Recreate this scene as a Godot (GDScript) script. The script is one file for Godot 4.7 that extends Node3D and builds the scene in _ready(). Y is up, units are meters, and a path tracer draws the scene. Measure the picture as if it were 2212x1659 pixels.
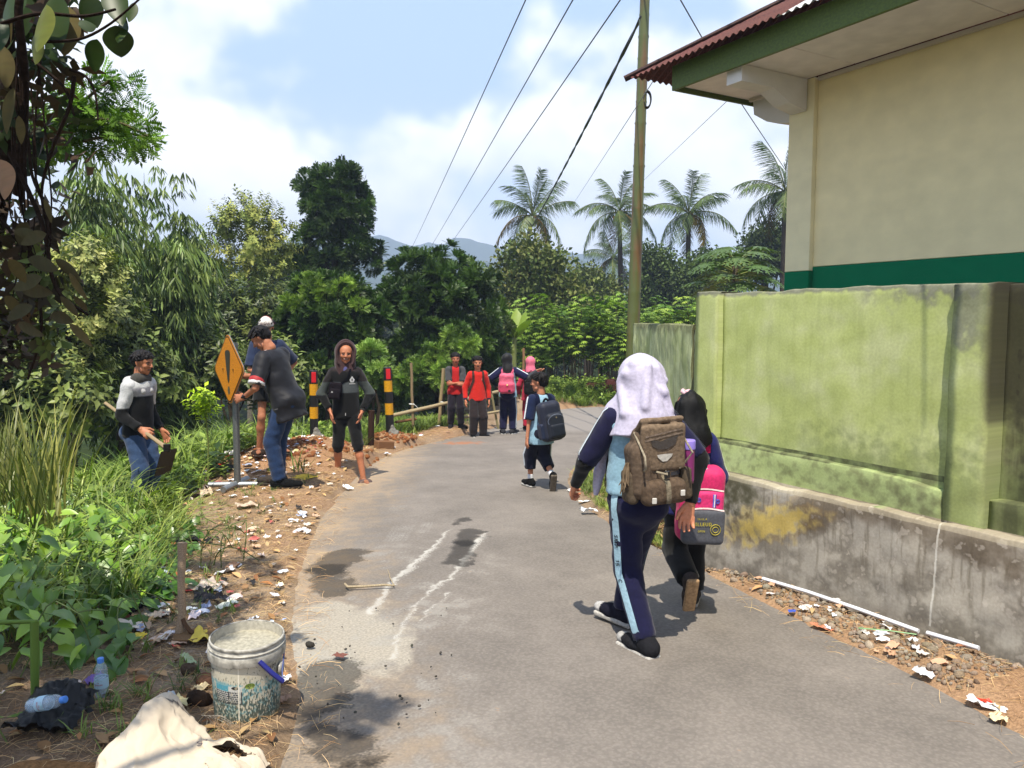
extends Node3D

const EXPOSURE := 1.52
const SKY_ENERGY := 1.06
const SUN_ENERGY := 1.6
const FOG := 0.0011
const SUN_FROM := Vector3(-0.07, 1.0, 0.46)

func _ready() -> void:
	var cam := Camera3D.new()
	cam.name = "camera"
	cam.fov = rad_to_deg(2.0 * atan(829.5 / 1663.0))
	cam.near = 0.05
	cam.far = 6000.0
	cam.position = EYE
	cam.basis = cam_basis
	add_child(cam)
	cam.current = true
	nz.frequency = 0.01
	nz.seed = 4
	nz.fractal_octaves = 3
	set_sky()
	var sun := DirectionalLight3D.new()
	sun.name = "sun"
	sun.light_energy = SUN_ENERGY
	sun.light_color = Color(1.0, 0.965, 0.90)
	sun.light_angular_distance = 0.53
	sun.shadow_enabled = true
	sun.basis = Basis.looking_at(-SUN_FROM.normalized(), Vector3.UP)
	add_child(sun)
	rng.seed = 1
	make_materials()
	mat("roof", 0.72, {"scale": 3.0, "tex": noise_tex("barktone", 0.03, 5, 0.45, 1.0), "spec": 0.35})
	mat("roof_pale", 0.55, {"scale": 3.0, "tex": noise_tex("painttone", 0.02, 5, 0.72, 1.0), "spec": 0.4})
	lay_out_road()
	build_road()
	build_ground()
	build_walls()
	build_house()
	build_pole()
	make_sprigs()
	plant_far()
	plant_near_trees()
	plant_undergrowth()
	vine_patch()
	front_vines()
	build_fence()
	build_sign()
	rng.seed = 17
	bollard(679, 800, 958, 10.8, -.01, "yellow and black guide post left of the hooded man")
	bollard(843, 793, 938, 12.7, .03, "yellow and black guide post right of the hooded man")
	build_bucket()
	build_corner_things()
	build_litter()
	rng.seed = 18
	woman_in_white()
	girl_with_long_hair()
	boy_walking()
	hooded_man()
	sign_men()
	boy_with_hoe()
	standing_children()

# ---------------------------------------------------------------- mesh collecting
class MB:
	var v := PackedVector3Array()
	var c := PackedColorArray()
	var uv := PackedVector2Array()
	var i := PackedInt32Array()
	var col := Color(1, 1, 1)

	func p(a: Vector3, t := Vector2.ZERO) -> int:
		v.push_back(a); c.push_back(col); uv.push_back(t)
		return v.size() - 1

	func tri(a: int, b: int, d: int) -> void:
		i.push_back(a); i.push_back(b); i.push_back(d)

	func quad(a: int, b: int, d: int, e: int) -> void:
		tri(a, b, d); tri(a, d, e)

	# flat polygon with corners of its own, turned to face along out
	func face(pts: Array, out: Vector3, uvs: Array = []) -> void:
		var n: Vector3 = (pts[2] - pts[0]).cross(pts[1] - pts[0])
		var ids := []
		for k in pts.size():
			ids.append(p(pts[k], uvs[k] if uvs.size() else Vector2.ZERO))
		for k in range(1, pts.size() - 1):
			if n.dot(out) >= 0.0: tri(ids[0], ids[k], ids[k + 1])
			else: tri(ids[0], ids[k + 1], ids[k])

	func box(at: Vector3, s: Vector3, b := Basis.IDENTITY, bev := 0.0) -> void:
		var h := s * 0.5
		var e := minf(bev, minf(h.x, minf(h.y, h.z)) * 0.9)
		for ax in 3:
			for sg in [-1.0, 1.0]:
				var n := Vector3.ZERO; n[ax] = sg
				var u := (ax + 1) % 3
				var w := (ax + 2) % 3
				var pts := []
				for q in [[-1, -1], [1, -1], [1, 1], [-1, 1]]:
					var r := Vector3.ZERO
					r[ax] = sg * h[ax]; r[u] = q[0] * (h[u] - e); r[w] = q[1] * (h[w] - e)
					pts.append(at + b * r)
				face(pts, b * n)
		if e > 0.0:
			for ax in 3:
				var u := (ax + 1) % 3
				var w := (ax + 2) % 3
				for su in [-1.0, 1.0]:
					for sw in [-1.0, 1.0]:
						var pts := []
						for q in [[-1, 0], [1, 0], [1, 1], [-1, 1]]:
							var r := Vector3.ZERO
							r[ax] = q[0] * (h[ax] - e)
							r[u] = su * (h[u] - (e if q[1] == 0 else 0.0)); r[w] = sw * (h[w] - (0.0 if q[1] == 0 else e))
							pts.append(at + b * r)
						var n := Vector3.ZERO; n[u] = su; n[w] = sw
						face(pts, b * n)
			for sx in [-1.0, 1.0]:
				for sy in [-1.0, 1.0]:
					for sz in [-1.0, 1.0]:
						var s3 := Vector3(sx, sy, sz)
						var pts := []
						for ax in 3:
							var r := s3 * (h - Vector3.ONE * e); r[ax] = s3[ax] * h[ax]
							pts.append(at + b * r)
						face(pts, b * s3)

	func tube(pts: Array, rad: Array, sides := 8, caps := true, vlen := 1.0) -> void:
		var n := pts.size()
		var rings := []
		var side := Vector3.ZERO
		var run := 0.0
		for k in n:
			var t: Vector3 = (pts[mini(k + 1, n - 1)] - pts[maxi(k - 1, 0)]).normalized()
			if side == Vector3.ZERO: side = t.cross(Vector3.UP if absf(t.y) < 0.9 else Vector3.RIGHT).normalized()
			else: side = (side - t * side.dot(t)).normalized()
			var up := side.cross(t)
			if k > 0: run += (pts[k] - pts[k - 1]).length()
			var ring := []
			for q in sides + 1:
				var a := TAU * q / sides
				ring.append(p(pts[k] + (side * cos(a) + up * sin(a)) * float(rad[k if rad.size() > 1 else 0]), Vector2(float(q) / sides, run / vlen)))
			rings.append(ring)
		for k in n - 1:
			for q in sides:
				quad(rings[k][q], rings[k][q + 1], rings[k + 1][q + 1], rings[k + 1][q])
		if caps:
			for e in 2:
				var ring = rings[0] if e == 0 else rings[n - 1]
				var poly := []
				for q in sides: poly.append(v[ring[q]])
				face(poly, (pts[0] - pts[1]) if e == 0 else (pts[n - 1] - pts[n - 2]))

	# profile: points (radius, height); turned round +y at the origin, then placed by xf
	func lathe(prof: Array, sides: int, xf := Transform3D.IDENTITY) -> void:
		var rings := []
		for k in prof.size():
			var ring := []
			for q in sides + 1:
				var a := TAU * q / sides
				ring.append(p(xf * Vector3(cos(a) * prof[k].x, prof[k].y, sin(a) * prof[k].x), Vector2(float(q) / sides, float(k) / (prof.size() - 1))))
			rings.append(ring)
		for k in prof.size() - 1:
			for q in sides:
				quad(rings[k][q], rings[k][q + 1], rings[k + 1][q + 1], rings[k + 1][q])

	# a leaf: base o, axis d (full length), half width vector w, face normal n, hang = how far the tip sinks; prof = half widths along it
	func leaf(o: Vector3, d: Vector3, w: Vector3, n: Vector3, hang: float, prof: Array, fold := 0.25) -> void:
		var m := prof.size()
		var last := []
		for k in m:
			var t := float(k) / (m - 1)
			var q := o + d * t - Vector3.UP * hang * t * t
			var pw: float = prof[k]
			if pw <= 0.001:
				var a := p(q)
				if k > 0:
					tri(last[0], a, last[1]); tri(last[1], a, last[2])
				last = [a, a, a]
			else:
				var e := n * (w.length() * pw * fold)
				var l := p(q - w * pw + e)
				var mi := p(q)
				var r := p(q + w * pw + e)
				if k > 0:
					if last[0] == last[1]:
						tri(last[0], l, mi); tri(last[0], mi, r)
					else:
						quad(last[0], l, mi, last[1]); quad(last[1], mi, r, last[2])
				last = [l, mi, r]

	# cheapest leaf: two triangles folded along the midrib
	func leaf2(o: Vector3, d: Vector3, w: Vector3, n: Vector3) -> void:
		var a := p(o)
		var b := p(o + d)
		var e := n * w.length() * 0.35
		var l := p(o + d * 0.42 - w + e)
		var r := p(o + d * 0.42 + w + e)
		tri(a, l, b); tri(a, b, r)

	func join(o: MB, xf := Transform3D.IDENTITY) -> void:
		var base := v.size()
		for k in o.v.size(): v.push_back(xf * o.v[k])
		c.append_array(o.c); uv.append_array(o.uv)
		for k in o.i: i.push_back(k + base)

	func mesh() -> ArrayMesh:
		var n := PackedVector3Array()
		n.resize(v.size())
		for k in range(0, i.size(), 3):
			var a := i[k]
			var b := i[k + 1]
			var d := i[k + 2]
			var f := (v[d] - v[a]).cross(v[b] - v[a])
			n[a] += f; n[b] += f; n[d] += f
		for k in n.size():
			n[k] = n[k].normalized() if n[k].length_squared() > 1e-20 else Vector3.UP
		var ar := []
		ar.resize(Mesh.ARRAY_MAX)
		ar[Mesh.ARRAY_VERTEX] = v; ar[Mesh.ARRAY_NORMAL] = n; ar[Mesh.ARRAY_COLOR] = c; ar[Mesh.ARRAY_TEX_UV] = uv; ar[Mesh.ARRAY_INDEX] = i
		var m := ArrayMesh.new()
		if v.size(): m.add_surface_from_arrays(Mesh.PRIMITIVE_TRIANGLES, ar)
		return m

var rng := RandomNumberGenerator.new()
var nz := FastNoiseLite.new()
var M := {}
var TX := {}

func L(r: float, g: float, b: float) -> Color:            # a colour picked as sRGB 0..255, as the linear value that vertex colours take
	return Color(r / 255.0, g / 255.0, b / 255.0).srgb_to_linear()

func rr(a: float, b: float) -> float:
	return rng.randf_range(a, b)

func jit(col: Color, k: float) -> Color:
	var f := 1.0 + rr(-k, k)
	return Color(col.r * f * (1.0 + rr(-k, k) * 0.35), col.g * f, col.b * f * (1.0 + rr(-k, k) * 0.35))

func rdir() -> Vector3:
	var y := rr(-1, 1)
	var a := rr(0, TAU)
	var s := sqrt(1.0 - y * y)
	return Vector3(s * cos(a), y, s * sin(a))

func basis_y(y: Vector3, roll: float) -> Basis:
	y = y.normalized()
	var x := y.cross(Vector3.FORWARD if absf(y.z) < 0.9 else Vector3.RIGHT).normalized()
	return Basis(x, y, x.cross(y)).rotated(y, roll)

func obj(called: String, mb, m: Material, parent: Node = self) -> MeshInstance3D:
	var o := MeshInstance3D.new()
	o.name = called
	o.mesh = mb.mesh() if mb is MB else mb
	o.material_override = m
	parent.add_child(o, true)
	return o

func tag(o: Node, label := "", category := "", group := "", kind := "") -> Node:
	if label: o.set_meta("label", label)
	if category: o.set_meta("category", category)
	if group: o.set_meta("group", group)
	if kind: o.set_meta("kind", kind)
	return o

func thing(called: String, label: String, category: String, at := Vector3.ZERO, turn := 0.0, group := "") -> Node3D:
	var o := Node3D.new()
	o.name = called
	add_child(o, true)
	o.position = at
	o.rotation.y = turn
	tag(o, label, category, group)
	return o

func scatter(called: String, parent: Node, mesh: Mesh, m: Material, where: Array, tint: Array, kind := "stuff") -> MultiMeshInstance3D:
	var mm := MultiMesh.new()
	mm.transform_format = MultiMesh.TRANSFORM_3D
	mm.use_colors = true
	mm.mesh = mesh
	mm.instance_count = where.size()
	for k in where.size():
		mm.set_instance_transform(k, where[k])
		mm.set_instance_color(k, tint[k])
	var o := MultiMeshInstance3D.new()
	o.name = called
	o.multimesh = mm
	o.material_override = m
	parent.add_child(o, true)
	if kind: o.set_meta("kind", kind)
	return o

# ---------------------------------------------------------------- materials
func noise_tex(key: String, freq: float, oct: int, lo: float, hi: float, size := 512, type := FastNoiseLite.TYPE_SIMPLEX_SMOOTH, sd := 1) -> NoiseTexture2D:
	if TX.has(key): return TX[key]
	var f := FastNoiseLite.new()
	f.noise_type = type; f.frequency = freq; f.fractal_octaves = oct; f.seed = sd
	var t := NoiseTexture2D.new()
	t.width = size; t.height = size; t.seamless = true; t.noise = f
	var g := Gradient.new()
	g.set_color(0, Color(lo, lo, lo)); g.set_color(1, Color(hi, hi, hi))
	t.color_ramp = g
	TX[key] = t
	return t

func mat(key: String, rough: float, o := {}) -> StandardMaterial3D:
	if M.has(key): return M[key]
	var m := StandardMaterial3D.new()
	m.resource_name = key
	m.albedo_color = o.get("col", Color.WHITE)
	m.vertex_color_use_as_albedo = o.get("vc", true)
	m.roughness = rough
	m.metallic = o.get("metal", 0.0)
	m.metallic_specular = o.get("spec", 0.5)
	m.cull_mode = BaseMaterial3D.CULL_DISABLED
	if o.has("scale"):
		m.uv1_triplanar = true
		m.uv1_world_triplanar = o.get("world", false)
		m.uv1_scale = Vector3.ONE * float(o.scale)
	if o.has("uvs"): m.uv1_scale = o.uvs
	if o.has("tex"): m.albedo_texture = o.tex
	if o.has("bump"):
		m.heightmap_enabled = true
		m.heightmap_texture = o.btex
		m.heightmap_scale = o.bump
	if o.has("rtex"): m.roughness_texture = o.rtex
	if o.has("back"):
		m.backlight_enabled = true
		m.backlight = o.back
	if o.has("rim"):
		m.rim_enabled = true; m.rim = o.rim; m.rim_tint = 0.5
	if o.has("sss"):
		m.subsurf_scatter_enabled = true; m.subsurf_scatter_strength = o.sss
	if o.has("coat"):
		m.clearcoat_enabled = true; m.clearcoat = o.coat; m.clearcoat_roughness = 0.25
	M[key] = m
	return m

func make_materials() -> void:
	var fine := noise_tex("fine", 0.06, 4, 0.62, 1.0)
	var soft := noise_tex("soft", 0.012, 5, 0.55, 1.0, 512, FastNoiseLite.TYPE_SIMPLEX_SMOOTH, 3)
	var grit := noise_tex("grit", 0.25, 2, 0.3, 1.0, 512, FastNoiseLite.TYPE_VALUE_CUBIC, 5)
	var cell := noise_tex("cell", 0.035, 3, 0.0, 1.0, 512, FastNoiseLite.TYPE_CELLULAR, 6)
	mat("cloth", 0.9, {"scale": 3.0, "tex": noise_tex("clothtone", 0.03, 4, 0.8, 1.0), "btex": grit, "bump": 0.12, "rim": 0.25, "spec": 0.3})
	mat("satin", 0.62, {"scale": 3.0, "tex": noise_tex("clothtone", 0.03, 4, 0.8, 1.0), "btex": grit, "bump": 0.05, "rim": 0.15, "spec": 0.4})
	mat("canvas", 0.95, {"scale": 2.5, "tex": noise_tex("canvastone", 0.03, 5, 0.62, 1.0), "btex": grit, "bump": 0.2, "spec": 0.25})
	mat("skin", 0.52, {"scale": 4.0, "tex": noise_tex("skintone", 0.02, 4, 0.85, 1.0), "sss": 0.06, "spec": 0.4})
	mat("hair", 0.62, {"scale": 6.0, "tex": noise_tex("hairtone", 0.1, 3, 0.4, 1.0), "btex": fine, "bump": 0.5, "spec": 0.35})
	mat("leaf", 0.42, {"back": Color(0.56, 0.66, 0.2), "spec": 0.38})
	mat("frond_dry", 0.8, {"col": Color(1.0, 0.72, 0.5), "spec": 0.2})
	mat("leaf_dull", 0.62, {"back": Color(0.42, 0.5, 0.2), "spec": 0.35})
	mat("leaf_gloss", 0.36, {"back": Color(0.5, 0.62, 0.2), "spec": 0.55})
	mat("dry", 0.85, {"back": Color(0.25, 0.2, 0.12), "spec": 0.25})
	mat("bark", 0.92, {"scale": 2.0, "tex": noise_tex("barktone", 0.03, 5, 0.45, 1.0), "btex": fine, "bump": 1.2, "spec": 0.2})
	mat("wood", 0.8, {"scale": 5.0, "tex": noise_tex("woodtone", 0.05, 4, 0.55, 1.0), "btex": fine, "bump": 0.4, "spec": 0.25})
	mat("plastic", 0.38, {})
	mat("paint", 0.5, {"scale": 4.0, "tex": noise_tex("painttone", 0.02, 5, 0.72, 1.0), "spec": 0.45})
	mat("metal", 0.45, {"metal": 0.75, "scale": 6.0, "tex": noise_tex("metaltone", 0.03, 4, 0.6, 1.0)})
	mat("stone", 0.95, {"scale": 6.0, "tex": fine, "btex": fine, "bump": 0.6, "spec": 0.2})
	mat("paper", 0.7, {"back": Color(0.3, 0.3, 0.3), "spec": 0.35})
	mat("foil", 0.42, {"spec": 0.4, "back": Color(0.2, 0.2, 0.2)})
	mat("soil", 0.97, {"scale": 1.6, "world": true, "tex": noise_tex("soiltone", 0.05, 5, 0.68, 1.0), "btex": grit, "bump": 0.9, "spec": 0.15})
	mat("plaster", 0.92, {"scale": 1.2, "world": true, "tex": noise_tex("plastertone", 0.006, 5, 0.93, 1.0), "btex": grit, "bump": 0.12, "spec": 0.2})
	mat("hill", 1.0, {"scale": 0.02, "world": true, "tex": soft, "spec": 0.0})

# ---------------------------------------------------------------- shapes from distance fields
# a limb: tapered from a to b; flat/ff press it thinner along flat; open cuts it square at b
func limb(a: Vector3, b: Vector3, ra: float, rb: float, k := 0.02, flat := Vector3.ZERO, ff := 1.0, open := false) -> Array:
	return [0, a, b, ra, rb, k, flat, ff, open]

func block(at: Vector3, b: Basis, half: Vector3, r: float, k := 0.01) -> Array:
	return [1, at, b, half, r, k]

func sd1(q: Array, p: Vector3) -> float:
	if q[0] == 0:
		var a: Vector3 = q[1]
		var ab: Vector3 = q[2] - a
		var w := p - a
		var fl: Vector3 = q[6]
		var dir := ab.normalized()
		var along := w.dot(dir) - ab.length()
		if q[7] != 1.0:
			w += fl * (w.dot(fl) * (q[7] - 1.0)); ab += fl * (ab.dot(fl) * (q[7] - 1.0))
		var t := clampf(w.dot(ab) / maxf(ab.length_squared(), 1e-9), 0.0, 1.0)
		var d := (w - ab * t).length() - lerpf(q[3], q[4], t)
		return maxf(d, along) if q[8] else d
	var l: Vector3 = (q[2] as Basis).transposed() * (p - q[1])
	var e := l.abs() - (q[3] as Vector3) + Vector3.ONE * float(q[4])
	return e.max(Vector3.ZERO).length() + minf(maxf(e.x, maxf(e.y, e.z)), 0.0) - float(q[4])

func sd(prims: Array, p: Vector3) -> float:
	var o := 9.0
	for q in prims:
		var d := sd1(q, p)
		var k: float = q[5]
		var h := k - absf(o - d)
		o = minf(o, d) - (h * h / (4.0 * k) if h > 0.0 else 0.0)
	return o

# the point where a line from p along dir first meets the field, lifted by off
func stick(prims: Array, p: Vector3, dir: Vector3, off := 0.004) -> Vector3:
	var q := p
	for k in 28:
		var d := sd(prims, q) - off
		if d < 0.0005: break
		q += dir * maxf(d * 0.8, 0.0008)
		if (q - p).length() > 0.8: return p + dir * 0.2
	return q

# surface nets over the smooth union of prims; wr/wf: wrinkle depth and pitch (wx stretches them); cuts: [normal, offset] half spaces that stay
func net(mb: MB, prims: Array, cell: float, wr := 0.0, wf := 8.0, wx := Vector3.ONE, cuts: Array = []) -> void:
	var lo := Vector3.ONE * 1e9
	var hi := -lo
	for q in prims:
		var r := 0.0
		if q[0] == 0:
			r = maxf(q[3], q[4])
			lo = lo.min(q[1] - Vector3.ONE * r).min(q[2] - Vector3.ONE * r); hi = hi.max(q[1] + Vector3.ONE * r).max(q[2] + Vector3.ONE * r)
		else:
			r = (q[3] as Vector3).length()
			lo = lo.min(q[1] - Vector3.ONE * r); hi = hi.max(q[1] + Vector3.ONE * r)
	var pad := cell * 2.5 + wr
	lo -= Vector3.ONE * pad; hi += Vector3.ONE * pad
	var nx := int((hi.x - lo.x) / cell) + 2
	var ny := int((hi.y - lo.y) / cell) + 2
	var nzz := int((hi.z - lo.z) / cell) + 2
	var f := PackedFloat32Array()
	f.resize(nx * ny * nzz)
	f.fill(9.0)
	for q in prims:
		var k: float = q[5]
		var isl: bool = q[0] == 0
		var l2 := lo
		var h2 := hi
		if isl:
			var r := maxf(q[3], q[4]) + k + pad
			l2 = (q[1] as Vector3).min(q[2]) - Vector3.ONE * r; h2 = (q[1] as Vector3).max(q[2]) + Vector3.ONE * r
		else:
			var r := (q[3] as Vector3).length() + k + pad
			l2 = q[1] - Vector3.ONE * r; h2 = q[1] + Vector3.ONE * r
		var x0 := maxi(0, int((l2.x - lo.x) / cell)); var x1 := mini(nx - 1, int((h2.x - lo.x) / cell) + 1)
		var y0 := maxi(0, int((l2.y - lo.y) / cell)); var y1 := mini(ny - 1, int((h2.y - lo.y) / cell) + 1)
		var z0 := maxi(0, int((l2.z - lo.z) / cell)); var z1 := mini(nzz - 1, int((h2.z - lo.z) / cell) + 1)
		var a := Vector3.ZERO
		var ab := Vector3.ZERO
		var ab0 := Vector3.ZERO
		var dir := Vector3.ZERO
		var fl := Vector3.ZERO
		var ff := 0.0
		var il := 0.0
		var ra := 0.0
		var dr := 0.0
		var len0 := 0.0
		var open := false
		var bt := Basis.IDENTITY
		var half := Vector3.ZERO
		if isl:
			a = q[1]; ab0 = q[2] - a; fl = q[6]; ff = q[7] - 1.0
			ab = ab0 + fl * (ab0.dot(fl) * ff)
			il = 1.0 / maxf(ab.length_squared(), 1e-9)
			ra = q[3]; dr = q[4] - q[3]; open = q[8]
			dir = ab0.normalized(); len0 = ab0.length()
		else:
			a = q[1]; bt = (q[2] as Basis).transposed(); ra = q[4]; half = q[3] - Vector3.ONE * ra
		for z in range(z0, z1 + 1):
			for y in range(y0, y1 + 1):
				var at := (z * ny + y) * nx
				var w0 := lo + Vector3(0, y, z) * cell - a
				for x in range(x0, x1 + 1):
					var w := w0
					w.x += x * cell
					var d := 0.0
					if isl:
						var al := w.dot(dir) - len0
						if ff != 0.0: w += fl * (w.dot(fl) * ff)
						var t := clampf(w.dot(ab) * il, 0.0, 1.0)
						d = (w - ab * t).length() - ra - dr * t
						if open and al > d: d = al
					else:
						var e := (bt * w).abs() - half
						d = e.max(Vector3.ZERO).length() + minf(maxf(e.x, maxf(e.y, e.z)), 0.0) - ra
					var o := f[at + x]
					var h := k - absf(o - d)
					f[at + x] = minf(o, d) - (h * h / (4.0 * k) if h > 0.0 else 0.0)
	if wr > 0.0:
		var band := wr + 3.0 * cell
		var at := 0
		for z in nzz:
			for y in ny:
				for x in nx:
					if absf(f[at]) < band:
						f[at] += wr * nz.get_noise_3dv((lo + Vector3(x, y, z) * cell) * wx * (wf * 100.0))
					at += 1
	for cu in cuts:
		var n: Vector3 = cu[0]
		var off: float = cu[1]
		var at := 0
		for z in nzz:
			for y in ny:
				var base := n.dot(lo + Vector3(0, y, z) * cell) - off
				for x in nx:
					var d := base + n.x * x * cell
					if d > f[at]: f[at] = d
					at += 1
	var ids := PackedInt32Array()
	ids.resize(f.size())
	ids.fill(-1)
	var near := 2.6 * cell
	var sx := 1
	var sy := nx
	var sz := nx * ny
	for z in nzz - 1:
		for y in ny - 1:
			var row := (z * ny + y) * nx
			for x in nx - 1:
				var g := row + x
				var v0 := f[g]
				if v0 > near or v0 < -near: continue
				var v1 := f[g + sx]; var v2 := f[g + sy]; var v3 := f[g + sy + sx]
				var v4 := f[g + sz]; var v5 := f[g + sz + sx]; var v6 := f[g + sz + sy]; var v7 := f[g + sz + sy + sx]
				var m := int(v0 < 0.0) + int(v1 < 0.0) + int(v2 < 0.0) + int(v3 < 0.0) + int(v4 < 0.0) + int(v5 < 0.0) + int(v6 < 0.0) + int(v7 < 0.0)
				if m == 0 or m == 8: continue
				var s := Vector3.ZERO
				var cnt := 0
				if (v0 < 0.0) != (v1 < 0.0): s += Vector3(v0 / (v0 - v1), 0, 0); cnt += 1
				if (v2 < 0.0) != (v3 < 0.0): s += Vector3(v2 / (v2 - v3), 1, 0); cnt += 1
				if (v4 < 0.0) != (v5 < 0.0): s += Vector3(v4 / (v4 - v5), 0, 1); cnt += 1
				if (v6 < 0.0) != (v7 < 0.0): s += Vector3(v6 / (v6 - v7), 1, 1); cnt += 1
				if (v0 < 0.0) != (v2 < 0.0): s += Vector3(0, v0 / (v0 - v2), 0); cnt += 1
				if (v1 < 0.0) != (v3 < 0.0): s += Vector3(1, v1 / (v1 - v3), 0); cnt += 1
				if (v4 < 0.0) != (v6 < 0.0): s += Vector3(0, v4 / (v4 - v6), 1); cnt += 1
				if (v5 < 0.0) != (v7 < 0.0): s += Vector3(1, v5 / (v5 - v7), 1); cnt += 1
				if (v0 < 0.0) != (v4 < 0.0): s += Vector3(0, 0, v0 / (v0 - v4)); cnt += 1
				if (v1 < 0.0) != (v5 < 0.0): s += Vector3(1, 0, v1 / (v1 - v5)); cnt += 1
				if (v2 < 0.0) != (v6 < 0.0): s += Vector3(0, 1, v2 / (v2 - v6)); cnt += 1
				if (v3 < 0.0) != (v7 < 0.0): s += Vector3(1, 1, v3 / (v3 - v7)); cnt += 1
				ids[g] = mb.p(lo + (Vector3(x, y, z) + s / cnt) * cell)
	for z in range(1, nzz - 1):
		for y in range(1, ny - 1):
			var row := (z * ny + y) * nx
			for x in range(1, nx - 1):
				var g := row + x
				if ids[g] < 0: continue
				var inn := f[g] < 0.0
				if inn != (f[g + sx] < 0.0): _q(mb, ids[g - sy - sz], ids[g - sz], ids[g], ids[g - sy], inn)
				if inn != (f[g + sy] < 0.0): _q(mb, ids[g - sz - sx], ids[g - sx], ids[g], ids[g - sz], inn)
				if inn != (f[g + sz] < 0.0): _q(mb, ids[g - sx - sy], ids[g - sy], ids[g], ids[g - sx], inn)

func _q(mb: MB, a: int, b: int, d: int, e: int, inn: bool) -> void:
	if a < 0 or b < 0 or d < 0 or e < 0: return
	if inn: mb.quad(a, e, d, b)
	else: mb.quad(a, b, d, e)

func ik(a: Vector3, b: Vector3, l1: float, l2: float, hint: Vector3) -> Array:   # [middle joint, reached end]
	var d := b - a
	var n := d.normalized()
	var dist := minf(d.length(), (l1 + l2) * 0.998)
	b = a + n * dist
	var x := (l1 * l1 - l2 * l2 + dist * dist) / (2.0 * dist)
	var h := sqrt(maxf(l1 * l1 - x * x, 0.0))
	var q := (hint - n * hint.dot(n)).normalized()
	return [a + n * x + q * h, b]

# a flat strip (stripe, strap) laid on the field; path: [point, outward direction]
func strip(mb: MB, prims: Array, path: Array, width: float, off := 0.004, across := 2) -> void:
	var rows := []
	var run := 0.0
	for k in path.size():
		var a: Vector3 = path[maxi(k - 1, 0)][0]
		var b: Vector3 = path[mini(k + 1, path.size() - 1)][0]
		var o: Vector3 = (path[k][1] as Vector3).normalized()
		var s := (b - a).cross(o).normalized() * width * 0.5
		if k > 0: run += (path[k][0] - path[k - 1][0]).length()
		var row := []
		for q in across + 1:
			var e: Vector3 = path[k][0] + s * (2.0 * q / across - 1.0)
			row.append(mb.p(stick(prims, e + o * 0.25, -o, off), Vector2(float(q) / across, run)))
		rows.append(row)
	for k in rows.size() - 1:
		for q in across:
			mb.quad(rows[k][q], rows[k + 1][q], rows[k + 1][q + 1], rows[k][q + 1])

func bend(a: Vector3, b: Vector3, c2: Vector3, n := 10) -> Array:      # a quadratic curve
	var out := []
	for k in n + 1:
		var t := float(k) / n
		out.append(a.lerp(b, t).lerp(b.lerp(c2, t), t))
	return out

# lettering as a thin mesh: centre at o, x along right, y along up
func letters(called: String, text: String, size: float, col: Color, parent: Node, xf: Transform3D, wrap := 0.0) -> MeshInstance3D:
	var t := TextMesh.new()
	t.text = text
	var fnt := SystemFont.new()
	fnt.font_names = PackedStringArray(["Droid Sans"])
	fnt.font_weight = 700
	t.font = fnt
	t.font_size = 32
	t.pixel_size = size / 32.0
	t.depth = 0.0 if wrap == 0.0 else 0.0
	t.curve_step = 4.0
	var mb := MB.new()
	mb.col = col
	var ar := t.surface_get_arrays(0)
	var vs: PackedVector3Array = ar[Mesh.ARRAY_VERTEX]
	var ix: PackedInt32Array = ar[Mesh.ARRAY_INDEX]
	for q in vs:
		var e := q
		if wrap > 0.0: e = Vector3(sin(q.x / wrap) * wrap, q.y, (cos(q.x / wrap) - 1.0) * wrap)
		mb.p(xf * e)
	for k in ix: mb.i.push_back(k)
	return obj(called, mb, M["paint"], parent)
# ---------------------------------------------------------------- the place
const EYE := Vector3(0, 1.6, 0)
var cam_basis := Basis(Vector3.RIGHT, deg_to_rad(-4.8))

func at(u: float, v: float, d: float) -> Vector3:         # a sight line of the photograph, followed d metres into the place
	var r := cam_basis * Vector3((u - 1106.0) / 1663.0, (829.5 - v) / 1663.0, -1.0)
	return EYE + r * (d / -r.z)

func on_ground(u: float, d: float, up := 0.0) -> Vector3:
	var q := at(u, 690, d)
	q.y = ground_y(q.x, q.z) + up
	return q

var road_l := []
var road_r := []
var road_poly := PackedVector2Array()

func lay_out_road() -> void:
	var l := [[-.5, 5], [-.8, 0], [-.93, -3], [-1.2, -4], [-1.48, -5.1], [-1.8, -7], [-1.97, -9], [-2.0, -10.9], [-1.76, -12.4], [-1.2, -13.8], [-.25, -16.2], [.5, -18.8], [1.6, -21.2], [4, -22.1], [9, -22.5], [22, -23]]
	var r := [[3.0, 5], [2.5, 0], [2.13, -3.1], [1.76, -4.3], [1.4, -5.5], [.93, -6.95], [.68, -8.4], [.8, -10.1], [1.3, -11.9], [1.9, -13.4], [2.7, -15], [3.9, -16.6], [5.6, -17.6], [8.5, -18.2], [13, -18.6], [22, -19]]
	for side in 2:
		var a = l if side == 0 else r
		var out := []
		for k in a.size() - 1:
			var g := []
			for j in [maxi(k - 1, 0), k, k + 1, mini(k + 2, a.size() - 1)]: g.append(Vector2(a[j][0], a[j][1]))
			var n := 18
			for q in n:
				out.append((g[1] as Vector2).cubic_interpolate(g[2], g[0], g[3], float(q) / n))
		out.append(Vector2(a[-1][0], a[-1][1]))
		if side == 0: road_l = out
		else: road_r = out
	for k in range(0, road_l.size(), 6): road_poly.push_back(road_l[k])
	for k in range(road_r.size() - 1, -1, -6): road_poly.push_back(road_r[k])

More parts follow.
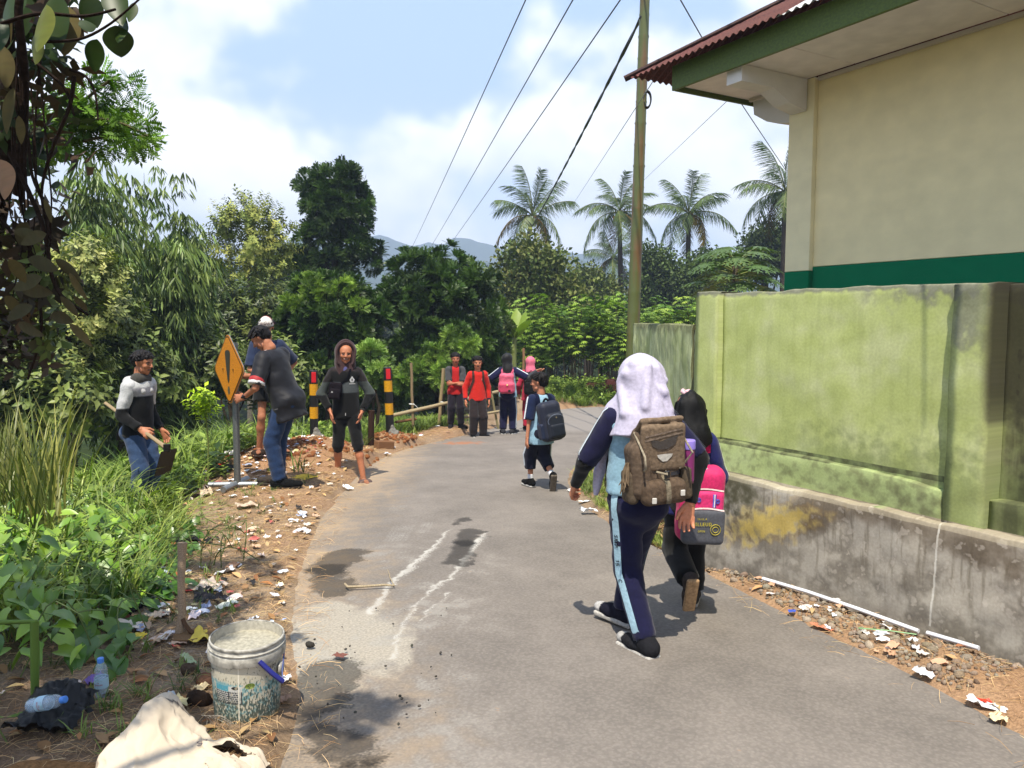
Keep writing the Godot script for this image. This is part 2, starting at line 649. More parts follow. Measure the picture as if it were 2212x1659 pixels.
func off_road(x: float, z: float) -> float:               # distance outside the road's edge, negative on it
	var p := Vector2(x, z)
	var d := 1e9
	var n := road_poly.size()
	for k in n:
		var a := road_poly[k]
		var ab := road_poly[(k + 1) % n] - a
		var t := clampf((p - a).dot(ab) / ab.length_squared(), 0.0, 1.0)
		d = minf(d, (a + ab * t - p).length_squared())
	d = sqrt(d)
	return -d if Geometry2D.is_point_in_polygon(p, road_poly) else d

func bump(x: float, z: float, cx: float, cz: float, r: float, h: float) -> float:
	return h * exp(-((x - cx) * (x - cx) + (z - cz) * (z - cz)) / (r * r))

func slope_y(z: float) -> float:
	return 0.04 * maxf(z, -32.0)

func mounds(x: float, z: float) -> float:
	return bump(x, z, -3.1, -9.7, 0.9, 0.3) + bump(x, z, -2.75, -10.8, 0.75, 0.28) + bump(x, z, -2.05, -12.8, 0.5, 0.2) + bump(x, z, -1.2, -14.5, 0.8, 0.1) + bump(x, z, -2.5, -8.1, 0.6, 0.1)

func ground_y(x: float, z: float) -> float:
	if x < -60.0 or x > 60.0 or z < -70.0 or z > 40.0: return far_y(x, z)
	var s := off_road(x, z)
	var y := slope_y(z)
	if s < 0.0: return y - minf(0.05, -s * 0.4)
	y += minf(s * 0.3, 0.03) + nz.get_noise_2d(x * 110.0, z * 110.0) * 0.035 * minf(1.0, s * 1.5 + 0.6) + nz.get_noise_2d(x * 480.0, z * 480.0) * 0.014 * minf(1.0, s * 3.0)
	if x > 1.0 and z > -8.0:
		var o := (Vector3(x, 0, z) - WA).dot(WN)
		y -= 0.13 * smoothstep(0.36, 0.22, o + nz.get_noise_2d(x * 500.0, z * 500.0) * 0.08)
	var bank := smoothstep(-17.0, -21.5, z) * smoothstep(-2.0, 0.8, x)
	if z < -21.0: bank = smoothstep(-2.5, 0.5, x)
	var left := (1.0 - smoothstep(-0.5, 1.0, x)) * (1.0 - bank)
	if x < 1.0 and z > -23.0: y += mounds(x, z)
	y -= left * clampf((s - 2.4) * 0.42, 0.0, 3.6)
	y += bank * (smoothstep(0.1, 1.0, s) * 0.3)
	if z < -33.0: y -= clampf((-33.0 - z) * 0.08, 0.0, 2.5)
	return y

func far_y(x: float, z: float) -> float:
	return -4.2 + nz.get_noise_2d(x * 0.5, z * 0.5) * 2.0

func set_sky() -> void:
	var w := 1280
	var h := 640
	var im := Image.create_empty(w, h, false, Image.FORMAT_RGBF)
	var a := FastNoiseLite.new()
	a.seed = 11; a.frequency = 1.0; a.fractal_octaves = 6; a.fractal_gain = 0.52
	a.noise_type = FastNoiseLite.TYPE_SIMPLEX_SMOOTH
	for y in h / 2 + 2:
		var el := PI * (0.5 - (y + 0.5) / h)
		for x in w:
			var az := TAU * (x + 0.5) / w
			if az > PI: az -= TAU
			var d := Vector3(sin(az) * cos(el), sin(el), -cos(az) * cos(el))
			var q := d * Vector3(3.2, 4.6, 3.2)
			var n := a.get_noise_3dv(q)
			var cover := 0.12 + 0.30 * (1.0 - smoothstep(0.10, 0.30, el))
			cover += 0.46 * exp(-pow((az + 0.47) / 0.20, 2.0) - pow((el - 0.30) / 0.28, 2.0))
			cover -= 0.60 * exp(-pow((az + 0.13) / 0.13, 2.0) - pow((el - 0.36) / 0.14, 2.0))
			cover += 0.24 * exp(-pow((az - 0.12) / 0.13, 2.0) - pow((el - 0.26) / 0.09, 2.0))
			cover -= 0.30 * exp(-pow((az - 0.25) / 0.16, 2.0) - pow((el - 0.43) / 0.09, 2.0))
			var den := smoothstep(-0.10, 0.26, n + cover - 0.08)
			var blue := Color(0.37, 0.50, 0.75).lerp(Color(0.24, 0.39, 0.74), smoothstep(0.3, 1.3, el))
			blue = Color(0.66, 0.73, 0.85).lerp(blue, smoothstep(0.02, 0.30, el))
			var lit := a.get_noise_3dv(q + Vector3(0.06, 0.16, -0.05)) - n
			var sh := clampf(0.72 - lit * 1.6 - (n + cover) * 0.16, 0.0, 1.0)
			var cl := Color(0.63, 0.68, 0.77).lerp(Color(0.90, 0.90, 0.92), sh)
			im.set_pixel(x, y, blue.lerp(cl, den * 0.94))
	for y in range(h / 2 + 2, h):
		for x in range(0, w): im.set_pixel(x, y, Color(0.22, 0.2, 0.15))
	var sm := PanoramaSkyMaterial.new()
	sm.panorama = ImageTexture.create_from_image(im)
	var sky := Sky.new()
	sky.sky_material = sm
	var e := Environment.new()
	e.background_mode = Environment.BG_SKY
	e.sky = sky
	e.tonemap_mode = Environment.TONE_MAPPER_LINEAR
	e.tonemap_exposure = EXPOSURE
	e.background_energy_multiplier = SKY_ENERGY
	e.sdfgi_enabled = true; e.ssao_enabled = true; e.ssil_enabled = true
	e.fog_enabled = FOG > 0.0
	e.fog_density = FOG
	e.fog_light_color = Color(0.78, 0.86, 0.97)
	var we := WorldEnvironment.new()
	we.name = "world_environment"
	we.environment = e
	add_child(we)

func noise_img(w: int, h: int, freq: float, oct: int, sd: int, type := FastNoiseLite.TYPE_SIMPLEX_SMOOTH) -> PackedByteArray:
	var f := FastNoiseLite.new()
	f.seed = sd; f.frequency = freq; f.fractal_octaves = oct; f.noise_type = type
	var im := f.get_image(w, h, false, false, false)
	im.convert(Image.FORMAT_L8)
	return im.get_data()

func put(d: PackedByteArray, at_: int, c: Color) -> void:
	d[at_] = int(clampf(c.r, 0, 1) * 255.0); d[at_ + 1] = int(clampf(c.g, 0, 1) * 255.0); d[at_ + 2] = int(clampf(c.b, 0, 1) * 255.0)

func seg_d(p: Vector2, a: Vector2, b: Vector2) -> float:
	var t := clampf((p - a).dot(b - a) / (b - a).length_squared(), 0.0, 1.0)
	return (a + (b - a) * t - p).length()

# asphalt: x from -2.1 to 2.3, z from -2.4 to -15.2
func road_image() -> Image:
	var w := 704
	var h := 2048
	var big := noise_img(w, h, 0.006, 5, 21)
	var mid := noise_img(w, h, 0.03, 4, 22)
	var fin := noise_img(w, h, 0.36, 2, 23)
	var spk := noise_img(w, h, 0.26, 1, 24, FastNoiseLite.TYPE_CELLULAR)
	var d := PackedByteArray()
	d.resize(w * h * 3)
	# lines of dried slurry and of water, in metres on the road (x, z)
	var runs := [[[-.87, -4.55], [-.83, -5.1], [-.72, -5.6], [-.62, -6.1], [-.55, -6.7]], [[-.62, -4.6], [-.55, -4.95], [-.44, -5.2], [-.36, -5.65], [-.3, -6.1], [-.22, -6.6]], [[-.62, -4.6], [-.64, -4.2], [-.63, -3.85]], [[-.55, -4.4], [-.42, -4.9]]]
	var wets := [[[-.42, -5.6, .09], [-.38, -6.2, .1], [-.36, -6.6, .06]], [[-1.2, -5.0, .13], [-1.36, -5.5, .16], [-1.3, -5.9, .1]], [[-.5, -6.9, .05], [-.43, -7.1, .05]], [[-.62, -2.95, .09], [-.8, -3.1, .1]], [[-.75, -2.6, .1], [-.6, -2.75, .08]], [[-.95, -3.35, .16], [-.9, -3.7, .1]]]
	for y in h:
		var z := -2.4 - 12.8 * y / h
		for x in w:
			var px := -2.1 + 4.4 * x / w
			var k := y * w + x
			var b := big[k] / 255.0
			var m := mid[k] / 255.0
			var f := fin[k] / 255.0
			var v := 0.462 + (b - 0.5) * 0.11 + (m - 0.5) * 0.05 + (f - 0.5) * 0.055
			if spk[k] < 58: v += 0.06 * f
			if spk[k] > 200 and f < 0.4: v -= 0.07
			v *= 0.90
			var c := Color(v * 1.045, v * 0.985, v * 0.92)
			# pale worn wheel bands and dust near the left verge
			var edge := smoothstep(0.85, 0.05, px - (-1.9 if z < -6.0 else lerpf(-0.95, -1.85, clampf((-z - 3.0) / 3.5, 0.0, 1.0))) + (m - 0.5) * 0.8)
			c = c.lerp(Color(0.61, 0.53, 0.43), (0.95 if z < -5.0 else 0.75) * edge * clampf(0.3 + b + (f - 0.5), 0, 1))
			# the cement slurry spilt in front
			var sl := Vector2((px + 1.02) / 0.62, (z + 4.05) / 0.62).length() + (b - 0.5) * 1.1 + (m - 0.5) * 0.7
			if px > -0.55: sl += (px + 0.55) * 6.0
			c = c.lerp(Color(0.59, 0.565, 0.515) * (0.82 + 0.36 * f), smoothstep(1.12, 0.72, sl) * 0.9)
			# pale splashes
			var sp := smoothstep(0.56, 0.70, m * 0.55 + b * 0.45 + (f - 0.5) * 0.22) * smoothstep(0.9, 0.2, absf(px + 0.7)) * smoothstep(2.4, 1.0, absf(z + 4.4))
			c = c.lerp(Color(0.58, 0.57, 0.54), sp * 0.45)
			if absf(px + 0.4) < 1.3 and z > -8.6:
				var q := Vector2(px + (m - 0.5) * 0.07 + (f - 0.5) * 0.02, z + (m - 0.5) * 0.1)
				for r in runs:
					for j in r.size() - 1:
						var dd: float = seg_d(q, Vector2(r[j][0], r[j][1]), Vector2(r[j + 1][0], r[j + 1][1]))
						if dd < 0.05: c = c.lerp(Color(0.70, 0.69, 0.66), smoothstep(0.024, 0.004, dd + (f - 0.5) * 0.05 + (b - 0.5) * 0.06) * (0.5 + 0.5 * m))
				for r in wets:
					for j in r.size() - 1:
						var dd: float = seg_d(q, Vector2(r[j][0], r[j][1]), Vector2(r[j + 1][0], r[j + 1][1])) - r[j][2]
						if dd < 0.08: c = c.lerp(c * 0.62, smoothstep(0.03, -0.03, dd + (m - 0.5) * 0.16 + (f - 0.5) * 0.05))
			# brush marks of paint
			for pm in [[-.98, -6.55, .10, .28], [-.78, -6.75, .05, .2], [-1.15, -7.6, .08, .12]]:
				if absf(px - pm[0]) < pm[2] and absf(z - pm[1]) < pm[3] and f > 0.5 + 0.12 * sin(px * 190.0): c = c.lerp(Color(0.66, 0.66, 0.64), 0.75 * f * m)
			# brick-red and orange dust where the children stand
			var du := Vector2((px + 0.85) / 0.5, (z + 13.1) / 0.35).length() + (m - 0.5) * 1.4
			c = c.lerp(Color(0.66, 0.36, 0.20), smoothstep(0.9, 0.3, du) * 0.5)
			if m > 0.8 and f > 0.66 and b > 0.5: c = c.lerp(Color(0.62, 0.42, 0.26), 0.35)
			var rim := minf(minf(x, w - 1 - x) / 40.0, (h - 1 - y) / 110.0)
			if rim < 1.0: c = Color(0.498, 0.474, 0.45).lerp(c, rim)
			put(d, k * 3, c)
	return Image.create_from_data(w, h, false, Image.FORMAT_RGB8, d)

func build_road() -> void:
	var m := StandardMaterial3D.new()
	m.resource_name = "asphalt"
	m.albedo_texture = ImageTexture.create_from_image(road_image())
	m.texture_repeat = false
	m.roughness = 0.88
	m.metallic_specular = 0.35
	m.heightmap_enabled = true
	m.heightmap_texture = noise_tex("asphaltbump", 0.3, 3, 0.2, 1.0, 1024, FastNoiseLite.TYPE_VALUE_CUBIC, 9)
	m.heightmap_scale = 0.14
	# relief through the second detail layer would need its own UV; the bump shares the sheet's UV
	m.uv1_scale = Vector3.ONE
	var mb := MB.new()
	var n := 26
	var rows := []
	for k in road_l.size():
		var row := []
		for q in n + 1:
			var t := float(q) / n
			var a: Vector2 = road_l[k]
			var b: Vector2 = road_r[k]
			var p := a.lerp(b, t)
			var y := slope_y(p.y) + 0.025 * (1.0 - pow(2.0 * t - 1.0, 2.0)) - 0.008 + nz.get_noise_2d(p.x * 25.0, p.y * 25.0) * 0.008
			row.append(mb.p(Vector3(p.x, y, p.y), Vector2((p.x + 2.1) / 4.4, (-p.y - 2.4) / 12.8)))
		rows.append(row)
	for k in rows.size() - 1:
		for q in n: mb.quad(rows[k][q], rows[k + 1][q], rows[k + 1][q + 1], rows[k][q + 1])
	tag(obj("road", mb, m), "grey asphalt village road with spilt cement, curving right", "road", "", "structure")

func ground_col(x: float, z: float, s: float) -> Color:
	var a := nz.get_noise_2d(x * 300.0 + 91.0, z * 300.0)
	var b := nz.get_noise_2d(x * 60.0, z * 60.0 + 37.0)
	var soil := L(174, 153, 128).lerp(L(142, 120, 97), clampf(0.5 + a, 0, 1))
	soil = soil.lerp(L(174, 140, 110), clampf(b * 1.6 + 0.05, 0, 0.6))
	if x > 1.0: soil = soil.lerp(L(184, 142, 104), 0.5)
	if x > 1.0 and z > -8.0: soil = soil.lerp(L(70, 54, 42), smoothstep(0.36, 0.24, (Vector3(x, 0, z) - WA).dot(WN)))  # shade under the wall's overhang, painted as darker soil along its foot
	var md := mounds(x, z)
	soil = soil.lerp(L(186, 142, 106), clampf(md * 4.0, 0, 0.85))
	var green := L(58, 70, 30)
	var g := 0.0
	if x < 0.0: g = smoothstep(1.1, 2.6, s + b * 1.2)
	if z < -21.0: g = smoothstep(0.0, 0.7, s + b)
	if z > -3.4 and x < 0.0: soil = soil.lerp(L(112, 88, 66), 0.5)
	return soil.lerp(green, g * 0.9)

func build_ground() -> void:
	var mb := MB.new()
	var xs := []
	var zs := []
	var x := -10.0
	while x <= 10.01:
		xs.append(x)
		x += 0.07 if x > -4.2 and x < 3.4 else 0.25
	var z := 4.0
	while z >= -34.0:
		zs.append(z)
		z -= 0.07 if z < -1.6 and z > -10.0 else (0.11 if z < -9.0 and z > -17.0 else 0.3)
	var ids := []
	for zz in zs:
		var row := []
		for xx in xs:
			var s := off_road(xx, zz)
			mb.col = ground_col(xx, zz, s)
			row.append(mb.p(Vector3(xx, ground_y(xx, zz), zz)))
		ids.append(row)
	for k in zs.size() - 1:
		for q in xs.size() - 1: mb.quad(ids[k][q], ids[k + 1][q], ids[k + 1][q + 1], ids[k][q + 1])
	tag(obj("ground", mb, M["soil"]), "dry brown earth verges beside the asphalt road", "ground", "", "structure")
	# the land beyond, out to the hills
	var far := MB.new()
	var xe: float = xs[-1]
	var ze: float = zs[-1]
	var gx := [-1300, -1100, -800, -400, -200, -120, -80, -60, -45, -34, -26, -20, -15, -12, -10.0, -6, -3, 0, 3, 6, xe, 14, 20, 26, 34, 45, 60, 80, 120, 200, 400, 800, 1100, 1300]
	var gz := [400, 150, 60, 25, 12, 4.0, 0, -5, -10, -15, -20, -25, -30, ze, -40, -46, -54, -64, -80, -100, -130, -180, -260, -400, -600, -900, -1250]
	var gi := []
	for zz in gz:
		var row := []
		for xx in gx:
			far.col = jit(L(60, 72, 34), 0.15)
			row.append(far.p(Vector3(xx, ground_y(xx, zz), zz)))
		gi.append(row)
	for k in gz.size() - 1:
		for q in gx.size() - 1:
			if gx[q] > -10.1 and gx[q + 1] < xe + 0.1 and gz[k] < 4.1 and gz[k + 1] > ze - 0.1: continue
			far.quad(gi[k][q], gi[k + 1][q], gi[k + 1][q + 1], gi[k][q + 1])
	tag(obj("terrain", far, M["hill"]), "green valley land reaching to the hills", "terrain", "", "structure")
	# two blue ranges on the horizon
	for lay in 2:
		var hb := MB.new()
		var prof = [[-900, 640], [300, 600], [560, 545], [640, 516], [665, 512], [700, 532], [760, 530], [800, 513], [826, 508], [850, 520], [890, 531], [925, 522], [955, 530], [985, 512], [1008, 514], [1045, 527], [1100, 541], [1180, 536], [1250, 546], [1290, 548], [1330, 570], [1420, 600], [1700, 560], [2100, 600], [3000, 640]] if lay == 0 else [[-900, 660], [300, 630], [620, 560], [690, 556], [800, 566], [900, 552], [1000, 560], [1100, 566], [1240, 560], [1320, 585], [1700, 610], [3000, 660]]
		var r0 := 950.0 if lay == 0 else 640.0
		var rows := []
		var nseg := 220
		for q in nseg + 1:
			var u := lerpf(-900.0, 3000.0, float(q) / nseg)
			var v := 640.0
			for k in prof.size() - 1:
				if u >= prof[k][0] and u <= prof[k + 1][0]: v = lerpf(prof[k][1], prof[k + 1][1], smoothstep(0.0, 1.0, (u - prof[k][0]) / float(prof[k + 1][0] - prof[k][0])))
			var top := at(u, v, r0)
			var row := []
			for k in 9:
				var t := (k - 4) / 4.0
				var dist := 1.0 + t * 0.3
				var hh := lerpf(-8.0, top.y, pow(1.0 - absf(t), 1.25)) + nz.get_noise_2d(u * 0.9 + k * 37.0, lay * 500.0 + k * 60.0) * (9.0 if k != 4 else 3.0)
				hb.col = jit(L(60, 78, 56), 0.08)
				row.append(hb.p(Vector3(top.x * dist, hh, top.z * dist)))
			rows.append(row)
		for q in nseg:
			for k in 8: hb.quad(rows[q][k], rows[q][k + 1], rows[q + 1][k + 1], rows[q + 1][k])
		tag(obj("hills", hb, M["hill"]), ["farther blue range of hills with two low peaks", "nearer low range of hazy green hills"][lay], "hills", "", "structure")

# ---------------------------------------------------------------- the plastered boundary wall
const WA := Vector3(1.6, 0, -5.9)
const WU := Vector3(0.5056, 0, 0.8627)
const WN := Vector3(-0.8627, 0, 0.5056)

# u along (metres), v up; kind 0: green wall with grey footing, 1: paler low stretch
func wall_image(kind: int, u0: float, u1: float, w: int) -> Image:
	var v0 := -0.5
	var v1 := 1.9
	var h := int(w * (v1 - v0) / (u1 - u0))
	var big := noise_img(w, h, 0.008, 5, 31 + kind)
	var mid := noise_img(w, h, 0.03, 4, 32 + kind)
	var fin := noise_img(w, h, 0.14, 3, 33 + kind)
	var f := FastNoiseLite.new()
	f.seed = 35 + kind; f.frequency = 1.0; f.fractal_octaves = 4
	var d := PackedByteArray()
	d.resize(w * h * 3)
	for y in h:
		var v := v1 - (v1 - v0) * y / h
		for x in w:
			var u := u0 + (u1 - u0) * x / w
			var k := y * w + x
			var b := big[k] / 255.0
			var m := mid[k] / 255.0
			var g := fin[k] / 255.0
			var drip := f.get_noise_2d(u * 14.0, v * 1.1)
			var drip2 := f.get_noise_2d(u * 40.0 + 9.0, v * 2.0)
			var c := Color(0.68, 0.715, 0.47)
			c = c.lerp(Color(0.715, 0.74, 0.535), smoothstep(0.5, 0.8, b))
			c = c.lerp(Color(0.65, 0.688, 0.43), smoothstep(0.52, 0.3, b))
			c = c.lerp(c * 0.93, clampf(drip * 1.0, 0, 1))
			if kind == 1:
				c = Color(0.72, 0.75, 0.56).lerp(Color(0.62, 0.66, 0.45), smoothstep(0.4, 0.7, b))
				c = c.lerp(Color(0.34, 0.36, 0.24), clampf((drip * 0.9 + drip2 * 0.35 - 0.05) * smoothstep(0.2, 1.4, v), 0, 0.45))
				c = c.lerp(Color(0.80, 0.80, 0.70), clampf(-drip2 * 0.6 - 0.1, 0, 0.3))
				c = c.lerp(Color(0.25, 0.25, 0.18), smoothstep(1.44, 1.56, v + (m - 0.5) * 0.1) * 0.6)
				if absf(u - 0.31) < 0.022: c = c.lerp(Color(0.22, 0.21, 0.14), 0.8 * (0.5 + m * 0.5))
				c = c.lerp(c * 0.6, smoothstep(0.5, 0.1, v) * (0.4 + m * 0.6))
			else:
				# stained pillar and everything to its right
				var dark := smoothstep(1.98, 2.12, u) * (0.78 + 0.5 * (m - 0.3)) * (0.9 + drip * 0.5)
				dark = maxf(dark, 0.85 * smoothstep(0.9, 1.25, v + (b - 0.5) * 0.6) * smoothstep(1.95, 2.03, u))
				# soot on the wall's top towards the right
				var top := smoothstep(1.66, 1.78, v + (m - 0.5) * 0.22) * smoothstep(1.2, 1.55, u + (b - 0.5) * 0.5)
				top = maxf(top, smoothstep(1.38, 1.56, v + (m - 0.5) * 0.3) * smoothstep(1.78, 1.84, u) * smoothstep(2.1, 1.9, u) * 0.8)
				top = maxf(top, smoothstep(1.765, 1.80, v + (m - 0.5) * 0.05))
				c = c.lerp(Color(0.44, 0.44, 0.40) * (0.7 + 0.5 * m), clampf(top, 0, 1) * 0.85)
				c = c.lerp(Color(0.20, 0.19, 0.15), clampf(dark, 0, 0.92))
				# mildew near the ledges
				var low := smoothstep(0.98, 0.66, v + (m - 0.5) * 0.5) * smoothstep(0.2, 1.2, u)
				c = c.lerp(Color(0.42, 0.46, 0.30), low * 0.45)
				if v < 0.70 and u < 1.79: c = c.lerp(Color(0.60, 0.66, 0.46), 0.6).lerp(Color(0.30, 0.29, 0.22), clampf((m - 0.46) * 1.1 + smoothstep(0.9, 1.8, u) * 0.4 * b, 0, 0.5))
				if v < 0.70 and v > 0.665 and u < 1.79: c = c.lerp(Color(0.20, 0.20, 0.15), 0.55 * m + 0.2)
				# grey cement footing
				if v < 0.46:
					var e := Color(0.66, 0.635, 0.585).lerp(Color(0.50, 0.475, 0.43), smoothstep(0.38, 0.66, b * 0.6 + m * 0.4))
					e = e.lerp(Color(0.28, 0.27, 0.20), smoothstep(0.05, 0.42, v + (m - 0.5) * 0.5) * smoothstep(0.62, 0.30, u + (b - 0.5) * 0.6) * 0.85)
					e = e.lerp(Color(0.36, 0.33, 0.27), clampf((f.get_noise_2d(u * 22.0, v * 2.5) * 1.0 - 0.12) * smoothstep(-0.3, 0.3, v), 0, 0.45))
					e = e.lerp(Color(0.33, 0.28, 0.22), smoothstep(0.2, 0.4, v + (b - 0.5) * 0.5) * smoothstep(0.75, 0.95, u) * 0.5)
					var ye := Vector2((u - 0.62) / 0.42, (v - 0.16 - (u - 0.6) * 0.36) / 0.13).length() + (m - 0.5) * 1.3 + (b - 0.5) * 0.6
					e = e.lerp(Color(0.75, 0.65, 0.33), smoothstep(1.25, 0.35, ye) * 0.8)
					e = e.lerp(Color(0.46, 0.32, 0.14), smoothstep(0.25, 0.0, absf(ye - 1.05)) * 0.35 * m)
					if absf(u - 1.80 - v * 0.04) < 0.006 and v > -0.15: e = e.lerp(Color(0.85, 0.84, 0.80), 0.7)
					e = e.lerp(Color(0.76, 0.73, 0.68), smoothstep(0.62, 0.72, m) * smoothstep(0.5, 1.4, u) * 0.5)
					if v > 0.425: e = e.lerp(Color(0.72, 0.68, 0.58), 0.5)
					c = e
			c = c * (0.94 + 0.12 * g)
			put(d, k * 3, c)
	return Image.create_from_data(w, h, false, Image.FORMAT_RGB8, d)

func wall_mat(key: String, kind: int, u0: float, u1: float, w: int) -> StandardMaterial3D:
	var m := StandardMaterial3D.new()
	m.resource_name = key
	m.albedo_texture = ImageTexture.create_from_image(wall_image(kind, u0, u1, w))
	m.texture_repeat = false
	m.roughness = 0.93
	m.metallic_specular = 0.2
	M[key] = m
	return m

# one solid of the wall: front with uneven plaster, top, both ends; x0..x1 along, y0..y1 up, o in front of the wall line
func wall_piece(called: String, parent: Node, m: Material, org: Vector3, u: Vector3, n: Vector3, x0: float, x1: float, y0: float, y1: float, o: float, thick: float, uv0: Vector2, uv1: Vector2, wav := 0.006, top_drop := 0.0) -> void:
	var mb := MB.new()
	var nxx := maxi(2, int((x1 - x0) / 0.05))
	var nyy := maxi(2, int((y1 - y0) / 0.05))
	var g := []
	for j in nyy + 3:
		var row := []
		for k in nxx + 3:
			var kk := clampi(k - 1, 0, nxx)
			var s := lerpf(x0, x1, float(kk) / nxx)
			var yt := y1 - top_drop * float(kk) / nxx + nz.get_noise_2d(s * 400.0, y1 * 300.0) * 0.010 + nz.get_noise_2d(s * 90.0, y1 * 300.0) * 0.02
			var y := lerpf(y0, yt, float(mini(j, nyy)) / nyy)
			var oo := o + nz.get_noise_3d(s * 600.0, y * 600.0, o * 900.0) * wav + nz.get_noise_3d(s * 130.0, y * 130.0, o * 900.0) * wav * 1.8
			if j >= nyy: oo -= 0.004
			if j == nyy + 1: oo -= 0.014
			if k == 0 or k == nxx + 2: oo = o - thick
			if j == nyy + 2: oo = o - thick
			if j == nyy + 1: y += 0.004
			var e := 0.006 if j == nyy else 0.0
			row.append(mb.p(org + u * s + n * oo + Vector3.UP * (y - e), Vector2((s - uv0.x) / (uv1.x - uv0.x), (uv1.y - y) / (uv1.y - uv0.y))))
		g.append(row)
	for j in g.size() - 1:
		for k in nxx + 2:
			var a: Vector3 = mb.v[g[j][k]]
			var nn: Vector3 = (mb.v[g[j + 1][k + 1]] - a).cross(mb.v[g[j + 1][k]] - a)
			var want := n
			if j >= nyy: want = Vector3.UP
			elif k == 0: want = -u
			elif k == nxx + 1: want = u
			if nn.dot(want) >= 0.0: mb.quad(g[j][k], g[j + 1][k], g[j + 1][k + 1], g[j][k + 1])
			else: mb.quad(g[j][k], g[j][k + 1], g[j + 1][k + 1], g[j + 1][k])
	obj(called, mb, m, parent)

func build_walls() -> void:
	var a0 := Vector2(-0.4, -0.5)
	var a1 := Vector2(3.6, 1.9)
	var m := wall_mat("wall_green", 0, a0.x, a1.x, 1280)
	var t := thing("boundary_wall", "pale green plastered boundary wall with pillars, ledge and stained grey footing", "wall", WA)
	var z := Vector3.ZERO
	wall_piece("panel", t, m, z, WU, WN, 0.0, 1.82, 0.5, 1.80, 0.0, 0.16, a0, a1)
	wall_piece("panel", t, m, z, WU, WN, 2.0, 5.0, 0.5, 1.79, -0.07, 0.12, a0, a1)
	wall_piece("pillar", t, m, z, WU, WN, -0.23, 0.02, -0.6, 1.81, 0.045, 0.26, a0, a1)
	wall_piece("pillar", t, m, z, WU, WN, 1.80, 2.03, 0.30, 1.80, 0.06, 0.30, a0, a1, 0.012)
	wall_piece("ledge", t, m, z, WU, WN, 0.02, 1.80, 0.35, 0.69, 0.05, 0.12, a0, a1, 0.008, 0.06)
	wall_piece("ledge", t, m, z, WU, WN, 2.03, 5.0, 0.35, 0.62, 0.03, 0.12, a0, a1, 0.008)
	wall_piece("footing", t, m, z, WU, WN, -0.30, 5.0, -0.75, 0.445, 0.13, 0.25, a0, a1, 0.014)
	# grass-worn low stretch that follows the bend
	var b0 := Vector2(-0.05, -0.5)
	var b1 := Vector2(4.0, 1.9)
	var m2 := wall_mat("wall_low", 1, b0.x, b1.x, 800)
	var u2 := Vector3(0.018, 0, -1).normalized()
	var n2 := Vector3(-1, 0, -0.018).normalized()
	var t2 := thing("low_wall", "lower streaky pale green wall beyond the pillar, following the bend", "wall", Vector3(1.50, 0, -6.10))
	wall_piece("panel", t2, m2, z, u2, n2, 0.0, 0.31, -0.8, 1.505, -0.008, 0.16, b0, b1)
	wall_piece("panel", t2, m2, z, u2, n2, 0.31, 3.9, -0.9, 1.545, 0.0, 0.16, b0, b1, 0.012)

# ---------------------------------------------------------------- the cream building behind it
func wp(s: float, y: float, o: float) -> Vector3:
	return WA + WU * s + WN * o + Vector3.UP * y

func slab(mb: MB, s0: float, s1: float, y0: float, y1: float, o0: float, o1: float, bev := 0.004) -> void:
	mb.box(WU * (s0 + s1) * 0.5 + WN * (o0 + o1) * 0.5 + Vector3.UP * (y0 + y1) * 0.5, Vector3(s1 - s0, y1 - y0, absf(o1 - o0)), Basis(WU, Vector3.UP, WU.cross(Vector3.UP)), bev)

func prism(mb: MB, pts: Array, d: Vector3) -> void:      # flat outline pushed along d
	var c := Vector3.ZERO
	for q in pts: c += q / pts.size()
	mb.face(pts, -d)
	var far := []
	for q in pts: far.append(q + d)
	mb.face(far, d)
	for k in pts.size():
		var a: Vector3 = pts[k]
		var b: Vector3 = pts[(k + 1) % pts.size()]
		mb.face([a, b, b + d, a + d], (b - a).cross(d) * signf((b - a).cross(d).dot((a + b) * 0.5 - c)))

